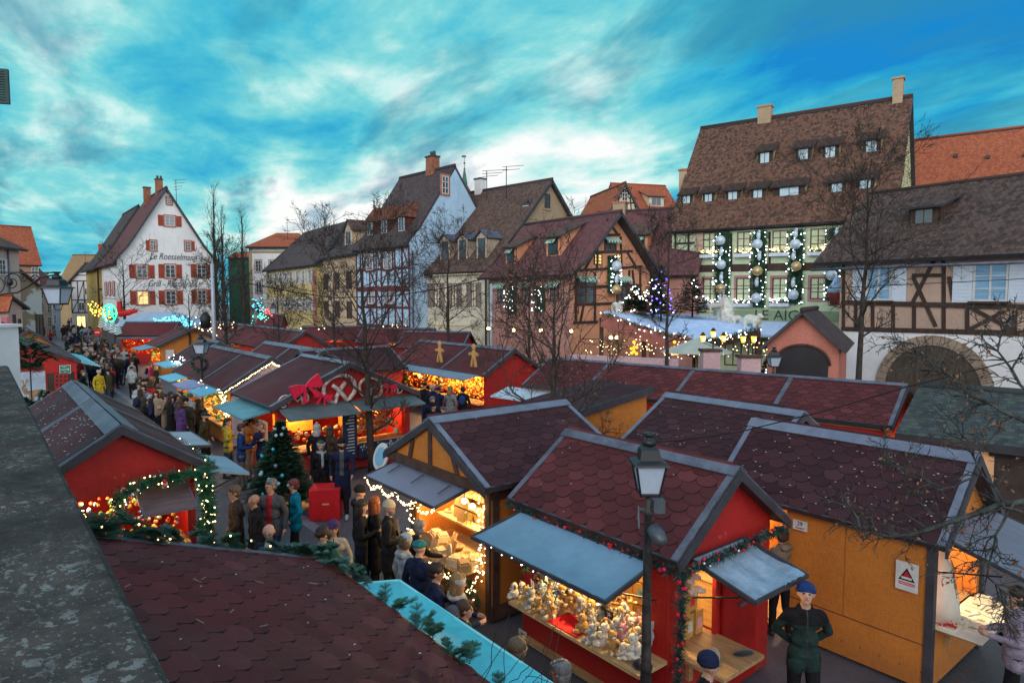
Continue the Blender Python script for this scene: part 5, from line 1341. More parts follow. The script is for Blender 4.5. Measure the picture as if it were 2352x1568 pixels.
q=MB(); S4.pbox(q,'R',.85,1.9,.3,2.15,.006,.05); d=q.build('door',mat('dark_door',(.035,.02,.016),.6,.2,3,.2),S4.t); q=MB(); S4.pbox(q,'R',.87,1.3,1.75,1.81,.052,.065); S4.pbox(q,'R',.87,1.3,.7,.76,.052,.065); q.build('hinge',M['black'],d)
awn=S4.awning('G',-1.05,1.5,2.40,2.20,.72,mat('grey_violet_awning',(.20,.23,.31),.45,.08,1.5,.1),sag=.02,o0=.26,label='smooth grey awning',rim=M['dmetal'])
q=MB(); q.tube([S4.loc('G',-1.05,2.44,.36),S4.loc('G',1.45,2.44,.36)],.03,6); 
for a in (-.9,0,.9): q.bar(S4.loc('G',a+.2,2.40,.42),S4.loc('G',a+.15,2.31,.72),.02,.02)
q.build('awning_roller',M['metal'],awn)
S4.light(.45,-.55,2.0,60,(1,.66,.27)); S4.light(.3,.7,2.0,45,(1,.66,.27))
S4.counter('G',-1.08,1.1,.92,.45,M['lwood'],depth=.7); 
q=MB(); S4.pbox(q,'G',-1.1,1.0,1.28,1.32,-.9,-.35); S4.pbox(q,'G',-1.1,1.0,1.66,1.70,-1.2,-.8); q.build('shelf',M['lwood'],S4.t)
q=MB(); S4.pbox(q,'G',-1.2,1.1,.95,2.4,-1.45,-1.40); q.build('back_board',M['wood'],S4.t)
# ---- stall with the plush toys
S1=Stall('market_chalet','red chalet crammed with plush toys under pale tarpaulins, behind the tall double lamp',SN(1700,1070,3.3,AN,.22),AN,3.0,2.4,2.44,3.3)
a0,a1=.18,.93
S1.walls(M['red'],open=[('L',.32,2.7,.93,2.14),('G',min(a0,a1),max(a0,a1),.95,2.1)],inner=M['lwood']); S1.roof(M['shred'],.15,.22,scales=('L',),mscale=[M['shred'],MATS['shingle_edge_shade']],capm=M['metal'],cap=.17)
tarp=mat('pale_blue_tarpaulin',(.16,.30,.42),.30,.10,1.6,.5,fine=7); tarp2=mat('crumpled_clear_plastic',(.27,.40,.52),.2,.2,3,.9,fine=11)
S1.awning('L',.15,2.85,2.26,2.06,.95,tarp,o0=.17,sag=.07,rough=.035,rim=M['dmetal'],splay=.05,label='pale blue tarpaulin flap')
S1.awning('G',-.48,.80,2.24,2.0,.95,tarp2,sag=.08,rough=.09,rim=M['dmetal'],label='crumpled clear plastic over a flap')
q=MB(); c0=S1.loc('G',min(a0,a1)-.62,1.97,.8); R=random.Random(2)
S1.counter('L',.03,2.68,.95,.56,M['lwood'],depth=.55); S1.counter('G',.12,1.05,.98,.72,M['wood'],depth=.4,legs=True)
S1.light(1.9,.75,2.1,75,(1,.66,.25)); S1.light(.8,.8,2.1,55,(1,.66,.25)); S1.light(.45,-.4,2.0,14,(1,.7,.36))
q=MB(); 
for z in (1.25,1.65): q.box(.3,2.9,-1.05,-.7,z,z+.03)
q.box(.1,2.92,-1.12,-1.09,.3,2.3); q.box(2.86,2.9,-1.0,.9,.3,2.3); q.build('shelf',M['lwood'],S1.t)
q=MB(); S1.pbox(q,'G',-.75,.08,.12,2.05,.03,.07); dd=q.build('door',mat('red_door',(.34,.008,.006),.55,.25,1.5,.3),S1.t); q=MB(); S1.pbox(q,'G',-.42,-.28,1.28,1.33,.075,.11); q.build('latch',M['metal'],dd)
q=MB(); S1.pbox(q,'L',.0,3.0,.06,.14,.01,.10); q.build('skirting',M['wood'],S1.t)
def plate(s,face,u,v,w,h,txt,label,m=None,sz=.1,col=None):
    c=gpx(s,face,u,v,.06); ang={'G':s.ang-PI/2,'L':s.ang+PI,'R':s.ang,'B':s.ang+PI/2}[face]
    t=thing('number_plate',label,'sign',s.world(c),ang); q=MB(); q.box(-w/2,w/2,-.008,.008,-h/2,h/2,0); p=q.build('plate',m or M['wframe'],t)
    if txt: 
        text_mesh(txt[0],sz,'lettering',col or M['black'],p,(0,-.012,h*.15),(PI/2,0,0),.002)
        if len(txt)>1: text_mesh(txt[1],sz*.42,'lettering',col or M['black'],p,(0,-.012,-h*.28),(PI/2,0,0),.002)
    return t
plate(S1,'L',1207,1458,.2,.2,('30',),'small white number plate low on the red front of the plush toy chalet',sz=.1)
# plush toys
def fur(n,c): return mat('plush_'+n,c,.95,.25,9,.5,fine=70,sheen=.4)
def plush(kind,c1,c2,label,sc=1.0):
    f1,f2=c1,c2; t=thing('plush_toy',label,'plush toy',(0,0,-50),0,'plush toys heaped on the counter'); q=MB(); E=8
    q.ball((0,0,.085),(.07,.062,.085),10,8,0)
    hz=.20
    q.ball((0,-.012,hz),(.058,.056,.054),10,8,0)
    if kind!='penguin':
        q.ball((0,-.062,hz-.014),(.028,.026,.022),8,6,1); q.ball((0,-.09,hz-.008),(.009,.008,.007),6,4,2)
        for s in (-1,1): q.ball((s*.06,-.05,.12),(.024,.045,.026),8,6,0); q.ball((s*.045,-.085,.028),(.03,.05,.028),8,6,0); q.ball((s*.05,-.128,.03),(.024,.012,.024),8,5,1)
    else:
        q.ball((0,-.02,.085),(.056,.055,.075),10,8,1); q.ball((0,-.075,hz-.01),(.012,.03,.010),6,5,3)
        for s in (-1,1): q.ball((s*.07,0,.11),(.016,.035,.055),8,6,0); q.ball((s*.03,-.05,.01),(.025,.035,.012),8,5,3)
    for s in (-1,1):
        if kind=='bear': q.ball((s*.045,.0,hz+.05),(.022,.012,.022),8,6,0)
        if kind=='bunny': q.ball((s*.03,.01,hz+.095),(.015,.012,.06),8,6,0)
        if kind=='dog': q.ball((s*.062,.0,hz+.0),(.016,.026,.045),8,6,1)
        if kind=='cat': q.lathe([(.022,0),(.001,.04)],(s*.035,0,hz+.035),6,0)
        q.ball((s*.022,-.064,hz+.014),(.007,.006,.008),6,4,2)
    q.build('plush_body',[f1,f2,M['black'],mat('beak_orange',(.7,.3,.03),.7,.1,4,0)],t); t.scale=(sc,)*3
    return t
WH=fur('white',(.72,.68,.58)); TA=fur('tan',(.50,.28,.08)); BR=fur('brown',(.26,.11,.035)); GY=fur('grey',(.38,.38,.38)); YE=fur('gold',(.66,.40,.07)); PK=fur('pink',(.70,.30,.34)); BK=fur('black',(.02,.02,.025)); BL=fur('slate_blue',(.08,.16,.28)); CRM=fur('cream',(.66,.56,.38)); GR=fur('lime',(.25,.65,.08)); AQ=fur('pale_blue',(.45,.65,.72))
kinds=[('bear',WH,CRM,'white plush bear'),('bear',TA,CRM,'tan plush bear'),('bunny',GY,WH,'grey plush rabbit with long ears'),('dog',WH,BR,'white plush puppy with brown ears'),('cat',YE,WH,'golden plush cat'),('penguin',BK,WH,'black and white plush penguin'),('bear',BR,TA,'brown plush bear'),('bunny',PK,WH,'pink plush rabbit'),('dog',CRM,TA,'cream plush puppy'),('cat',GY,WH,'grey plush kitten'),('bear',BL,WH,'slate blue plush bear'),('bear',AQ,WH,'pale blue plush bear'),('cat',TA,WH,'tan plush fox cub')]
protos=[plush(*((k,a,b,l+' in the heap on the plush toy counter'))) for k,a,b,l in kinds]
R=random.Random(12); used=set(); pos=[]
for row,(o,z) in enumerate(((.42,.95),(.26,.96),(.10,1.0),(-.06,1.05),(-.24,1.13),(-.42,1.22))):
    x=.30 if row<4 else 1.0
    while x<2.62:
        if not(row<2 and 1.25<x<1.72): pos.append((x+R.uniform(-.03,.03),o+R.uniform(-.07,.05),z+R.uniform(0,.06)))
        x+=R.uniform(.13,.20)
for row2,(xx,zz_) in enumerate(((1.1,1.68),(1.3,1.68),(1.5,1.68),(1.9,1.68),(2.2,1.68),(2.5,1.68),(1.2,1.28),(1.5,1.28),(1.9,1.28),(2.3,1.28),(2.6,1.28))): pos.append((xx,-1.85,zz_))
for (x,o,z) in pos:
    wts=[7,5,3,5,3,2,4,1.2,5,3,1,1.5,3]
    if x<1.0: wts=[4,1,4,2,1,0,1,2.5,3,3,1.5,4,1]
    k=R.choices(range(13),wts)[0]
    w=S1.world(S1.loc('L',x,z,o)); rz=S1.ang+PI+R.uniform(-1.3,1.3); sc=R.uniform(.8,1.25)
    if k not in used: used.add(k); pt=protos[k]; pt.location=w; pt.rotation_euler=(R.uniform(-.2,.1),0,rz); pt.scale=(sc,)*3; 
    else: copy(protos[k],w,label=protos[k]['label'],rot=(R.uniform(-.6,.4),R.uniform(-.4,.4),rz),scale=sc)
for k in range(13):
    if k not in used: w=S1.world(S1.loc('L',1.0+.1*k,1.0,.15)); protos[k].location=w; protos[k].rotation_euler=(0,0,S1.ang+PI)
q=MB(); S1.pbox(q,'L',1.2,1.8,.951,.965,.1,.53); tag(q.build('red_cloth',mat('scarlet_cloth',(.7,.01,.02),.8,.1,5,.3),None,loc=S1.o,rot=(0,0,AN)),'scarlet cloth lying on the plush toy counter beside the penguin','cloth')
for i,(x_,o_,l_) in enumerate(((2.2,.0,'small black price board with a green star among the plush toys'),(.95,.12,'second small black price board near the pale blue plush toys'))):
    t=thing('price_board',l_,'price sign',S1.world(S1.loc('L',x_,1.2,o_)),S1.ang+PI); q=MB(); q.box(-.07,.07,-.006,.006,0,.12); q.build('slate',M['dtimber'],t); q=MB()
    for k in range(5): q.poly([(0,-.008,.06),(.02*cos(k*1.257+.6),-.008,.06+.02*sin(k*1.257+.6)),(.05*cos(k*1.257),-.008,.06+.05*sin(k*1.257)),(.02*cos(k*1.257-.6),-.008,.06+.02*sin(k*1.257-.6))],0,(0,.002,0))
    q.build('star',GR if i==0 else WH,t)
# cardboard gift boxes with coloured foot marks
card=mat('kraft_card',(.52,.30,.08),.8,.12,5,.1)
bx=[(.42,.95,0),(.42,1.28,1),(.42,1.61,2),(.72,.95,3),(.72,1.28,4),(.72,1.61,5),(.14,.95,2),(.14,1.28,0),(.14,1.61,3),(1.0,1.3,1),(1.0,1.62,4)]
fcol=[('crimson',(.5,.03,.06)),('pink',(.75,.35,.40)),('green',(.25,.55,.12)),('grey',(.4,.4,.38)),('blue',(.08,.3,.35)),('plum',(.35,.03,.15))]
for i,(x,z,c) in enumerate(bx):
    w=S1.world(S1.loc('L',x+.14,z,-.52-.0)); col,cc=fcol[c]
    place=('lowest','middle','top')[min(2,int((z-.95)/.3))]
    t=thing('gift_box','card box with a %s footprint, %s row of the boxes %s'%(col,place,('at the corner post','beside the corner boxes','next to the toys','at the back')[min(3,int(x/.28))]),'box',w,S1.ang+PI,'card boxes stacked beside the plush toys')
    q=MB(); q.box(-.135,.135,-.1,.12,0,.31); q.build('carton',card,t)
    m=mat('foot_'+col,cc,.7,.1,5,0); q=MB(); q.ball((.0,-.1035,.13),(.038,.003,.055),10,6); q.ball((.012,-.1035,.19),(.045,.003,.03),10,6)
    for k in range(4): q.ball((-.03+k*.022,-.1035,.235-.004*k),(.009,.003,.011),6,4)
    q.build('foot_print',m,t)
# gable counter goods
gx=(a0+a1)/2
def ong(a,z,o): return S1.world(S1.loc('G',a,z,o))
t=plush('dog',WH,CRM,'large white plush lamb sitting on stacked cartons in the side window',1.7); t.location=ong(gx-.05,1.62,-.25); t.rotation_euler=(0,0,S1.ang-PI/2); t['category']='plush toy'
for i,(da,z,o,ww,hh,c,l) in enumerate(((-.02,1.35,-.28,.36,.27,'orange','wide card box under the white lamb in the side window'),(-.22,1.0,-.25,.16,.33,'pink','upright card box with pink label, right of three in the side window'),(.0,1.0,-.25,.16,.33,'pale','upright card box with pale label, middle of three in the side window'),(.2,1.0,-.25,.16,.33,'blue','upright card box with blue label, left of three in the side window'))):
    t=thing('gift_box',l,'box',ong(gx+da,z,o),S1.ang-PI/2); q=MB(); q.box(-ww/2,ww/2,-.1,.1,0,hh); q.build('carton',card,t); q=MB(); q.box(-ww*.32,ww*.32,-.106,-.101,hh*.25,hh*.7); q.build('label_sheet',mat('lab'+c,dict(orange=(.7,.04,.02),pink=(.7,.35,.35),pale=(.6,.6,.5),blue=(.15,.25,.6))[c],.7,.1,5,0),t)
q=MB(); q.ball((0,0,.035),(.26,.1,.04),12,6); tag(q.build('grey_cushion',fur('greige',(.32,.27,.2)),None,loc=ong(gx+.2,.98,.35),rot=(0,0,S1.ang-PI/2+.5)),'flat grey-beige cushion lying on the side counter of the plush toy chalet','cushion')
q=MB(); q.ball((0,0,.03),(.16,.07,.035),12,6); tag(q.build('dark_gloves',BK,None,loc=ong(gx-.22,.98,.55),rot=(0,0,S1.ang-PI/2-.4)),'crumpled black gloves at the outer edge of the side counter','gloves')
q=MB(); q.lathe([(.09,0),(.1,.05),(.07,.09),(.02,.1)],(0,0,0),12); tag(q.build('black_hat',BK,None,loc=S1.world(S1.loc('L',.16,.95,.4))),'small black felt hat on the near end of the plush toy counter','hat')
# garlands on it
gdark=[mat('garl_dark',(.015,.05,.045),.7,.5,4,0),mat('garl_dark2',(.03,.085,.07),.7,.5,4,0)]; mag=[mat('bow_magenta',(.6,.02,.10),.4,.1,3,.1),mat('bow_red',(.55,.01,.02),.4,.1,3,.1)]
eL=S1.W/2+.14
garland('garland','dark garland with red bows along the long eave of the plush toy chalet',[S1.world((3.2,eL,2.27)),S1.world((2.2,eL,2.24)),S1.world((1.0,eL,2.25)),S1.world((-.2,eL,2.27))],.085,.02,11,gdark,baubles=mag,nb=26,rb=.026,seed=11,wd=.016)
gg1=S1.loc('G',S1.W/2+.12,2.2,.28); 
garland('garland','dark garland with silver balls and red bows across the gable of the plush toy chalet',[S1.world((-.27,eL,2.25)),S1.world((-.27,.35,2.28)),S1.world((-.27,-.5,2.3)),S1.world((-.27,-1.2,2.28))],.085,.02,11,gdark,baubles=mag+[rb[2]],nb=22,rb=.026,seed=12,wd=.016)
garland('garland','dark garland with magenta bows hanging down the corner post of the plush toy chalet',[S1.world((-.20,eL-.1,2.25)),S1.world((-.16,eL-.17,1.7)),S1.world((-.14,eL-.15,1.1)),S1.world((-.14,eL-.13,.55))],.10,.02,12,gdark,baubles=mag,nb=24,rb=.028,seed=13,wd=.016)
garland('garland','short fir garland with baubles at the far end of the plush toy counter',[S1.world((2.8,eL+.06,2.1)),S1.world((2.78,eL+.02,1.7)),S1.world((2.75,eL,1.3))],.1,.022,10,[M['fir'],M['garl']],baubles=rb,nb=6,rb=.035,seed=14)
lights_string('tiny coloured lights under the edge of the pale blue tarpaulin',[S1.world(S1.loc('L',2.85,2.02,1.13)),S1.world(S1.loc('L',.2,2.02,1.13))],12,M['bulbc'],.02,.011)
# ---- ochre chalet 29 at the right
n2=SN(2232,1042,3.35,AN,.2); n2=(n2[0]+.35*.78,n2[1]+.35*.625); zr2=zof(V((n2[0],n2[1],0))-dirv(AN)*.2,1042)-.07; S2=Stall('market_chalet','big plain ochre chalet numbered 29 with a long scalloped dark roof at the right',n2,AN,3.3,2.1,2.40,zr2)
S2.walls(M['orange'],open=[('G',-S2.W/2+.2,S2.W/2-.15,.95,2.2),('L',2.2,2.95,.1,2.3)],inner=M['lwood']); S2.roof(M['shdark'],.2,.2,scales=('L',),mscale=[M['shdark'],MATS['shingle_edge_shade']],capm=MATS['pale_flashing'],cap=.2)
S2.posts(M['dmetal'],.11)
S2.awning('G',-S2.W/2+.05,S2.W/2-.02,2.36,2.05,1.05,mat('grey_ribbed_flap',(.17,.18,.23),.5,.15,2,.2,stretch=(1,12,1)),rim=M['dmetal'],label='grey ribbed flap')
S2.light(.5,.3,2.05,65,(1,.74,.38)); S2.light(2.6,.2,2.0,40,(1,.74,.4)); S2.counter('G',-S2.W/2+.25,S2.W/2-.18,.95,.55,M['wood'],depth=.5)
c=S2.world(S2.loc('G',.1,.955,.28)); q=MB(); R=random.Random(6); S2_c=mat('white_linen',(.72,.68,.58),.85,.08,4,.4)
q.box(-.85,.75,-.32,.30,0,.012); tag(q.build('table_linen',S2_c,None,loc=c,rot=(0,0,S2.ang-PI/2)),'white linen cloth covering the counter of chalet 29','cloth')
for k in range(9):
    a=-.7+k*.18; q=MB(); q.box(-.13,.13,-.10,.10,0,.02); q.box(-.05,.06,-.004,.004,.021,.024,1); q.box(-.03,.02,-.05,.05,.021,.023,1)
    tag(q.build('linen_card',[S2_c,mat('sage_print',(.30,.33,.18),.8,.1,3,0)],None,loc=S2.world(S2.loc('G',a,.968,.15+.22*(k%2))),rot=(0,0,S2.ang-PI/2+R.uniform(-.4,.4))),'cream printed card number %s in the row on the white linen counter'%('one two three four five six seven eight nine'.split()[k]),'printed card','cream cards laid out on the linen counter')
c=S2.world(S2.loc('G',S2.W/2-.55,.98,-.1)); t=thing('tree_print_cloth','tall pale cone of cloth printed with a tree, standing in the window of chalet 29','cloth cone',c,S2.ang-PI/2)
q=MB(); q.lathe([(.30,0),(.26,.3),(.15,.8),(.04,1.05)],(0,0,0),14); q.build('cone',S2_c,t)
q=MB()
for k in range(26):
    a=-PI/2+.25+random.Random(k).uniform(-.5,.5); z=.2+.6*random.Random(k+50).random(); r=.30-.16*z-.0; q.bar((cos(a)*(r+.004),sin(a)*(r+.004),z),(cos(a+.12)*(r-.03),sin(a+.12)*(r-.03),z+.1),.012,.006)
q.build('tree_print',mat('grey_print',(.22,.2,.16),.8,.1,3,0),t)
for k in range(2):
    q=MB(); R=random.Random(k)
    for _ in range(30): q.ball((R.gauss(0,.05),R.gauss(0,.05),R.uniform(0,.06)),.014,6,4)
    tag(q.build('red_berry_bunch',mag[1],None,loc=S2.world(S2.loc('G',(.75,-.1)[k],.98,(.12,-.15)[k]))),('bunch of red berries at the left end of the linen counter','bunch of red berries below the tree print cone')[k],'berries')
plate(S2,'L',1842,1204,.24,.16,('29','ALSACE'),'small white plate reading 29 at the far end of the ochre wall',sz=.1)
# warning poster
t=plate(S2,'L',2087,1321,.30,.42,None,'white paper notice with a red and black warning triangle on the ochre wall'); t['category']='poster'; t.name='paper_notice'
q=MB(); q.poly([(-.11,-.012,-.06),(.11,-.012,-.06),(0,-.012,.13)],0,(0,.002,0)); q.poly([(-.07,-.016,-.035),(.07,-.016,-.035),(0,-.016,.09)],1,(0,.002,0)); q.box(-.07,.07,-.02,-.0125,-.035,-.005,2); q.box(-.11,.11,-.012,-.0095,-.10,-.085,1); q.box(-.11,.11,-.012,-.0095,-.125,-.112,1)
q.build('warning_triangle',[M['black'],mat('warn_red',(.55,.02,.03),.6,.1,3,0),M['wframe']],t)
q=MB(); S2.pbox(q,'L',.02,2.18,.70,.712,.001,.006); q.build('panel_joint',M['dtimber'],S2.t)
q=MB(); S2.pbox(q,'L',1.22,1.232,.72,2.3,.001,.005); q.build('panel_joint',mat('faint_joint',(.30,.11,.02),.7,.1,3,0),S2.t)
for S_,f_,zs_ in ((S1,'L',(.5,)),(S2,'L',(2.2,.3)),(S12,'G',(2.25,))):
    q=MB(); lo,hi=(.1,S_.L-.1) if f_=='L' else (-S_.W/2+.1,S_.W/2-.1)
    for z_ in zs_:
        for k in range(12): a_=lo+(hi-lo)*k/11; c_0=S_.loc(f_,a_,z_,.003); q.ball(c_0,.011,6,4)
    tag(q.build('screws',M['dmetal'],S_.t),kind='stuff')
# ---- stall behind: roof with bright flashing
S3=Stall('market_chalet','red chalet with a speckled scalloped roof between the plush chalet and chalet 29',SN(1848,943,3.3,AN,.2),AN,3.1,2.9,2.5,3.3); S3.walls(M['red']); S3.roof(M['shdark'],.25,.2,scales=('L',),mscale=[M['shdark'],MATS['shingle_edge_shade']],capm=MATS['pale_flashing'],cap=.2)
S3.light(.4,.9,1.6,10)
# ---- ochre wall with sloping dark fascia
pA=V((1.55,17.3,0)); S3b=Stall('market_chalet','ochre lean-to side wall under a long dark sloping fascia, behind the young tree',(pA.x+1.55*.78,pA.y+1.55*.625),AN,2.2,3.1,2.75,3.0,mono=True)
# mono slope rises to +y (left) by default; build custom so that it rises to the right
mb=MB(); h=1.55; L=2.2
mb.poly([(0,-h,0),(0,h,0),(0,h,2.62),(0,-h,3.02)],0,(.06,0,0)); mb.poly([(0,h,0),(L,h,0),(L,h,2.62),(0,h,2.62)],0,(0,-.06,0)); mb.poly([(0,-h,0),(L,-h,0),(L,-h,3.02),(0,-h,3.02)],0,(0,.06,0)); mb.poly([(L,-h,0),(L,h,0),(L,h,2.62),(L,-h,3.02)],0,(-.06,0,0)); mb.build('wall',M['orange'],S3b.t)
mb=MB(); mb.slab((L+.1,h+.2,2.64),(-.12,h+.2,2.64),(-.12,-h-.15,3.09),(L+.1,-h-.15,3.09),.07,0,mi_side=1); mb.bar((-.14,h+.2,2.58),(-.14,-h-.15,3.02),.03,.2,1); mb.build('roof',[M['shdark'],M['dmetal']],S3b.t)
# ---- long back row
pn=P(2080,880,3.4); pf=P(1270,820,3.4); ra=math.atan2(pf.y-pn.y,pf.x-pn.x); RL=(pf-pn).length-.2
R1=Stall('market_chalet_row','long joined row of chalets under one dark red roof with a red gable end',(pn.x+cos(ra)*.15,pn.y+sin(ra)*.15),ra,RL,2.9,2.55,3.3)
dv=[R1.local(P(u,v,3.4)).x for u,v in ((1815,862),(1603,843),(1415,828))]
R1.walls(M['red']); R1.roof(M['shred'],.25,.2,div=dv,scales=('L',),mscale=[M['shred'],MATS['shingle_edge_shade']],cap=.12)
for x in dv: pass
R1.light(-.5,.2,1.6,12,(1,.5,.15))
q=MB(); R1.pbox(q,'L',.1,RL-.1,2.3,2.42,.01,.06); q.build('fascia',M['wood'],R1.t)
a=R1.local(P(1345,915,2.2)).x; R1.awning('L',a-.2,a+3.6,2.3,2.05,1.0,mat('white_blue_flap',(.45,.58,.68),.5,.15,2,.2),sag=.05,rough=.03); R1.light(a+1.5,2.0,1.8,40)
# ---- lean-to with mossy wooden shingles far right
pm=P(2095,985,2.6); pm2=P(2352,1013,2.6); ang=math.atan2(pm2.y-pm.y,pm2.x-pm.x)
H=House('mossy_roofed_house','low house with mossy wooden shingle roof, lit porch and lettered lintel behind chalet 29',pm,pm+(pm2-pm).normalized()*5.5,6,cat='house')
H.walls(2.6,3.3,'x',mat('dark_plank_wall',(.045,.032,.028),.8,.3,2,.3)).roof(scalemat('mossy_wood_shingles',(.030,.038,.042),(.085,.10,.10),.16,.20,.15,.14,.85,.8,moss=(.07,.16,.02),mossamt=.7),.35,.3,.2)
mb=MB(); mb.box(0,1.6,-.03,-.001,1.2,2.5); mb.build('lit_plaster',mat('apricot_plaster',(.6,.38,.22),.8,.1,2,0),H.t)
H.win(4.4,1.0,5.2,2.1,fr=M['wframe'],bars=(1,2),pane=mat('greenish_pane',(.30,.32,.20),.4,.1,2,0)); mb=MB(); mb.box(4.1,5.5,-.04,-.001,0,2.45); mb.build('white_bay',M['white'],H.t)
mb=MB(); mb.box(1.5,4.0,-.06,-.002,2.2,2.5); hb=mb.build('lintel_board',M['black'],H.t); H.done()
t=thing('wall_lantern','small yellow glowing lantern under the mossy shingle roof','lantern',(pm.x+.3,pm.y-.6,2.0)); q=MB(); q.lathe([(.07,0),(.10,.16),(.02,.24)],(0,0,0),6); q.build('glowing_glass',emis('amber_lamp',(1,.6,.1),7,False),t); q=MB(); q.lathe([(.11,.22),(.03,.34)],(0,0,0),6); q.build('cap',M['black'],t)
l=bpy.data.lights.new('porch_lamp','POINT'); l.energy=14; l.color=(1,.6,.25); l.shadow_soft_size=.1; lo=bpy.data.objects.new('porch_lamp',l); COL.objects.link(lo); lo.location=(pm.x+.4,pm.y-.75,2.0)
# ---- pretzel stall
S5=Stall('market_chalet','red-gabled chalet hung with giant pretzels and crimson bows, lit food counter and green-grey flaps',SN(804,830,3.55,AN,.2),AN,3.6,4.6,2.5,3.55)
S5.walls(M['red'],open=[('G',-2.1,2.05,.95,2.15),('L',.3,2.9,.95,2.1)],inner=M['wood']); S5.roof(M['shmid'],.3,.2,div=(),cap=.17,capm=MATS['pale_flashing'])
fl=mat('green_grey_flap',(.10,.15,.16),.5,.2,2,.2)
S5.awning('G',-2.35,-.05,2.35,2.15,.95,fl); S5.awning('G',.05,2.3,2.35,2.1,1.0,fl); S5.awning('L',.1,3.2,2.3,2.1,1.0,mat('teal_flap',(.10,.28,.33),.45,.2,2,.2))
S5.light(.6,-1.1,1.95,70,(1,.55,.2)); S5.light(.6,1.2,1.95,60,(1,.5,.15)); S5.light(1.6,1.2,1.9,50)
S5.counter('G',-2.1,2.05,.95,.3,M['wood'])
navy=mat('navy_printed_banner',(.02,.03,.07),.7,.2,3,0); q=MB(); S5.pbox(q,'G',-2.1,-.2,.45,.95,.31,.33); nb_=q.build('printed_banner',navy,S5.t)
q=MB(); R=random.Random(8)
for k in range(60): a=R.uniform(-2.05,-.25); z=R.uniform(.5,.9); S5.pbox(q,'G',a,a+R.uniform(.02,.07),z,z+R.uniform(.02,.07),.331,.335)
q.build('printed_motifs',mat('pale_motif',(.45,.5,.6),.7,.2,3,0),nb_)
q=MB(); S5.pbox(q,'G',-.15,.35,.5,2.1,.3,.33); mbd=q.build('menu_board',navy,S5.t)
q=MB()
for k in range(14): S5.pbox(q,'G',-.05,.05+R.uniform(.05,.25),.65+k*.1,.68+k*.1,.331,.335)
q.build('menu_lines',mat('chalk',(.6,.62,.65),.8,.1,3,0),mbd)
q=MB()
for k in range(90): q.bar(S5.loc('G',R.uniform(-2,-.3),R.uniform(1.2,1.9),-.5),S5.loc('G',R.uniform(-2,-.3),R.uniform(1.1,2.0),-.45),.04,.04,R.randint(0,3))
for k in range(70): q.ball(S5.loc('G',R.uniform(-2,2),R.uniform(1.0,1.5),R.uniform(-.6,-.1)),R.uniform(.04,.09),6,5,R.randint(0,3))
food=[mat('f_bread',(.5,.22,.05),.7,.3,4,.2),mat('f_straw',(.6,.4,.12),.7,.3,4,.2),mat('f_red',(.5,.03,.02),.6,.2,4,.1),mat('f_pale',(.6,.55,.4),.6,.2,4,.1)]
tag(q.build('food_display',food,None,loc=S5.o,rot=(0,0,AN)),'jumbled breads, straw and jars glowing behind the pretzel chalet counters','food display',kind='stuff')
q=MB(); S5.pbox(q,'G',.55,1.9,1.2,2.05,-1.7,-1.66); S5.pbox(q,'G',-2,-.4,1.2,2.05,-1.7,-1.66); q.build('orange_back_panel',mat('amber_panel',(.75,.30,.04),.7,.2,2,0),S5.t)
# pretzels
doughw=mat('sugared_pretzel',(.36,.24,.20),.7,.35,9,.3,col2=(.62,.52,.50))
def pretzel(label,a,z,R0,rz=0,squash=1):
    t=thing('pretzel',label,'pretzel decoration',S5.world(S5.loc('G',a,z,.14)),AN-PI/2,'giant pretzels on the red gable'); q=MB(); pts=[]
    for i in range(41):
        s=i/40; th=-PI/2-.5-(2*PI-1.0)*(0) 
        # main loop from lower-left round the top to lower-right, then crossing strands
        if s<.2: f=s/.2; x=-.45+.75*f; y=.30+(-.95)*f*(.6+.4*f)
        elif s>.8: f=(1-s)/.2; x=.45-.75*f; y=.30+(-.95)*f*(.6+.4*f)
        else: f=(s-.2)/.6; ang=-PI/2+.45+(2*PI-.9)*(1-f) if False else (-PI/2+.35)+(2*PI-.7)*f; x=cos(ang)*1.0; y=sin(ang)*.8*-1*-1
        pts.append((x,y,s))
    P3=[]
    for x,y,s in pts:
        c,sn=cos(rz),sin(rz); xx=x*R0*squash; yy=y*R0
        P3.append((xx*c-yy*sn,-.05*(1 if s<.2 else (-1 if s>.8 else 0)),xx*sn+yy*c))
    q.tube(P3,R0*.13,6); q.build('dough_loop',doughw,t)
pretzel('huge sugared pretzel in the middle of the red gable, left of the tree trunk',.35,2.78,.55,.1)
pretzel('large sugared pretzel on the red gable, right of the tree trunk',-.75,2.72,.42,-.3)
pretzel('small pretzel right of the big crimson bow on the red gable',1.15,2.98,.2,.5); pretzel('small pretzel below the big crimson bow',1.6,2.62,.22,-.4); pretzel('pale pretzel at the left corner of the red gable',2.15,2.55,.2,.7); pretzel('small pretzel at the right corner of the red gable',-1.75,2.62,.2,-.5)
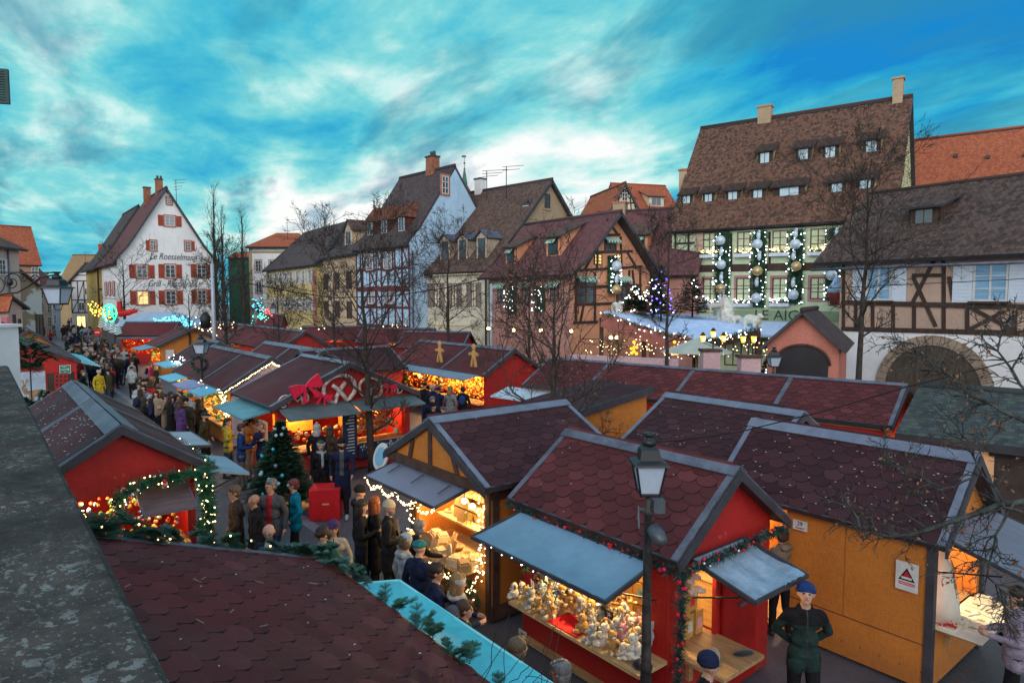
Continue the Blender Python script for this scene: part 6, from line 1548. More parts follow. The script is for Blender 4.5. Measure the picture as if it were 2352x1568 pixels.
def bow(label,a,z,R0,rz):
    t=thing('ribbon_bow',label,'bow',S5.world(S5.loc('G',a,z,.25)),AN-PI/2,'crimson bows on the red gable'); q=MB(); m4=Matrix.Rotation(rz,4,'Y')
    for s in (-1,1):
        for (x0,h0,x1,h1) in ((.08,.12,.45,.30),(.45,.30,1.0,.42)):
            vs=[V((s*x0,-.12,-h0)),V((s*x1,-.16,-h1)),V((s*x1,-.16,h1)),V((s*x0,-.12,h0)),V((s*x0,.1,-h0)),V((s*x1,.1,-h1)),V((s*x1,.1,h1)),V((s*x0,.1,h0))]
            q.add([m4@(p*R0) for p in vs],[(0,1,2,3),(7,6,5,4),(0,4,5,1),(3,2,6,7),(1,5,6,2),(0,3,7,4)])
        q.add([m4@(V(p)*R0) for p in ((s*.05,-.1,-.1),(s*.35,-.12,-1.0),(s*.6,-.12,-.9),(s*.2,-.1,-.05))],[(0,1,2,3)])
    q.ball((0,-.08*R0,0),(.13*R0,.12*R0,.13*R0),8,6); q.build('ribbon',mat('crimson_ribbon',(.62,.01,.05),.45,.12,4,.1),t)
bow('very large crimson bow on the left slope of the red gable',1.5,2.98,.5,-.35); bow('medium crimson bow under the first small pretzel',.95,2.62,.3,.35); bow('small crimson bow near the right corner of the red gable',-1.4,2.74,.26,.2)
# signboard of that stall
t=thing('wooden_sign','pale wooden board with two lines of red lettering under the pretzel chalet teal flap','sign',S5.world(S5.loc('L',.25,1.75,.5)),AN+PI); q=MB(); q.box(-.75,.75,-.02,.02,-.28,.28); q.build('board',M['lwood'],t)
lc=mat('red_paint_letters',(.45,.02,.02),.7,.1,3,0); text_mesh('VIN CHAUD',.26,'painted_lettering',lc,t,(0,-.03,.12),(PI/2,0,0),.004); text_mesh('HOT WINE',.26,'painted_lettering',lc,t,(0,-.03,-.13),(PI/2,0,0),.004)
# ---- lit stalls with garlanded lilac gable
S6=Stall('market_chalet','double chalet with a lilac gable outlined in warm lights and glowing hatches on its left',SN(625,815,3.4,AN,.2),AN,8,3.1,2.4,3.35)
S6.walls(M['orange'],open=[('L',.2,7.6,.9,2.1)],inner=M['wood']); S6.roof(M['shmid'],.3,.2,div=(3.1,))
q=MB(); q.poly([S6.loc('G',a,z,.004) for a,z in ((-1.5,.1),(1.5,.1),(1.5,2.38),(0,3.25),(-1.5,2.38))],0,thick=V((-.02,0,0))); q.build('lilac_gable',M['pinkw'],S6.t)
S6.awning('L',.1,1.9,2.3,2.1,1.0,mat('flap_azure',(.12,.42,.60),.45,.15,2,.2)); S6.awning('L',2.1,4.2,2.3,2.15,1.1,mat('flap_violet',(.22,.26,.50),.45,.2,2,.3)); S6.awning('L',5.2,7.4,2.3,2.15,1.0,mat('flap_azure2',(.14,.50,.66),.45,.15,2,.2))
for x in (.9,2.8,4.6,6.5): S6.light(x,.9,1.9,60,(1,.62,.2)); 
S6.counter('L',.2,7.6,.9,.3,M['wood'])
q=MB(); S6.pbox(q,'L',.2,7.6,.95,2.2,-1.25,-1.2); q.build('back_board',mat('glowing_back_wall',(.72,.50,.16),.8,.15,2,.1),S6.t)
lights_string('warm golden lights along the lower eave of the lilac-gabled chalet',[S6.world((3.1,1.85,2.25)),S6.world((0,1.85,2.22)),S6.world((-.05,1.7,1.2))],70,M['bulbw'],.05,.026,jit=.06,wire=False)
lights_string('straight row of warm lights following the roof edge of the lilac gable',[S6.world((-.24,1.8,2.2)),S6.world((-.24,.05,3.2)),S6.world((-.24,-.8,2.75))],80,M['bulbw'],.0,.018,jit=.012,wire=False,seed=4)
S7=Stall('market_chalet','small ochre-gabled chalet just beyond the lilac-gabled one, its eave dripping with white lights',(lambda p:(p.x,p.y))(P(426,831,2.35)+B_*1.7),AN,3.2,3.0,2.4,3.3); S7.walls(M['orange'],open=[('L',.2,3,.9,2.1)]); S7.roof(M['shdark'],.3,.2); S7.awning('L',.2,3.1,2.25,2.1,1.1,MATS['flap_azure2']); S7.light(1.5,1.9,1.6,60,(1,.8,.45))
lights_string('cool white icicle lights hanging off the small ochre chalet roof',[S7.world((2.9,1.8,2.2)),S7.world((0,1.8,2.25)),S7.world((-.3,1.2,1.7))],90,M['bulbc'],.05,.028,jit=.13,wire=False,seed=9)
S6b=Stall('market_chalet','long low roof with a pale ridge strip behind the lilac-gabled chalet',SN(746,797,3.4,AN,.2),AN,7.5,2.1,2.6,3.3); S6b.walls(M['red']); S6b.roof(M['shmid'],.2,.2,div=(3.6,),capm=MATS['pale_flashing'],cap=.25)
p=P(887,792,3.4); o=p-dirv(BN)*4.2; S5b=Stall('market_chalet','dark roofed chalet tucked behind the pretzel chalet',(o.x,o.y),BN,4.2,3.0,2.5,3.3); S5b.walls(M['red']); S5b.roof(M['shdark'],.25,.2)
# ---- ochre chalet and the red one down the street
p=P(365,793,2.35); S8=Stall('market_chalet','ochre chalet down the street with a low gable and a notice on its wall',(p.x+B_.x*2.3,p.y+B_.y*2.3),AN,3.6,4.4,2.4,3.45); S8.walls(M['orange'],open=[('L',.3,3.2,.9,2.1)]); S8.roof(M['shred'],.3,.25,div=(1.2,)); S8.awning('L',.2,3.3,2.3,2.05,1.3,mat('flap_slate',(.16,.32,.42),.45,.2,2,.3),rough=.06,sag=.05); S8.light(1.5,1.6,1.8,90,(1,.5,.15)); S8.counter('L',.3,3.2,.9,.3,M['red'])
plate(S8,'G',390,815,.55,.75,None,'small white notice with a dark triangle on the ochre chalet down the street')
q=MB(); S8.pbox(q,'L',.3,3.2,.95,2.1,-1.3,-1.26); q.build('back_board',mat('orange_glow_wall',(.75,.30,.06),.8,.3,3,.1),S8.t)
p=P(277,741,3.6); S9=Stall('market_chalet','chalet with a broad plum roof and a red end, glowing orange hatch facing the crowd',(p.x,p.y+1.1),0,4.3,2.4,2.7,3.6); S9.walls(M['red'],open=[('R',.2,4.1,.9,2.3)]); S9.roof(M['shred'],.3,.2); S9.light(2.2,-.3,2.0,110,(1,.5,.18)); S9.awning('R',.2,4,2.5,2.3,.9,mat('flap_plum',(.12,.09,.12),.5,.2,2,.2))
p=P(480,735,3.6); p2=P(700,758,3.6); ang=math.atan2(p2.y-p.y,p2.x-p.x); S10=Stall('market_chalet_row','far row of joined chalets under dull plum roofs before the white restaurant',(p.x,p.y),ang,(p2-p).length,3.2,2.5,3.5); S10.walls(M['red']); S10.roof(M['shred'],.3,.2,div=(4,8,12)); S10.light(6,-2.5,1.6,80)
p=at(589,745,68); S10b=Stall('market_chalet','tiny red hut with a fir painted on its front, deep among the far roofs',(p.x,p.y+1),0,2.4,1.8,3.0,4.0); S10b.walls(M['red']); S10b.roof(M['shred'],.2,.15); q=MB(); q.poly([S10b.loc('R',1.6+a,z,.01) for a,z in ((-.3,1.6),(.3,1.6),(0,2.5))],0,(0,-.02,0)); q.build('painted_fir',M['garl'],S10b.t)
# ---- warm stall in the middle distance
S11=Stall('market_chalet','chalet with gingerbread figures on the roof edge and a blazing orange counter, red end gable',SN(1183,797,3.35,AN,.2),AN,8.0,3.0,2.4,3.3)
S11.walls(M['red'],open=[('L',.2,7.7,.9,2.15)],inner=M['wood']); S11.roof(M['shred'],.3,.2,div=(3.3,),cap=.2)
S11.awning('L',.2,3.2,2.3,2.1,1.1,mat('flap_steel',(.20,.28,.36),.45,.15,2,.3)); S11.awning('L',3.3,7.6,2.3,2.1,1.1,MATS['flap_steel'])
for x in (.8,2.4,4.2,6.4): S11.light(x,.9,1.95,85,(1,.50,.14))
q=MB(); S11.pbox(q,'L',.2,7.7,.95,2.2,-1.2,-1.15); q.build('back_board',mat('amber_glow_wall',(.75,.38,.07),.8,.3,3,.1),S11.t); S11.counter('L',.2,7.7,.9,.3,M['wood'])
q=MB(); R=random.Random(5)
for k in range(420): q.ball(S11.loc('L',R.uniform(.3,7.6),R.uniform(1.0,2.1),R.uniform(-1.0,.0)),R.uniform(.04,.08),5,4,R.randint(0,4))
tag(q.build('hanging_ornaments',[food[1],food[0],gm[1],food[2],mat('o_gold',(.8,.5,.1),.3,.2,4,0,metal=.6)],None,loc=S11.o,rot=(0,0,AN)),'dense golden and orange ornaments hanging in the blazing chalet','ornaments',kind='stuff')
ging=mat('gingerbread',(.50,.28,.09),.8,.2,5,.1)
for i,(x,l) in enumerate(((.9,'gingerbread man figure standing on the near part of the blazing chalet eave'),(3.8,'leaning gingerbread man figure at the middle divider of the blazing chalet'))):
    w=S11.world((x,1.55,2.5)); t=thing('gingerbread_figure',l,'figure',w,AN+PI,'gingerbread figures on the chalet roof'); q=MB()
    M4=Matrix.Rotation((0,.3)[i],4,'Y')
    q.ball((0,0,.95),(.16,.05,.17),10,6,0,M=None); q.ball((0,0,.58),(.19,.05,.26),10,6); 
    for s in (-1,1): q.bar((s*.1,0,.68),(s*.36,0,.62),.08,.11); q.bar((s*.08,0,.4),(s*.17,0,.05),.08,.13)
    q.build('cookie_body',ging,t); q=MB()
    for s in (-1,1): q.ball((s*.06,-.05,1.0),.022,6,4)
    for z in (.5,.62): q.ball((0,-.055,z),.025,6,4)
    q.build('icing_dots',M['wframe'],t)
# ================================================================ lamps
lglass=mat('milky_lamp_glass',(.42,.52,.64),.25,.08,2,0,spec=.6)
def lantern_parts(t,z,w,h,parent=None,loc=(0,0,0),glass=None,glow=False):
    L0=V(loc); r=w/2*1.41
    q=MB(); q.lathe([(r*.62,z),(r*.66,z+.02*h),(r*.64,z+.05*h)],L0,4,0,False,sq=True)
    for k in range(4):
        a=PI/4+k*PI/2; q.bar(L0+V((cos(a)*r*.62,sin(a)*r*.62,z)),L0+V((cos(a)*r*.98,sin(a)*r*.98,z+h*.5)),w*.05,w*.05)
    f=q.build('lantern_frame',M['black'],parent or t)
    q=MB(); q.lathe([(r*.58,z+.03*h),(r*.93,z+h*.5)],L0,4,0,False,sq=True); q.build('lantern_glass',glass or lglass,f)
    q=MB(); q.lathe([(r*1.18,z+h*.5),(r*1.15,z+h*.53),(r*.72,z+h*.58),(r*.60,z+h*.74),(r*.36,z+h*.80)],L0,4,0,False,sq=True); q.lathe([(w*.24,z+h*.80),(w*.2,z+h*.88),(w*.11,z+h*.9),(w*.11,z+h*.94),(w*.22,z+h*.97),(w*.2,z+h)],L0,10)
    q.build('lantern_cap',mat('lamp_cap_paint',(.010,.016,.020),.4,.3,5,.1,spec=.5),f); return f
def lamp(label,u,vtop,Y,h=.75,w=.4,zt=None,post=.05):
    c=at(u,vtop,Y); t=thing('street_lamp',label,'street lamp',(c.x,c.y,0),0,None); zt=c.z; zb=zt-h
    q=MB(); q.lathe([(post*2.2,0),(post*2.2,.35),(post*1.3,.5),(post*1.1,1.1),(post*1.4,1.15),(post,1.2),(post*.8,zb-.25),(post*1.5,zb-.22),(post*.7,zb-.18),(post*.5,zb)],(0,0,0),10)
    q.build('post',mat('speckled_iron',(.03,.028,.028),.5,.5,9,.3,col2=(.05,.046,.045)),t); lantern_parts(t,zb,w,h); return t
t=lamp('tall black street lamp with lantern and two floodlights before the plush toy chalet',1491,993,7.9,.76,.36,post=.062)
zc=at(1491,1180,7.9).z
q=MB(); q.lathe([(.03,0),(.085,.02),(.095,.16),(.07,.25),(.02,.27)],(0,0,0),12,0,M=Matrix.Translation((.03,-.12,zc-.12))@Matrix.Rotation(math.radians(118),4,'X')@Matrix.Rotation(.3,4,'Y')); fl1=q.build('floodlight',mat('flood_grey',(.09,.11,.13),.4,.2,3,.1,metal=.3),t)
q=MB(); q.lathe([(.072,0),(.06,.012)],(0,0,0),12,0,M=Matrix.Translation((.03,-.12,zc-.12))@Matrix.Rotation(math.radians(118),4,'X')@Matrix.Rotation(.3,4,'Y')@Matrix.Translation((0,0,.24))); q.build('flood_lens',mat('lens_glass',(.5,.4,.3),.15,.1,3,0),fl1)
q=MB(); q.box(.06,.2,-.05,.1,zc+.02,zc+.17); q.bar((-.13,0,zc+.06),(.16,0,zc+.06),.025,.025); q.bar((-.12,0,zc+.1),(-.12,-.05,zc-.16),.02,.02); q.build('floodlight',MATS['flood_grey'],t)
t=lamp('black street lamp with dark wreath on its post beside the lilac-gabled chalet',461,768,27,.8,.5,post=.06)
garland('wreath','round dark wreath hung on the lamp post by the lilac-gabled chalet',[V((at(459,835,26.8).x+.3*cos(a),26.8-.05,at(459,835,26.8).z+.3*sin(a))) for a in [i*PI/6 for i in range(13)]],.16,.05,9,[M['fir'],M['black']],cat='wreath',wd=.03)
lamp('distant street lamp beside the no-entry sign near the pale marquee',262,722,60,.9,.55,post=.07)
lamp('far slender street lamp in front of the long yellow house',628,694,50,.9,.5,post=.06)
lamp('street lamp rising behind the long back row before the pink gabled kiosk',1778,797,25,.75,.45)
# bracket lamp at left
c=at(130,626,14); wl=at(-30,626,14); t=thing('bracket_lamp','wrought iron scroll bracket with a hanging milky lantern at the left edge','wall lamp',(c.x,c.y,0))
q=MB(); zt=c.z; Lb=(c.x-wl.x); q.bar((-Lb-.3,0,zt),(.0,0,zt),.03,.03)
def spiral(cx,cz,r0,turns,sx=1,ph=0,n=26): return [V((cx+sx*r0*(1-.8*i/n)*cos(ph+2*PI*turns*i/n),0,cz+r0*(1-.8*i/n)*sin(ph+2*PI*turns*i/n))) for i in range(n+1)]
q.tube([(-.05,0,zt-.05),(-.35,0,zt-.10),(-.6,0,zt-.28),(-.85,0,zt-.42),(-1.15,0,zt-.45),(-1.4,0,zt-.5)],.018,5)
for a in ((-.95,zt-.2,.2,1.4,1,.5),(-.45,zt-.14,.1,1.3,-1,0),(-1.3,zt-.28,.22,1.5,-1,1),(-.7,zt-.12,.08,1.2,1,3),(-.2,zt-.07,.05,1.2,1,1)): q.tube(spiral(*a),.012,4)
q.ball((-1.0,0,zt-.2),(.07,.05,.08),8,6); q.build('scroll_bracket',M['black'],t); 
q=MB(); q.tube([(0,0,zt),(0,0,zt-.12)],.02,6); q.build('hanger',M['black'],t); lantern_parts(t,at(130,700,14).z,.40,.70)
q=MB(); q.tube([(-.1,0,at(130,700,14).z),(-.05,0,at(130,712,14).z),(.05,0,at(130,712,14).z),(.1,0,at(130,700,14).z)],.01,4); q.build('lower_loop',M['black'],t)
# poles
c=at(487,606,40); t=tag(thing('pale_pole','tall pale grey pole with a black loudspeaker box, in front of the white restaurant','pole',(c.x,c.y,0))); q=MB(); q.lathe([(.14,0),(.12,c.z*.5),(.10,c.z),(.02,c.z+.05)],(0,0,0),12); q.build('pole',mat('pale_steel',(.33,.38,.44),.4,.1,2,.1,metal=.2),t); z=at(487,735,40).z; q=MB(); q.lathe([(.1,z-.5),(.28,z-.45),(.32,z+.2),(.1,z+.5)],(-.5,0,0),8); q.bar((-.5,0,z),(0,0,z),.05,.05); q.build('loudspeaker',M['black'],t)
c=at(1128,652,38); t=tag(thing('pale_pole','slim pale pole standing before the joint of the cream mansard house and tavern','pole',(c.x,c.y,0))); q=MB(); q.tube([(0,0,0),(0,0,c.z)],.085,8); q.build('pole',MATS['pale_steel'],t)
c=at(224,763,58); t=tag(thing('no_entry_sign','round red no-entry sign with a white bar above the crowd','road sign',(c.x,c.y,0))); q=MB(); q.tube([(0,.04,0),(0,.04,c.z)],.035,6); q.build('pole',M['metal'],t)
q=MB(); q.lathe([(.32,0),(.32,.02)],(0,0,0),20,0,False,M=Matrix.Translation((0,0,c.z))@Matrix.Rotation(PI/2,4,'X')); q.box(-.2,.2,-.035,-.021,c.z-.05,c.z+.05,1); q.build('disc',[mat('sign_red',(.6,.01,.02),.5,.05,3,0),M['wframe']],t)
# cables
def cable(label,pts,r=.012):
    P3=[]; 
    for (p,q_) in zip(pts[:-1],pts[1:]):
        for i in range(12): P3.append(V(p).lerp(V(q_),i/12))
    P3.append(V(pts[-1])); q=MB(); q.tube([p-P3[0] for p in P3],r,4); o=q.build('overhead_cable',M['wire'],None,loc=P3[0]); return tag(o,label,'cable')
cable('dark cable sagging across the square before the distant houses',[at(490,636,38),at(588,654,38),at(680,672,38),at(768,684,38),at(900,680,38),at(1020,662,38),at(1113,640,38)],.03)
cable('thin dark cable rising from the young tree over the red roofs to the right edge',[at(1275,1010,14.6),at(1450,1018,13),at(1562,1011,12.2),at(1696,992,11.5),at(1900,942,10.5),at(2083,888,9.8),at(2360,820,9)],.010)
cable('fine cable crossing in front of the large green house and the arched house',[at(1540,664,24),at(1900,662,22),at(2360,640,20)],.012)
# ================================================================ trees
TP=[('bare tree with one straight trunk rising in front of the pretzel chalet',855,1085,0,7.3,.14,3.2,11,28,.18,.15,1.0),
 ('young bare tree with brown last leaves standing in the gap between the chalet roofs',1272,0,15.7,5.6,.14,2.9,23,18,.30,.5,1.0),
 ('tall bare tree in front of the left part of the arched timbered house',1968,0,24,10.6,.15,3.3,37,24,.38,.12,1.0),
 ('bare tree in front of the cream mansard house',1030,0,43,9.3,.16,4.0,41,18,.3,0,.9),
 ('small bare tree among the roofs behind the lilac-gabled chalet',643,0,38,6.0,.13,2.9,53,15,.3,.1,.9),
 ('dark bare tree right of the pale pole before the white restaurant',522,0,43,8.3,.18,3.0,61,18,.3,0,1.0),
 ('bare tree in front of the left part of the white restaurant',293,0,66,9.5,.2,4.2,67,15,.35,0,.8),
 ('slim bare tree with fairy lights before the inn terrace',1530,0,27,8.6,.12,2.4,71,16,.42,.05,.9),
 ('low bare tree in front of the lower right windows of the restaurant',440,0,48,6.0,.12,2.6,79,12,.35,0,.8),
 ('bare tree left of the white and red timbered house',770,0,48,7.5,.13,2.6,83,14,.3,0,.8),
 ('bare tree before the salmon tavern front',1215,0,33,6.4,.13,2.4,89,14,.3,.1,.8)]
for i,(lb,u,v,Y,Hh,r0,sp_,sd,n1,zl,lv,dn) in enumerate(TP):
    b=P(u,v) if v else at(u,900,Y); b=V((b.x,b.y,0))
    d=b.y; bare_tree('bare_tree',lb,b,Hh,r0,sp_,sd,n1,zl,3 if d<60 else 2,lv,((at(1985,500,24).x-at(1960,870,24).x) if 'arched' in lb else (-.30 if i==0 else 0),0),dense=dn,twig=.004+.00026*d)
for (u,vt,Y,lb,sd) in ((490,448,75,'tall narrow bare poplar right of the white restaurant roof',3),(508,500,78,'slighter poplar just beside the tallest one',5),(555,497,85,'thin upright bare poplar left of the hipped red roof',7)):
    c=at(u,vt,Y); bare_tree('poplar',lb,(c.x,c.y,0),c.z,.3,4.2,sd,34,.12,2,0,tall=True,dense=1.1,twig=.02,upc=2.2)
# foreground boughs entering from the right
def bough(mb,lf,p,pts,r,R,side=True,lvl=0):
    mb.tube(pts,[r*(1-.7*i/(len(pts)-1)) for i in range(len(pts))],6,cap=False)
def fgtree():
    R=random.Random(5); base=V((6.6,6.2,0)); t=thing('bare_tree','foreground bare tree whose mossy boughs and dead leaves reach in from the right edge','tree',base,0,'bare winter trees around the square')
    tr=MB(); cr=MB(); lf=MB(); tr.tube([(0,0,0),(.05,0,2),(0,.05,4),(-.1,0,6.5)],[.2,.16,.12,.06],10)
    def twigs(pts,L,r,lv):
        n=len(pts)-1
        for i in range(1,n+1):
            for _ in range((3,2,1)[lv]):
                if R.random()<(.75,.62,.5)[lv]:
                    dd=(pts[i]-pts[i-1]).normalized(); a=V((R.gauss(0,1),R.gauss(0,1),R.gauss(0,1))); a=(a-dd*a.dot(dd)).normalized()
                    d=(dd*.8+a*.8).normalized(); q=pts[i]; P_=[q]; l=L*R.uniform(.5,1.1)
                    for k in range(4): d=(d+V((R.gauss(0,.16),R.gauss(0,.16),R.gauss(0,.16)))).normalized(); q=q+d*l/4; P_.append(q)
                    cr.tube(P_,[max(.003,r*(1-.7*k/4)) for k in range(5)],4 if lv<1 else 3,cap=False)
                    if lv<2: twigs(P_,L*.55,r*.6,lv+1)
                    if lv>0 and R.random()<.38:
                        c=P_[R.randint(1,4)]; a=V((R.gauss(0,1),R.gauss(0,1),-.8)).normalized(); b=a.cross(V((R.gauss(0,1),R.gauss(0,1),R.gauss(0,1)))).normalized(); s=.022*R.uniform(.6,1.3); lf.add([c,c+a*s+b*s*.55,c+a*s*2,c+a*s-b*s*.55],[(0,1,2,3)])
    for P2,r in (([(2400,1135,6.2),(2300,1155,6.3),(2180,1200,6.4),(2060,1238,6.6),(1975,1210,6.8),(1945,1150,7.0)],.034),([(2420,1010,6.2),(2330,960,6.3),(2240,910,6.5),(2150,850,6.8),(2100,790,7.0)],.026),([(2400,920,6.0),(2340,880,6.2),(2290,800,6.4),(2310,740,6.6)],.018),([(2330,1150,6.25),(2285,1230,6.1),(2270,1320,6.0),(2310,1370,5.9)],.015),([(2400,1200,6.0),(2310,1160,6.2),(2240,1060,6.6),(2200,980,6.9)],.018),([(2240,1100,6.4),(2170,1120,6.5),(2090,1090,6.7),(2040,1060,6.9)],.012)):
        pts=[at(*p)-base for p in P2]; fine=[]
        for a,b in zip(pts[:-1],pts[1:]):
            for k in range(3): fine.append(a.lerp(b,k/3)+V((R.gauss(0,.012),0,R.gauss(0,.012))))
        fine.append(pts[-1]); cr.tube(fine,[r*(1-.75*i/(len(fine)-1)) for i in range(len(fine))],7,cap=False); twigs(fine[2:],.34,.0085,0)
    cr.tube([V((0,0,5.2)),at(2420,1010,6.2)-base],[.06,.03],6); cr.tube([V((0,.03,3.4)),at(2400,1135,6.2)-base],[.07,.036],6); cr.tube([V((0,.0,4.4)),at(2400,920,6.0)-base],[.05,.02],6); cr.tube([V((0,.0,3.3)),at(2400,1200,6.0)-base],[.05,.02],6)
    tr.build('trunk',M['bark'],t); cr.build('boughs',mat('lichened_bark',(.022,.021,.020),.9,.6,9,.4,col2=(.055,.062,.056)),t); lf.build('dead_leaves',M['leaf'],t)
fgtree()
# ================================================================ firs
def xmas(name,label,c,h,r,n,seed,wl=.10,baub=(),nb=0,rb_=.05,bulbs=None,bn=0,L=.45,wd=.018,mats=None,br=.02):
    R=random.Random(seed); t=thing(name,label,'fir tree',c); q=MB()
    for i in range(n):
        f=(i+R.random())/n; z=h*(.10+.86*f); rr=r*(1-f)**.85+.04; a=i*2.399+R.uniform(-.3,.3)
        d=V((cos(a),sin(a),.12+.5*f)); fir_spray(q,V((cos(a),sin(a),0))*rr*.12+V((0,0,z)),d,max(.12,rr*R.uniform(.85,1.08)),R,.25,wl,12,R.randint(0,1),wd)
        if rr>.5: fir_spray(q,V((cos(a+.5),sin(a+.5),0))*rr*.3+V((0,0,z-.05)),V((cos(a+.5),sin(a+.5),.25)),rr*.6,R,.25,wl,8,R.randint(0,1),wd)
    for k in range(8): blades(q,V((0,0,h*(.9+.012*k))),V((0,0,1.5)),wl*1.3,6,R,wd)
    q.build('branches',mats or [M['fir'],MATS['fir_mid']],t); q=MB(); q.tube([(0,0,0),(0,0,h*.95)],[.06,.01],6); q.build('trunk',M['bark'],t)
    for k in range(nb):
        f=R.uniform(.08,.95); a=-PI/2+R.uniform(-1.5,1.5); rr=(r*(1-f)**.85+.04)*.97; q=MB(); q.ball((0,0,0),rb_*R.uniform(.8,1.15),10,8); q.lathe([(rb_*.25,rb_*.9),(rb_*.2,rb_*1.25)],(0,0,0),6,1); q.build('bauble',[baub[k%len(baub)],M['metal']],t,loc=(cos(a)*rr,sin(a)*rr,h*(.1+.86*f)-.02))
    if bulbs:
        base=None
        for k in range(bn):
            f=R.uniform(.02,.98); a=-PI/2+R.uniform(-1.6,1.6); rr=(r*(1-f)**.85+.04)*.98; lo=(cos(a)*rr,sin(a)*rr,h*(.1+.86*f))
            if base is None: q=MB(); q.ball((0,0,0),br,6,4); base=q.build('bulb',bulbs,t,loc=lo)
            else: o=base.copy(); COL.objects.link(o); o.parent=t; o.location=lo
    return t
MATS['fir_mid']=mat('fir_mid',(.03,.085,.05),.75,.5,4,0)
teal=[mat('bauble_teal',(.05,.50,.60),.25,.1,3,0,metal=.3),mat('bauble_ice',(.35,.65,.75),.25,.1,3,0,metal=.2),mat('bauble_smoke',(.28,.38,.42),.3,.1,3,0,metal=.4)]
c=P(648,1168); xmas('christmas_tree','fir tree hung with turquoise baubles in the middle of the lane',(c.x,c.y,0),2.45,1.0,230,3,.085,teal,20,.055)
# red box beside it
c=P(742,1196); t=thing('red_box','bright red cube-like box with a small pale label beside the turquoise-baubled fir','box',(c.x,c.y+.35,0),.12)
q=MB(); q.box(-.38,.38,-.36,.36,.02,.78); b=q.build('box_body',mat('red_felt',(.62,.012,.018),.75,.1,5,.3),t); q=MB(); q.box(-.385,.385,-.365,.365,.781,.80); q.build('lid',MATS['red_felt'],t); q=MB(); q.box(-.05,.12,-.368,-.361,.42,.46); q.build('label_tag',M['lwood'],t)
# fir sprays along the foreground roof edge
R=random.Random(21)
def edge_firs(label,pts,n,L,seed,mats,wl=.075,wd=.009,up=.5,spread=.3,outd=None,bulb=0):
    R=random.Random(seed); pts=[V(p) for p in pts]; t=thing('fir_branches',label,'fir branches',pts[0]); q=MB(); tot=len(pts)-1
    for i in range(n):
        f=R.random()*tot; k=min(int(f),tot-1); p=pts[k].lerp(pts[k+1],f-k)-pts[0]+V((R.gauss(0,.03),R.gauss(0,.03),R.gauss(0,.03)))
        d=V((R.gauss(0,spread),R.gauss(0,spread),up+R.gauss(0,.25)))+(outd or V((0,0,0)))+(pts[k+1]-pts[k]).normalized()*R.choice((-1,1))*.8
        fir_spray(q,p,d,L*R.uniform(.5,1.15),R,.25,wl,12,R.randrange(len(mats)),wd)
    q.build('needle_sprays',mats,t)
    if bulb:
        b0=None
        for i in range(bulb):
            f=R.random()*tot; k=min(int(f),tot-1); lo=pts[k].lerp(pts[k+1],f-k)-pts[0]+V((R.gauss(0,.05),R.gauss(0,.05),R.gauss(.03,.04)))
            if b0 is None: qq=MB(); qq.ball((0,0,0),.011,6,4); b0=qq.build('bulb',M['bulbw'],t,loc=lo)
            else: o=b0.copy(); COL.objects.link(o); o.parent=t; o.location=lo
FW=F1.world; xe=F1.L+.25; sl=(F1.zr-F1.ze)/F1.W
fz=lambda y: F1.ze+sl*(y+F1.W/2)+.08
edge_firs('dense dark fir boughs with tiny lights at the left of the foreground roof edge',[FW((xe,y,fz(y)+.05)) for y in (1.75,1.2,.7,.25)],60,.42,31,[M['fir'],MATS['fir_mid']],.09,.010,.35,.35,bulb=10)
edge_firs('thinner fir sprays along the far edge of the foreground roof',[FW((xe,y,fz(y)+.02)) for y in (.3,-.3,-.9,-1.5)],34,.26,32,[M['fir'],MATS['fir_mid'],M['fir2']],.07,.008,.35,.3,bulb=7)
edge_firs('pale blue-green fir sprays at the right corner of the foreground roof',[FW((xe,-1.45,fz(-1.45)+.03)),FW((xe-.1,-1.72,fz(-1.7)+.03)),FW((xe-.6,-1.76,fz(-1.7)+.03)),FW((xe-1.0,-1.76,fz(-1.7)+.03))],34,.28,33,[M['fir2'],M['fir2'],MATS['fir_mid']],.07,.008,.5,.3)
for i,(a,b,n,lb) in enumerate(((5.9,5.6,6,'upright fir twig sticking up over the cyan tarpaulin, farthest of four'),(5.25,4.75,8,'fir twigs over the cyan tarpaulin, second of four from the far end'),(4.6,4.2,8,'fir twigs over the cyan tarpaulin, third of four from the far end'),(3.8,3.3,7,'sparse fir twigs over the cyan tarpaulin, nearest of four'))):
    edge_firs(lb,[FW((a,-1.78,fz(-1.78)-.02)),FW((b,-1.78,fz(-1.78)-.02))],n,.3,40+i,[M['fir'],MATS['fir_mid']],.05,.006,.9,.25,V((.25,.1,0)))
t=thing('bare_twigs','thin leafless twigs curling over the near end of the cyan tarpaulin','twigs',FW((3.8,-1.8,2.45))); q=MB(); R=random.Random(9)
for k in range(11):
    p=V((R.uniform(-.3,.3),R.uniform(-.3,.3),0)); d=V((R.uniform(.1,.8),R.uniform(-.5,.3),R.uniform(.3,1))).normalized(); pts=[p]
    for j in range(8): d=(d+V((R.gauss(0,.22),R.gauss(0,.22),R.gauss(0,.2)))).normalized(); p=p+d*.085; pts.append(p)
    q.tube(pts,.0035,3)
q.build('twig',M['bark'],t)
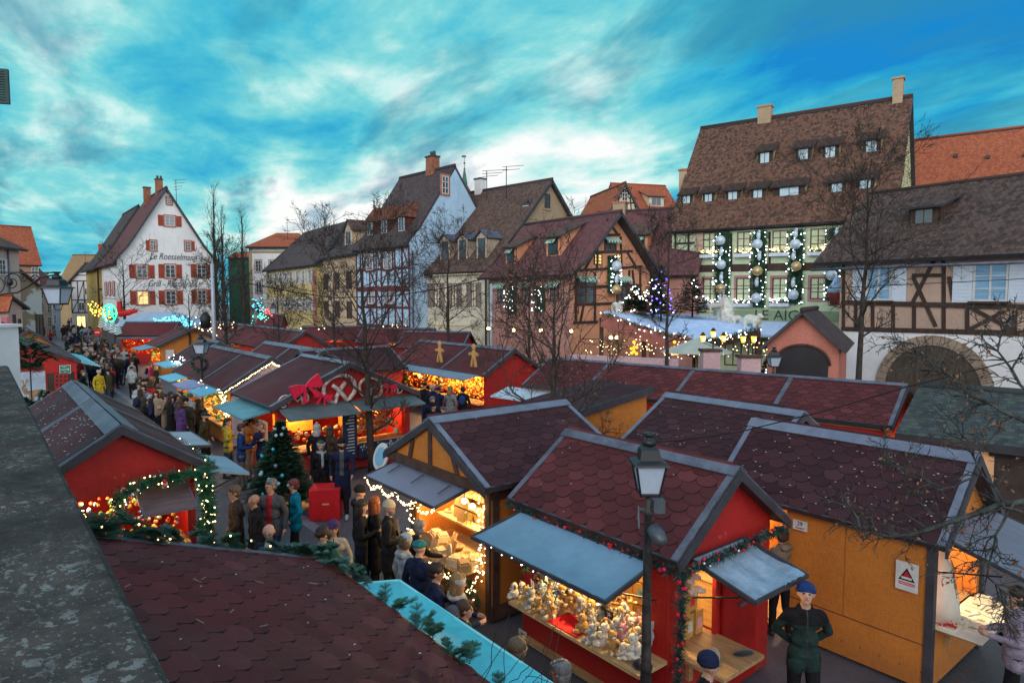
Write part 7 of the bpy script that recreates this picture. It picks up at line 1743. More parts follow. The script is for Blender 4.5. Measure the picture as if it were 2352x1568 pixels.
# twigs and litter on the near roof
t=thing('roof_litter','scattered twigs and pale droppings lying on the foreground shingle roof','litter',F1.o,AN); t.rotation_euler=(0,0,AN); q=MB(); R=random.Random(77)
for k in range(16): x=R.uniform(2.5,7); y=R.uniform(-1.5,1.3); a=R.uniform(0,3); q.bar((x,y,fz(y)+.035),(x+.09*cos(a),y+.09*sin(a),fz(y+.09*sin(a))+.035),.006,.006,0)
for k in range(40): x=R.uniform(2,7); y=R.uniform(-1.5,1.4); q.ball((x,y,fz(y)+.03),(R.uniform(.006,.014),R.uniform(.006,.014),.004),6,4,1)
tag(q.build('twigs_and_specks',[mat('dry_twig',(.3,.24,.18),.8,.2,5,0),mat('pale_speck',(.5,.5,.48),.8,.1,5,0)],t),kind='stuff')
def specks(S,n,seed,side='L',r=.016):
    R=random.Random(seed); q=MB(); h=S.W/2; sl=(S.zr-S.ze)/h
    for k in range(n):
        y=R.uniform(.05,h+.15)*(1 if side=='L' else -1); x=R.uniform(0,S.L); q.ball((x,y,S.zr-sl*abs(y)+.085),(R.uniform(.5,1.2)*r,R.uniform(.5,1.3)*r,.005),5,4)
    tag(q.build('pale_droppings',MATS['pale_speck'],S.t),kind='stuff')
specks(S12,130,1,r=.022); specks(S12b,60,2,r=.02); specks(S2,75,3,r=.02); specks(S3,50,4,r=.018); specks(S1,10,5,r=.014); specks(S4,10,6,side='R')
# ================================================================ craft goods on the counter of the timbered chalet
R=random.Random(31)
def og(a,z,o): return S4.world(S4.loc('G',a,z,o))
woodc=[M['lwood'],M['wood'],mat('birch',(.66,.50,.30),.7,.15,3,.1),mat('dark_slice',(.22,.12,.05),.8,.3,4,.2)]
def craft(kind,label,a,z,o,rz=0,tilt=0,g=None):
    t=thing({'board':'cutting_board','box':'wooden_box','tree':'wooden_fir','plank':'wooden_plaque','slice':'wood_slice','bowl':'wooden_bowl'}[kind],label,'wooden craft',og(a,z,o),S4.ang-PI/2+rz,g); q=MB()
    m=woodc[R.randrange(3)]
    if kind=='board': q.lathe([(.16,-.012),(.16,.012)],(0,0,.16),16,0,False,M=Matrix.Translation((0,0,.0))@Matrix.Rotation(PI/2-.15,4,'X')@Matrix.Translation((0,.16,-.16)))
    if kind=='box':
        q.box(-.14,.14,-.1,.1,0,.02); q.box(-.14,.14,-.1,-.085,.02,.14); q.box(-.14,.14,.085,.1,.02,.14); q.box(-.14,-.125,-.085,.085,.02,.14); q.box(.125,.14,-.085,.085,.02,.14)
        for k in range(5): q.box(-.11+k*.045,-.08+k*.045,-.08,.08,.03,.17)
    if kind=='tree':
        for k in range(4): q.lathe([(.11-.023*k,.05+.07*k),(.02,.16+.07*k)],(0,0,0),10)
        q.tube([(0,0,0),(0,0,.1)],.02,6); m=mat('green_carved',(.12,.2,.08),.7,.2,4,.2)
    if kind=='plank': q.box(-.07,.07,-.012,.012,0,.26,0,Matrix.Rotation(-.4,4,'X')); q.box(-.05,.05,-.018,-.0125,.1,.2,0,Matrix.Rotation(-.4,4,'X'))
    if kind=='slice': q.lathe([(.13,0),(.135,.03),(.12,.035)],(0,0,0),14,0,False); q.lathe([(.07,.036),(.06,.045)],(0,0,0),8,1,False)
    if kind=='bowl': q.lathe([(.05,0),(.1,.05),(.12,.08),(.10,.08),(.05,.02)],(0,0,0),14)
    q.build('carved_wood',[m,woodc[3]],t); return t
names={'board':'round','box':'slatted','plank':'leaning','slice':'bark-edged','bowl':'turned'}
k=0; ordw='first second third fourth fifth sixth seventh eighth ninth tenth eleventh twelfth'.split(); cnt={}
for row,(o,z,rw) in enumerate(((.33,.925,'front row'),(.10,.925,'middle row'),(-.13,.925,'back row'),(-.6,1.325,'lower shelf'),(-.98,1.705,'upper shelf'))):
    a=-.98; j=0
    while a<.95:
        kd=R.choices(['box','plank','slice','board','bowl'],[3,3,3,1 if row<2 else 2,2])[0]
        nm={'board':'round cutting board','box':'slatted wooden box','plank':'leaning wooden plaque','slice':'bark-edged wood slice','bowl':'turned wooden bowl'}[kd]
        craft(kd,'%s, %s from the right on the %s of the wooden craft counter'%(nm,ordw[j],rw),a,z,o,R.uniform(-.5,.5),g='wooden crafts on the counter of the half-timbered chalet'); a+=R.uniform(.24,.31); j+=1
craft('tree','green carved wooden fir tree on the lower shelf of the craft chalet',-.75,1.33,-.42); craft('board','large pale round board standing upright in the middle of the craft chalet',.2,1.33,-.4).scale=(1.6,1.6,1.6)
lights_string('warm fairy lights looping along the outer edge of the smooth grey awning',[S4.world(S4.loc('G',1.5,2.19,.98)),S4.world(S4.loc('G',.9,2.17,.99)),S4.world(S4.loc('G',.3,2.17,.99)),S4.world(S4.loc('G',-.4,2.17,.99)),S4.world(S4.loc('G',-1.04,2.17,.98))],90,M['bulbw'],.16,.013,jit=.02)
lights_string('warm fairy lights wound down the right corner post of the craft chalet',[og(-1.2,2.3,.1),og(-1.2,1.6,.12),og(-1.18,.95,.14),og(-1.12,.5,.3)],75,M['bulbw'],.0,.013,jit=.05,seed=3)
lights_string('warm fairy lights down the left side of the craft chalet opening',[og(1.15,2.2,.1),og(1.18,1.5,.12),og(1.15,.95,.14)],45,M['bulbw'],.0,.013,jit=.05,seed=5)
lights_string('warm fairy lights draped below the craft counter edge',[og(.9,.88,.47),og(-.2,.86,.48),og(-1.1,.86,.46)],55,M['bulbw'],.10,.012,jit=.03,seed=6)
for i,(a,o,lb) in enumerate(((-.95,.12,'bare glowing globe bulb at the right end of the craft chalet'),(-.6,.05,'second bare globe bulb inside the craft chalet'))):
    t=thing('globe_bulb',lb,'light bulb',og(a,2.02,o)); q=MB(); q.ball((0,0,0),.055,10,8); q.build('glass_globe',emis('globe_glow',(1,.80,.45),9,False),t); q=MB(); q.tube([(0,0,.05),(0,0,.16)],.012,6); q.build('cord',M['black'],t)
t=thing('wooden_lamp','yellow petalled wooden lampshade hanging in the craft chalet','lampshade',og(-.75,1.62,.0)); q=MB()
for k in range(12): a=k*PI/6; q.poly([(0,0,.3),(.12*cos(a-.2),.12*sin(a-.2),.2),(.2*cos(a),.2*sin(a),0),(.12*cos(a+.2),.12*sin(a+.2),.2)],0,(0,0,.008))
q.build('petals',mat('amber_veneer',(.8,.5,.06),.6,.1,4,0),t)
garland('garland','dark fir garland trailing down the front of the craft counter',[og(-.2,.85,.42),og(-.7,.6,.4),og(-1.1,.75,.36),og(-1.25,.3,.2)],.11,.03,10,[M['fir'],M['fir']],wd=.018,seed=15)
t=plate(S4,'G',900,1060,.5,.35,None,'x'); t['label']='round white and blue painted disc half hidden behind the left eave of the craft chalet'; t['category']='sign'; t.name='painted_disc'; t.location=at(876,1048,15.2)
for ch in list(t.children): bpy.data.objects.remove(ch)
q=MB(); q.lathe([(.32,0),(.32,.03)],(0,0,0),20,0,False,M=Matrix.Rotation(PI/2-.3,4,'X')); q.lathe([(.22,.031),(.22,.04)],(0,0,0),20,1,False,M=Matrix.Rotation(PI/2-.3,4,'X')); q.build('disc',[M['wframe'],mat('disc_blue',(.2,.45,.62),.5,.1,3,0)],t)
# ================================================================ inn terrace and decorations
fleece=mat('snowy_fleece',(.48,.66,.92),.9,.12,3,.6,fine=18)
def wavy(name,pts,nu,nv,amp,m,parent,th=.15,seed=1):
    R=random.Random(seed); a,b,c,d=[V(p) for p in pts]; vs=[]; 
    for j in range(nv+1):
        for i in range(nu+1):
            f=i/nu; g=j/nv; p=a.lerp(b,f).lerp(d.lerp(c,f),g); p=p+V((0,0,amp*(R.random()-.3)+amp*.8*sin(f*9)*cos(g*5))); vs.append(p)
    fs=[(j*(nu+1)+i,j*(nu+1)+i+1,(j+1)*(nu+1)+i+1,(j+1)*(nu+1)+i) for j in range(nv) for i in range(nu)]
    mb=MB(); mb.add(vs,fs,0,smooth=True)
    edge=[i for i in range(nu+1)]+[(j)*(nu+1)+nu for j in range(1,nv+1)]+[nv*(nu+1)+i for i in range(nu-1,-1,-1)]+[j*(nu+1) for j in range(nv-1,0,-1)]
    ring=[vs[i] for i in edge]; lo=[p-V((0,0,th)) for p in ring]; K=len(ring); mb.add(ring+lo,[(i,K+i,K+(i+1)%K,(i+1)%K) for i in range(K)]+[tuple(K+i for i in range(K))],0)
    return mb.build(name,m,parent)
c=at(1560,760,33); t=thing('terrace_canopy','broad canopy roof piled with blue-white fleece in front of the inn','canopy',(c.x,c.y,0)); off=V((c.x,c.y,0))
A=at(1383,716,36)-off; B=at(1600,782,30)-off; C=at(1745,752,33)-off; D=at(1700,728,39)-off; 
wavy('fleece_cover',(A,B,C,D),18,8,.14,fleece,t,.12); 
q=MB(); q.bar(A-V((0,0,.45)),B-V((0,0,.45)),.12,.75,0); q.bar(B-V((0,0,.3)),C-V((0,0,.3)),.12,.4,1); q.build('fascia',[mat('brick_pink_fascia',(.40,.14,.11),.85,.2,2,.2),M['btimber']],t)
for p in (A,B,C,(A+B)/2): q=MB(); q.box(p.x-.1,p.x+.1,p.y-.1+.2,p.y+.1+.2,0,p.z-.3); q.build('support_post',M['btimber'],t)
p0=at(1330,800,37); 
mb=MB(); wl=thing('terrace_wall','salmon red terrace wall below the fleece-covered canopy','wall',(p0.x,p0.y,0)); e=B+off-V((p0.x,p0.y,0)); mb.bar((0,0,1.2),(e.x-.3,e.y+1.2,1.2),.3,2.4,0); mb.build('wall',MATS['brick_pink_fascia'],wl)
def bear(label,u,v,Y,h,rz):
    c=at(u,v,Y); t=thing('polar_bear_figure',label,'bear figure',c,rz,'white bear figures on the inn terrace'); s=h; q=MB()
    prims=[((-.35,0,.62),(.35,0,.58),.30,.28),((.4,0,.66),(.62,0,.82),.2,.15),((.62,0,.84),(.86,0,.78),.15,.07)]
    for x in (-.42,.38):
        for y in (-.17,.17): prims.append(((x,y,.5),(x+.02,y,.06),.15,.10))
    for y in (-.1,.1): prims.append(((.58,y,.95),(.58,y*1.1,1.0),.04,.03))
    for p,q_,r0,r1 in prims: capsule(q,V(p)*s,V(q_)*s,r0*s,r1*s,8)
    me=bpy.data.meshes.new('x'); me.from_pydata(q.v,[],q.f); to=bpy.data.objects.new('x',me); COL.objects.link(to); md=to.modifiers.new('r','REMESH'); md.mode='VOXEL'; md.voxel_size=.05*s
    dg=bpy.context.evaluated_depsgraph_get(); em=bpy.data.meshes.new_from_object(to.evaluated_get(dg)); bpy.data.objects.remove(to); em.materials.append(mat('bear_fur',(.70,.68,.58),.95,.15,6,.4)); em.polygons.foreach_set('use_smooth',[True]*len(em.polygons)); em.name='bear_body'
    o=bpy.data.objects.new('bear_body',em); COL.objects.link(o); o.parent=t
bear('white bear figure standing on the left tip of the fleece canopy',1417,720,35.5,.68,-1.3)
bear('creamy bear figure with head lowered on the right of the fleece canopy',1690,746,34.5,.55,-2.6)
bear('pale rearing bear figure beside the signboard of the inn',1728,757,33.5,.85,-1.2)
bear('large white bear figure above the dark timber porch beside the inn window',2010,700,37.8,.72,PI*.9)
t=thing('reindeer_figure','slim pale reindeer figure on the fleece canopy before a fir','reindeer figure',at(1643,735,35)); q=MB(); capsule(q,(-.3,0,.75),(.3,0,.8),.14,.13,8); capsule(q,(.3,0,.85),(.42,0,1.25),.08,.06,8); capsule(q,(.42,0,1.3),(.6,0,1.25),.07,.04,8)
for x in (-.28,.28):
    for y in (-.07,.07): capsule(q,(x,y,.7),(x,y,.0),.045,.025,6)
for s in (-1,1): q.tube([(.4,s*.04,1.35),(.35,s*.15,1.6),(.42,s*.2,1.85)],.02,4); q.tube([(.36,s*.14,1.58),(.5,s*.16,1.7)],.015,4)
q.build('reindeer_body',mat('pale_wicker',(.5,.45,.4),.8,.2,5,.2),t)
t=thing('lit_dome','white wire ornament shaped like a tall half egg behind the slim tree','ornament',at(1665,746,35.5)); q=MB(); q.lathe([(.9,0),(.95,.6),(.85,1.3),(.6,2.0),(.2,2.5),(.02,2.6)],(0,0,0),14); q.build('shell',mat('frosted_shell',(.65,.68,.60),.5,.3,3,.5),t); t.scale=(.55,.4,.6)
for u,vb,Y,h,r,lb,bl,bn in ((1458,722,35.5,1.6,.9,'low fir with white lights beside the standing bear figure',M['bulbc'],22),(1500,730,35,2.2,1.1,'bushy fir with white lights in the middle of the canopy',M['bulbc'],28),(1518,738,34,2.9,.7,'slim fir with violet-blue lights behind the slim tree',M['bulbb'],24),(1590,728,36.5,2.3,1.2,'dark fir behind the reindeer figure',M['bulbc'],8),(1535,800,31,1.9,.7,'fir dotted with white lights under the terrace canopy',M['bulbc'],34),(1760,772,32,1.5,.6,'small fir with white lights right of the canopy below the inn awning',M['bulbc'],22)):
    c=at(u,vb,Y); xmas('fir_tree',lb,(c.x,c.y,c.z if vb<760 else 0),h if vb<760 else h+1.2,r,55,int(u),.13,(),0,.05,bl,bn,wd=.03,br=.04)
for i,(u,v) in enumerate(((1456,803),(1549,803))):
    t=thing('lit_figure',('glowing orange gingerbread light figure left under the terrace canopy','glowing orange gingerbread light figure right under the terrace canopy')[i],'light figure',at(u,v,30)); q=MB()
    for x,z in ((0,.55),(0,.3),(-.12,.25),(.12,.3),(-.1,.05),(.12,.02),(0,.12)): q.ball((x,0,z-.2),.075,6,5)
    q.build('glowing_pads',emis('amber_pad',(1,.38,.02),2.2,False),t)
def lant(label,u,v,Y,n=3,s=.22):
    t=thing('post_lantern',label,'lantern',at(u,v,Y)); f=MB(); f.tube([(0,0,-1.1),(0,0,.1)],.03,6); 
    for i in range(n):
        x=(i-(n-1)/2)*.42; z=.18 if (i==1 and n==3) else 0
        f.lathe([(.13,z+.26),(.03,z+.4)],(x,0,0),6); f.tube([(x,0,z-.02),(0,0,-.2)],.015,4)
        q=MB(); q.lathe([(.07,z),(.12,z+.25)],(x,0,0),6); q.build('lantern_glass',emis('amber_glass',(1,.45,.04),1.9,False),t); q=MB(); q.ball((x,-.12,z+.12),.055,8,6); q.build('flame_bulb',emis('flame',(1,.85,.5),12,False),t)
    f.build('iron_arms',M['black'],t)
lant('three-armed glowing lantern on the left pink pillar of the inn gate',1638,785,27); lant('two-armed glowing lantern on the right pink pillar of the inn gate',1719,787,26,2)
for i,(u,v) in enumerate(((1122,754),(1180,758),(1242,758),(1312,760),(1403,775),(1417,775))):
    t=thing('wall_light','small glowing amber wall light on the tavern front, %s from the left'%('first','second','third','fourth','fifth','last')[i],'wall light',at(u,v,37.5 if i<4 else 33)); q=MB(); q.ball((0,0,0),.10,8,6); q.build('glowing_bulb',M['bulbw'],t); q=MB(); q.box(-.07,.07,.02,.1,-.2,.05); q.build('bracket',M['black'],t)
pk=wallm('pale_pink_pillar',(.60,.42,.44))
for (u0,u1,v0,Y,lb) in ((1616,1655,808,26,'left pink gate pillar of the inn, capped in dark stone'),(1703,1748,822,25,'right pink gate pillar and wall stub of the inn')):
    a=at(u0,v0,Y); b=at(u1,v0,Y); t=thing('gate_pillar',lb,'pillar',(a.x,a.y,0)); q=MB(); q.box(0,b.x-a.x,0,.5,0,a.z); q.box(-.06,b.x-a.x+.06,-.06,.56,a.z,a.z+.1,1); q.build('pillar',[pk,M['btimber']],t)
a=at(1395,800,28.5); t=thing('low_pink_wall','low pale pink wall with dark windows seen behind the back row of chalets','wall',(a.x,a.y,0)); q=MB(); e=at(1560,812,27)-a; q.bar((-1.5,.8,1.6),(e.x,e.y,1.6),.25,3.2,0); q.build('wall',pk,t)
a=at(1600,795,29); t=thing('parasol','wide pale canvas parasol beside the inn gate','parasol',(a.x,a.y,0)); q=MB(); q.lathe([(1.6,a.z-.25),(.05,a.z+.35)],(0,0,0),8,0,False); q.build('canopy',mat('canvas',(.42,.48,.42),.8,.1,2,.2),t); q=MB(); q.tube([(0,0,0),(0,0,a.z+.2)],.04,6); q.build('pole',M['wood'],t)
edge=[A+off+V((0,0,-.12)),(A+B)/2+off+V((0,-.1,-.15)),B+off+V((0,-.1,-.12)),(B+C)/2+off+V((0,-.1,-.12)),C+off]
garland('garland','fir garland with cool lights along the front edge of the terrace canopy',edge,.2,.09,7,[M['fir'],MATS['fir_mid']],bulbs=M['bulbc'],bn=60,br=.03,wd=.04,seed=77)
for k in range(5):
    c=at(1350+k*95,812-6*(k%2),31-k*.6); lights_string('warm lights twined in the greenery under the terrace canopy, group %s from the left'%('one two three four five'.split()[k]),[c,c+V((.7,0,.5)),c+V((1.4,0,.1))],34,M['bulbw'],.1,.018,jit=.22,wire=False,seed=50+k)
    bush('shrub','dark shrub strung with warm lights below the terrace canopy, %s from the left'%('first second third fourth last'.split()[k]),(c.x,c.y,.9),.5,1.7,26,90+k,L=.6,wd=.05,wl=.16)
# inn awning with snow
H=HG; a0,_=H.px(1640,745); a1,_=H.px(1800,745); z1=zof(H.world(V(((a0+a1)/2,0,0))),737); q=MB(); q.slab((a0,-2.6,z1-.75),(a1+2,-2.6,z1-.75),(a1+2,-.1,z1),(a0,-.1,z1),.18,0); q.build('inn_awning',fleece,H.t); mb=MB()
q=MB(); 
for k in range(5): H_=None
for k in range(4): H.win(a0+.8+k*1.9,1.0,a0+2.0+k*1.9,2.9,fr=M['bframe'],pane=M['winlit'],bars=(2,2))
# fir columns
pale_b=[mat('pearl_bauble',(.55,.68,.78),.3,.1,3,0,metal=.1),mat('gold_bauble',(.55,.42,.20),.3,.1,3,0,metal=.4)]
fpart=[M['fir'],MATS['fir_mid']]
def fircol(H,face,label,u0,u1,v0,v1,seed,specs,lights=46,out=.35):
    R=random.Random(seed); a0,zt=H.px(u0,v0,face); a1,_=H.px(u1,v0,face); um=(u0+u1)/2; zt=H.px(um,v0,face)[1]; zb=H.px(um,v1,face)[1]; L0=H.loc(face,(a0+a1)/2,zb,out*.6); t=thing('fir_column',label,'fir column',H.world(L0),H.ang if face=='F' else H.ang+PI/2,'decorated fir columns')
    w=(a1-a0)/2; q=MB(); hh=zt-zb
    for k in range(int(hh*190)): blades(q,V((R.uniform(-w,w),R.uniform(-.25,.1),R.uniform(0,hh))),V((0,-.6,0)),.20,3,R,.035,R.randint(0,1))
    q.box(-w*.7,w*.7,.0,.2,0,hh,0); q.build('fir_foliage',fpart,t)
    for i,(f,kd) in enumerate(specs):
        q=MB(); 
        if kd<2: q.ball((0,0,0),.34,14,10,0); q.lathe([(.05,.32),(.05,.42)],(0,0,0),6,1)
        else: q.ball((0,0,0),(.14,.12,.30),8,8,0); q.ball((.05,-.05,.26),(.1,.1,.1),8,6,0)
        q.build('bauble' if kd<2 else 'hanging_figure',[pale_b[kd%2 if kd<2 else 0],M['metal']],t,loc=(R.uniform(-.1,.1),-.35,hh*f))
    b0=None
    for k in range(lights):
        lo=(R.uniform(-w,w)*(1.1 if k%3 else 1.0),-.35,R.uniform(0,hh)) if k%2 else ((-w-.03) if k%4 else w+.03,-.3,hh*R.random())
        if b0 is None: q=MB(); q.ball((0,0,0),.034,6,4); b0=q.build('bulb',M['bulbc'],t,loc=lo)
        else: o=b0.copy(); COL.objects.link(o); o.parent=t; o.location=lo; o.scale=(R.uniform(.6,1.4),)*3
fircol(HG,'F','leftmost fir column on the large green house, hung with pearl and gold baubles',1646,1682,533,700,1,[(.88,0),(.72,2),(.55,0),(.38,2),(.22,1),(.08,2)])
fircol(HG,'F','second fir column from the left on the large green house, gold bauble at mid-height',1730,1765,530,705,2,[(.93,2),(.82,0),(.66,2),(.47,1),(.32,2),(.12,0)])
fircol(HG,'F','third fir column from the left on the large green house, big pearl bauble below',1814,1851,528,697,3,[(.94,2),(.80,0),(.64,2),(.50,1),(.28,2),(.12,0)])
fircol(HG,'F','rightmost fir column on the large green house, half hidden by the arched house',1902,1940,524,690,4,[(.92,2),(.78,1),(.35,0)])
fircol(HT,'R','fir column running down the middle of the tavern gable below its top window',1392,1414,588,672,5,[(.72,0),(.35,2),(.08,1)],30)
for i,(u0,u1) in enumerate(((1172,1190),(1236,1256))): fircol(HT,'F',('dark lit fir bush left between the tavern front windows','dark lit fir bush right between the tavern front windows')[i],u0,u1,658,716,6+i,[],26)
t=thing('red_basket','red basket dripping with white icing between the inn window and the arched house','decoration',at(1922,672,37)); q=MB(); q.lathe([(.30,-.7),(.48,0),(.46,.03)],(0,0,0),10); q.build('basket',M['red'],t); q=MB(); q.lathe([(.5,0),(.5,.25),(.3,.5),(.1,.9)],(0,0,0),10); q.build('snowy_top',fleece,t)
# pink gabled kiosk
p0=P(1760,830,3.2); a=at(1762,800,26.5); b=at(1928,800,25.2); H=House('arched_kiosk','pink gabled kiosk with a dark arched opening behind the back row of chalets',a,b,5)
H.walls(zof((a+b)/2,786),zof((a+b)/2,712),'y',wallm('kiosk_pink',(.55,.21,.16))).roof(M['tiles'],.3,.35,.12)
L=H.L; ac=L/2; ri=L*.36; zb=zof(a,832); q=MB(); q.poly([(ac+ri*cos(PI*i/16),-.05,zb+ri*.75*sin(PI*i/16)) for i in range(17)]+[(ac-ri,-.05,0),(ac+ri,-.05,0)],0,(0,.03,0)); ap=q.build('opening_shade_panel',mat('opening_shade',(.02,.02,.025),.6,.2,2,0),H.t)  # flat dark panel on the wall, painted as the shade inside the arch
q=MB(); q.tube([(ac+(ri+.06)*cos(PI*i/16),-.07,zb+(ri*.75+.06)*sin(PI*i/16)) for i in range(17)],.05,6); q.build('arch_trim',M['btimber'],H.t)
H.done()
# marquee and light decorations down the street
a=at(372,742,66); t=thing('marquee','large pale blue peaked marquee before the white restaurant','marquee',(a.x,a.y,0)); q=MB(); zt=zof(a,716); 
q.add([(-4.5,-3,3.0),(4.5,-3,3.0),(4.5,3,3.0),(-4.5,3,3.0),(-.8,0,zt),(1.2,0,zt)],[(0,1,5,4),(1,2,5),(2,3,4,5),(3,0,4)]); q.build('canvas_roof',mat('marquee_canvas',(.30,.45,.60),.6,.1,1,.2),t); q=MB(); q.box(-4.3,4.3,-2.8,2.8,0,2.98); q.build('side_walls',mat('marquee_side',(.10,.10,.12),.8,.3,1,0),t)
lights_string('arched mass of ice-blue lights over the marquee front',[at(352,740,61),at(375,733,61),at(400,731,61),at(425,738,61),at(438,748,61)],100,emis('ice_bulb',(.1,.75,1),4,False),.0,.06,jit=.16,wire=False)
t=thing('inflatable_legs','upturned red Santa legs sticking up beside the white restaurant','inflatable',at(290,716,66)); q=MB(); capsule(q,(-.55,0,-.2),(.35,0,-.05),.32,.28,8); capsule(q,(-.6,0,0),(-.65,0,1.0),.26,.24,8); capsule(q,(.4,0,0),(.9,0,.1),.24,.22,8); q.build('trousers',mat('santa_red',(.65,.02,.02),.6,.1,3,.1),t); q=MB(); capsule(q,(-.65,0,1.15),(-.65,0,1.25),.27,.27,8); capsule(q,(-.95,0,-.25),(-.8,0,-.2),.3,.3,8); q.build('white_cuffs',M['wframe'],t)
gl=emis('green_neon',(.02,1,.25),4,False)
t=thing('neon_fir','glowing bright green fir sign above the row of striped light firs','light sign',at(252,735,57)); q=MB()
for k in range(3): q.tube([(-.5+.12*k,0,.1+.38*k),(0,0,.6+.38*k),(.5-.12*k,0,.1+.38*k)],.07,5)
q.tube([(.75*cos(a)*.8,0,.6+.75*sin(a)) for a in [i*PI/8 for i in range(17)]],.05,5); q.build('neon_tube',gl,t)
for k,(u,v) in enumerate(((238,742),(250,748),(262,754),(274,758))):
    t=thing('light_fir','flat teal fir wrapped in white light bands, %s of four from the left'%('first','second','third','last')[k],'light decoration',at(u-1,v,55),0,'teal light firs beside the crowd'); q=MB()
    for j in range(3): q.lathe([(.5-.1*j,.1+.4*j),(.05,.7+.4*j)],(0,0,-.6),8)
    t.scale=(.55,.55,.55)
    q.build('teal_cone',mat('teal_cone',(.02,.25,.25),.6,.2,3,.1),t); q=MB()
    for j in range(7): q.tube([(-.62+.06*j,-.3,-.5+.24*j),(0,-.5,-.62+.24*j),(.62-.06*j,-.3,-.35+.24*j)],.022,4)
    q.build('light_band',emis('white_band',(.8,.9,.95),.9,False),t)
for k,(u,v,cc,lb) in enumerate(((218,708,(1,.75,.1),'yellow'),(235,713,(1,.35,.05),'orange'),(247,724,(1,.45,.05),'amber'),(590,700,(.1,.75,1),'ice blue'),(618,716,(1,.1,.1),'red'),(600,728,(.1,1,.7),'sea green'))):
    lights_string('loose cluster of %s lights among the far stalls'%lb,[at(u-9,v,62),at(u,v-5,62),at(u+9,v+6,62)],26,emis('cl_'+lb,cc,3,False),.1,.06,jit=.25,wire=False,seed=k)
for k,(u,v,n) in enumerate(((545,756,20),(700,772,26),(735,765,30),(910,752,26),(985,770,16),(1130,750,16),(470,748,22),(510,752,18))):
    lights_string('far warm stall lights glimpsed through branches, cluster %s from the left'%('third fifth sixth seventh eighth last first second'.split()[k]),[at(u-18,v,55),at(u+18,v+4,55)],n,M['bulbw'],.1,.045,jit=.3,wire=False,seed=30+k)
def goods(S,face,a0,a1,n,seed,name,label,mats,z0=.95,z1=2.0,o0=-1.0,o1=.2,r=.06):
    R=random.Random(seed); q=MB(); m=len(mats)-1
    for k in range(n):
        p=S.loc(face,R.uniform(a0,a1),R.uniform(z0,z1)**1.0,R.uniform(o0,o1)); 
        if p.z>1.35 and R.random()<.5: p.z=z1-R.random()*.3
        if k%2: q.ball(p,R.uniform(.5,1.2)*r,6,5,R.randint(0,m))
        else: s=R.uniform(.6,1.4)*r; q.box(p.x-s,p.x+s,p.y-s,p.y+s,p.z,p.z+s*R.uniform(1,3),R.randint(0,m))
    tag(q.build(name,mats,None,loc=S.o,rot=(0,0,S.ang)),label,'goods',kind='stuff')
warmg=[food[0],food[1],food[3],gm[1],gm[0],gm[4]]
goods(S6,'L',.3,3.9,230,3,'hatch_goods','jumble of golden goods filling the near hatches of the lilac-gabled chalet',warmg); goods(S6,'L',4.6,7.5,160,4,'hatch_goods','jumble of wooden goods filling the far hatches of the lilac-gabled chalet',warmg)
goods(S7,'L',.3,2.9,90,5,'hatch_goods','pale goods under the white icicle lights of the small ochre chalet',warmg); goods(S8,'L',.4,3.1,110,6,'hatch_goods','orange goods in the hatch of the ochre chalet down the street',warmg); goods(S9,'R',.3,4,120,7,'hatch_goods','orange sweets in the hatch of the broad plum-roofed chalet',[food[0],food[2],gm[1]])
# further low chalets behind the trees
for k,(u,v,Y,ang,L) in enumerate(((700,758,55,BN-.5,5),(838,752,52,BN-.8,5.5),(935,756,47,BN-.9,4.5))):
    c=at(u,v,Y); S=Stall('market_chalet',('dull plum roof of a chalet behind the small tree among the roofs','plum roof and red gable glimpsed behind the tall straight-trunked tree','chalet roof glimpsed left of the gingerbread roof')[k],(c.x,c.y),ang,L,3,2.4,3.3); S.walls(M['red'],open=[('R',.3,L-.3,.9,2.1)]); S.roof(M['shred'],.25,.2); S.light(L/2,-1.6,1.8,50)
# ================================================================ people
CL=dict(black=(.014,.014,.017),navy=(.015,.025,.07),olive=(.05,.05,.028),brown=(.07,.045,.03),grey=(.11,.115,.13),teal=(.0,.22,.34),green=(.03,.13,.075),beige=(.40,.33,.25),paleblue=(.38,.47,.52),white=(.55,.54,.52),orange=(.48,.17,.03),lime=(.38,.38,.06),blue=(.02,.06,.22),yellow=(.55,.42,.03),red=(.45,.03,.04),lilac=(.34,.29,.38),dgreen=(.02,.05,.045),pink=(.55,.05,.12),purple=(.10,.05,.18),cream=(.52,.46,.36),checks=(.25,.27,.29),denim=(.04,.06,.13),khaki=(.28,.22,.15),tealcap=(.03,.22,.22))
c_=lambda k: cloth(k,CL[k])
DN=-PI/2
def person(label,u,v,face,H=1.72,vox=.013,**k):
    H=H*1.12
    k.setdefault('headyaw',((u*7+v*3)%10-5)*.09); k.setdefault('headpitch',((u*3+v*7)%10)*.025)
    if vox<.02: k.setdefault('long',.2); k['bulk']=1+(k.get('bulk',1)-1)*.6
    p=P(u,v,H); return make_person(label,(p.x,p.y,0),face,H,vox=vox,**k)
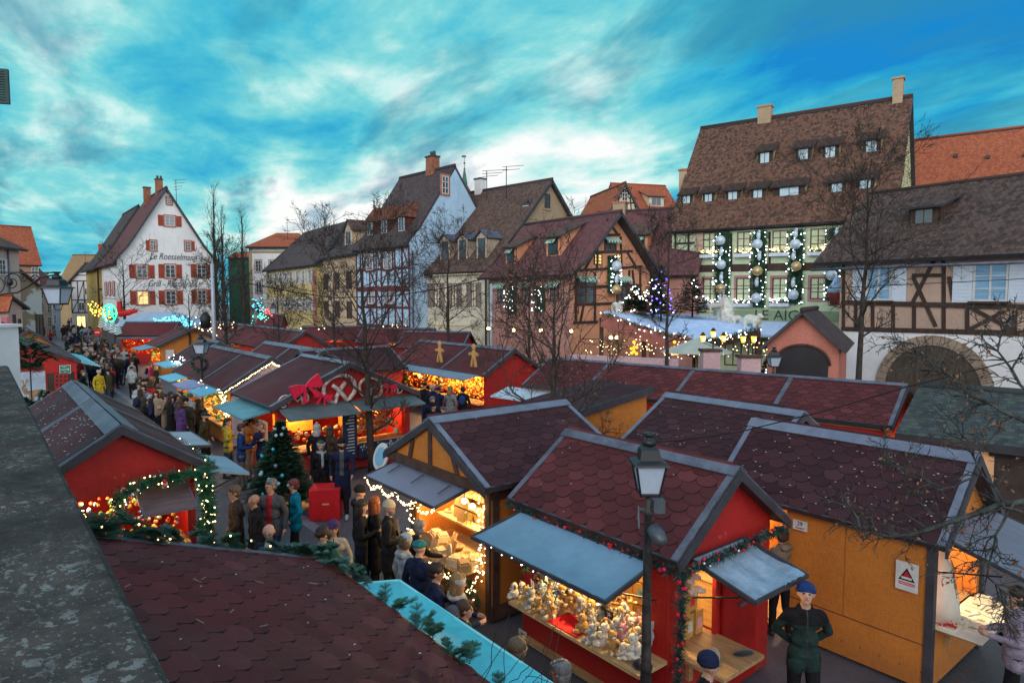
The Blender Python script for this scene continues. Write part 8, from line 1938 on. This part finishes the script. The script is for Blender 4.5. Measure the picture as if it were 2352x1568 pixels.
near=[
 ('man in glasses and long dark parka with hands in pockets, looking left',540,1118,PI*1.08,1.80,dict(coat=c_('brown'),trou=c_('black'),hair=('short','ash'),pose='pocket',glasses=True,bulk=1.12,long=1,headyaw=.3)),
 ('bald man in a black jacket beside the tall man in the parka',585,1137,PI*1.05,1.70,dict(coat=c_('black'),trou=c_('black'),skin=1,hair=('bald','none'),bulk=1.1,headyaw=.1,pose='down')),
 ('man in a red pullover under an open grey jacket, glasses',622,1102,DN-.1,1.80,dict(coat=c_('grey'),trou=c_('denim'),hair=('short','grey'),glasses=True,open_front=c_('red'),bulk=1.1)),
 ('woman in an open turquoise quilted jacket with short plum hair',676,1103,PI*1.15,1.66,dict(coat=c_('teal'),trou=c_('black'),hair=('short','plum'),glasses=True,open_front=c_('black'),pose='pocket',female=True,bulk=1.15)),
 ('balding man with grey beard, glasses and white shirt behind the roof edge',618,1206,DN,1.72,dict(coat=c_('navy'),trou=c_('black'),hair=('bald','none'),glasses=True,beard='grey',open_front=c_('white'),headyaw=.15)),
 ('man in a green hoodie bowing his head',742,1212,DN-.3,1.76,dict(coat=c_('green'),trou=c_('denim'),hair=('short','dark'),headpitch=.6,pose='front',bulk=1.1,hood=True)),
 ('young woman in a purple beanie and cream fleece',766,1198,DN+.2,1.64,dict(coat=c_('cream'),trou=c_('black'),hair=('long','brown'),hat=('beanie',c_('purple')),female=True,headyaw=.2)),
 ('person in a black beanie and black puffer at the back of the craft queue',824,1118,.2,1.72,dict(coat=c_('black'),trou=c_('black'),hair=('short','dark'),hat=('beanie',c_('black')),bulk=1.1,hood=True,headyaw=.1)),
 ('woman with long dark hair holding a white paper cone',829,1150,.15,1.68,dict(coat=c_('black'),trou=c_('navy'),hair=('long','dark'),pose='hold',long=1,female=True)),
 ('red-haired woman in a long black coat',859,1142,.5,1.68,dict(coat=c_('black'),trou=c_('black'),hair=('long','red'),long=2,female=True)),
 ('man in a cream beanie and dark coat with a beige shoulder bag',892,1152,.1,1.76,dict(coat=c_('black'),trou=c_('black'),hair=('short','grey'),hat=('beanie',c_('cream')),beard='grey',long=1,bag=('side',c_('khaki')),pose='front',bulk=1.15,glasses=True)),
 ('grey-haired person leaning over the craft counter',944,1200,.5,1.62,dict(coat=c_('black'),trou=c_('black'),hair=('bob','grey'),pose='reach',lean=.1)),
 ('woman in a pale blue knitted hat and pale padded coat seen from behind',930,1229,.75,1.64,dict(coat=c_('paleblue'),trou=c_('black'),hair=('bob','ash'),hat=('beanie',c_('paleblue')),long=1,female=True,bulk=1.1,hood=True)),
 ('man in a teal flat cap and dark gilet seen from behind',961,1243,.9,1.74,dict(coat=c_('navy'),trou=c_('denim'),hair=('short','grey'),hat=('cap',c_('tealcap')),bulk=1.2)),
 ('dark-haired man in navy jacket and glasses, hands raised',1000,1297,.35,1.72,dict(coat=c_('navy'),trou=c_('denim'),hair=('short','dark'),glasses=True,pose='hold',bulk=1.1)),
 ('blond woman with pale headband and white scarf',1050,1322,.15,1.66,dict(coat=c_('navy'),trou=c_('denim'),hair=('long','blond'),hat=('headband',c_('white')),scarf=c_('white'),female=True,pose='front')),
 ('girl with brown hair tied back beside the cyan tarpaulin',1066,1382,.1,1.55,dict(coat=c_('dgreen'),trou=c_('denim'),hair=('tail','brown'),female=True,headyaw=-.1)),
 ('child in a grey beanie in front of the girl with tied hair',1038,1397,.4,1.50,dict(coat=c_('khaki'),trou=c_('denim'),hair=('short','brown'),hat=('beanie',c_('grey')))),
 ('person with short ash-blond hair seen from behind near the plush toys',1190,1470,1.1,1.66,dict(coat=c_('denim'),trou=c_('black'),hair=('bob','ash'),female=True)),
 ('grey-haired woman in glasses at the bottom edge',1290,1522,2.6,1.62,dict(coat=c_('navy'),trou=c_('black'),hair=('bob','grey'),glasses=True,female=True)),
 ('man in a navy beanie in front of the side counter of the toy chalet',1624,1503,-.2,1.72,dict(coat=c_('black'),trou=c_('black'),hair=('short','dark'),hat=('beanie',c_('navy')),bulk=1.1)),
 ('man in a blue beanie and dark green jacket gazing up, hands behind his back',1851,1342,DN-.15,1.80,dict(coat=c_('dgreen'),trou=c_('black'),hair=('short','dark'),hat=('beanie',c_('blue')),pose='back',headpitch=-.35,headyaw=-.2,skin=0,yoke=True,stride=.1)),
 ('woman in a lilac jacket with a dark shoulder bag at the right edge',2338,1352,PI*.85,1.68,dict(coat=c_('lilac'),trou=c_('black'),hair=('bob','dark'),bag=('cross',c_('black')),pose='front',female=True,bulk=1.1,headyaw=.5)),
 ('person in a beige hooded coat in the gap between the red and ochre chalets',1797,1212,2.0,1.66,dict(coat=c_('khaki'),trou=c_('black'),hair=('bob','brown'),hood=True)),
 ('bearded man in a black beanie and long open navy coat walking past',785,1008,DN+.15,1.82,dict(coat=c_('navy'),trou=c_('black'),hair=('short','dark'),hat=('beanie',c_('black')),beard='dark',long=2,open_front=c_('grey'),pose='walk',stride=.22,shoe=c_('white'))),
 ('woman in a pale headband and thick blue-white scarf beside the walking man',738,1014,DN-.1,1.68,dict(coat=c_('black'),trou=c_('black'),hair=('long','brown'),hat=('headband',c_('paleblue')),scarf=c_('paleblue'),long=1,female=True,bag=('side',c_('black')))),
 ('person with a pale fur hat at the pretzel counter seen from behind',727,976,1.4,1.72,dict(coat=c_('black'),trou=c_('black'),hair=('long','white'),hat=('pom',c_('cream')),bulk=1.2,long=1)),
 ('brown-haired woman at the pretzel counter seen from behind',757,979,1.3,1.68,dict(coat=c_('brown'),trou=c_('black'),hair=('long','brown'),female=True,bulk=1.15)),
 ('grey-haired man in a navy sports top left of the fir tree',603,968,DN+.3,1.78,dict(coat=c_('navy'),trou=c_('black'),hair=('short','grey'),pose='phone')),
 ('bearded man in an orange jacket between two others',567,957,DN-.3,1.80,dict(coat=c_('orange'),trou=c_('khaki'),skin=1,hair=('short','black'),beard='black',headpitch=.3)),
 ('man in a blue sweater and beige trousers seen from the side',553,975,PI*.1,1.74,dict(coat=c_('blue'),trou=c_('khaki'),hair=('short','brown'),headpitch=.2,pose='front')),
 ('woman in a lime green hooded sweater and blue jeans',522,962,0.1,1.68,dict(coat=c_('lime'),trou=c_('denim'),hair=('tail','dark'),pose='hold',hood=True,female=True)),
 ('man in a dark cap and olive jacket beside the pale framed flap',469,948,.2,1.80,dict(coat=c_('olive'),trou=c_('black'),hair=('short','dark'),hat=('cap',c_('dgreen')),pose='pocket',beard='dark',bulk=1.15)),
]
for lb,u,v,f,Hh,k in near: person(lb,u,v,f,Hh,.012 if v>1090 else .018,**k)
t=thing('paper_cone','white paper cone held by the dark-haired woman','paper cone',P(836,1195,1.3)); q=MB(); q.lathe([(.01,-.14),(.06,.12)],(0,0,0),10,M=Matrix.Rotation(.4,4,'Y')); q.build('paper',M['wframe'],t)
# middle distance, each placed from the photograph
mid=[('dark jacket and backpack',343,878,.3,'grey','brown',('back','navy')),('blond hair and dark coat',350,866,.2,'black','blond',0),('navy cap and dark blue coat',363,889,.4,'navy','dark',0),('black coat, short grey hair',341,903,.2,'black','grey',0),('long black hair, black coat',331,917,.2,'black','black',0),('pale grey coat, dark hair',378,906,.3,'khaki','dark',0),('long black padded coat',391,911,.6,'black','black',0),('bald head and navy jacket',408,903,.9,'navy','none',0),('long brown hair and violet-grey coat',414,919,1.0,'purple','brown',0),('grey knitted hat',436,905,1.2,'paleblue','grey',0),('bald head and black coat, tallest at the queue end',450,906,1.0,'black','none',0),('black beanie and blue jacket at the glowing hatch',413,884,.2,'blue','dark',0),
('yellow coat and white cap',226,850,-.4,'yellow','ash',0),('fur collar and black jacket under the red chalet flap',190,851,.2,'black','ash',0),('dark coat beside the striped flap',222,826,-.4,'black','dark',0),('navy jacket and jeans with legs apart',247,815,-1.0,'navy','grey',0),('dark coat, brown hair, seen from behind',267,823,1.2,'black','brown',0),('olive patterned jacket and grey cap',276,815,1.5,'olive','grey',0),('black coat and rucksack facing the orange hatch',308,812,1.7,'black','dark',('back','black')),('pale blue sweater at the orange hatch',285,799,-1.3,'paleblue','blond',0),('raspberry coat with blue rucksack',346,832,.2,'pink','ash',('back','navy')),('long blond hair and black coat',358,838,.5,'black','blond',0),
('white hair and navy coat before the blazing chalet',994,884,1.6,'navy','white',0),('navy hooded coat before the blazing chalet',1007,890,1.6,'navy','grey',0),('grey-haired and navy jacket, nearer',993,912,-1.2,'navy','grey',0),('black hood in front of the grey-haired man',994,926,-.6,'black','black',0),('grey flat cap, low in the group',1018,934,-1.4,'grey','grey',0),('black and white checked coat',1034,888,1.3,'checks','blond',0),('dark coat with bright blue rucksack',1063,889,1.5,'black','dark',('back','blue')),('black hood left of the white-haired figure',975,880,1.4,'black','black',0),
('cream coat with outstretched arm under the lamp',264,790,-1.0,'cream','blond',0),('blue denim jacket',239,788,.9,'denim','ash',0),('white padded coat',196,789,1.5,'white','white',0),('pale pink coat',206,783,1.2,'lilac','ash',0),('red jacket and backpack with orange panel',115,758,1.3,'red','dark',('back','orange')),('blue coat holding a red bag',100,746,1.2,'blue','red',0),('pale padded coat, light hair',180,802,1.4,'cream','blond',0),('black and white scarf',218,780,.8,'black','grey',0)]
mats_hair={}
for i,(d,u,v,f,cc,hr,bg) in enumerate(mid):
    k=dict(coat=c_(cc),trou=c_(('black','denim','navy','khaki')[i%4]) ,bulk=1.12)
    if 'cap' in d and 'hat' not in d: k['hat']=('cap',c_('navy' if 'navy' in d else 'white' if 'white' in d else 'grey'))
    if 'knitted' in d or 'beanie' in d: k['hat']=('beanie',c_('grey' if 'knitted' in d else 'black'))
    if 'long' in d and 'coat' in d: k['long']=2
    elif 'coat' in d: k['long']=1
    if 'legs apart' in d: k['stride']=.2
    if 'hood' in d: k['hat']=('beanie',c_(cc))
    k['hair']=('bald','none') if hr=='none' else (('long' if 'long' in d or hr in('blond','brown') else 'short'),hr)
    k['pose']=('down','pocket','front','walk')[i%4]
    if bg: k['bag']=(bg[0],c_(bg[1]))
    person('person in the crowd with '+d,u,v,f,1.68+.1*((i*37)%10)/10,.024,**k)
# far crowd from a few prototypes, each copy its own object
R=random.Random(99); cols=['black','navy','grey','olive','brown','cream','paleblue','red','black','navy','beige','dgreen','white','lilac']; hairs=['brown','dark','black','brown','dark','ash']
pro=[]
for i in range(14):
    k=dict(coat=c_(cols[i]),trou=c_(('black','denim')[i%2]),hair=(('short','long','bob')[i%3],hairs[i%6]),bulk=1.15,long=i%2,pose=('down','pocket','front','walk')[i%4],stride=.05+.12*(i%2),female=i%2==1)
    if i in(1,3,6,9,12): k['hat']=('beanie',c_(cols[(i+5)%14]))
    if i in (4,8): k['bag']=('back',c_('navy'))
    g='people in %s coats in the distant crowd'%({'paleblue':'pale blue','dgreen':'dark green'}.get(cols[i],cols[i]))
    pr=make_person('person in a %s coat among the distant crowd in the street'%({'paleblue':'pale blue','dgreen':'dark green'}.get(cols[i],cols[i])),(0,0,-60),0,1.88,vox=.05,group=g,**k); pro.append(pr)
pl=[]
def crowd_px(n,poly,seed):
    R=random.Random(seed); c=0
    while c<n:
        u=R.uniform(poly[0],poly[1]); v=R.uniform(poly[2],poly[3]); lo=poly[4](u,v)
        if not lo: continue
        p=P(u,v,1.88)
        if any((p-q).length<.48 for q in pl): continue
        pl.append(p); c+=1
crowd_px(80,(150,262,748,822,lambda u,v: u>118+ (v-748)*.9 and u<225+(v-735)*.62),1)
crowd_px(60,(88,250,722,750,lambda u,v: u>60+(v-715)*1.3),2)
crowd_px(44,(70,235,706,724,lambda u,v: True),3)
crowd_px(14,(235,300,805,850,lambda u,v: u<250+(850-v)*.6),4)
crowd_px(18,(318,455,868,925,lambda u,v: v>868+(u-330)*.35 and v<905+(u-320)*.3),5)
crowd_px(10,(190,330,795,850,lambda u,v: u>185+(v-795)*.6 and u<318),6)
for kk in range(24): pl.append(at(CX,700,30)+V((R.uniform(-6.5,-2.2),R.uniform(3,14),0)))
for i,p in enumerate(pl):
    j=i%14; f=R.uniform(0,2*PI); sc=R.uniform(.94,1.07)
    if i<14: o=pro[j]; o.location=(p.x,p.y,0); o.rotation_euler=(0,0,f)
    else: copy(pro[j],(p.x,p.y,0),f,scale=sc)
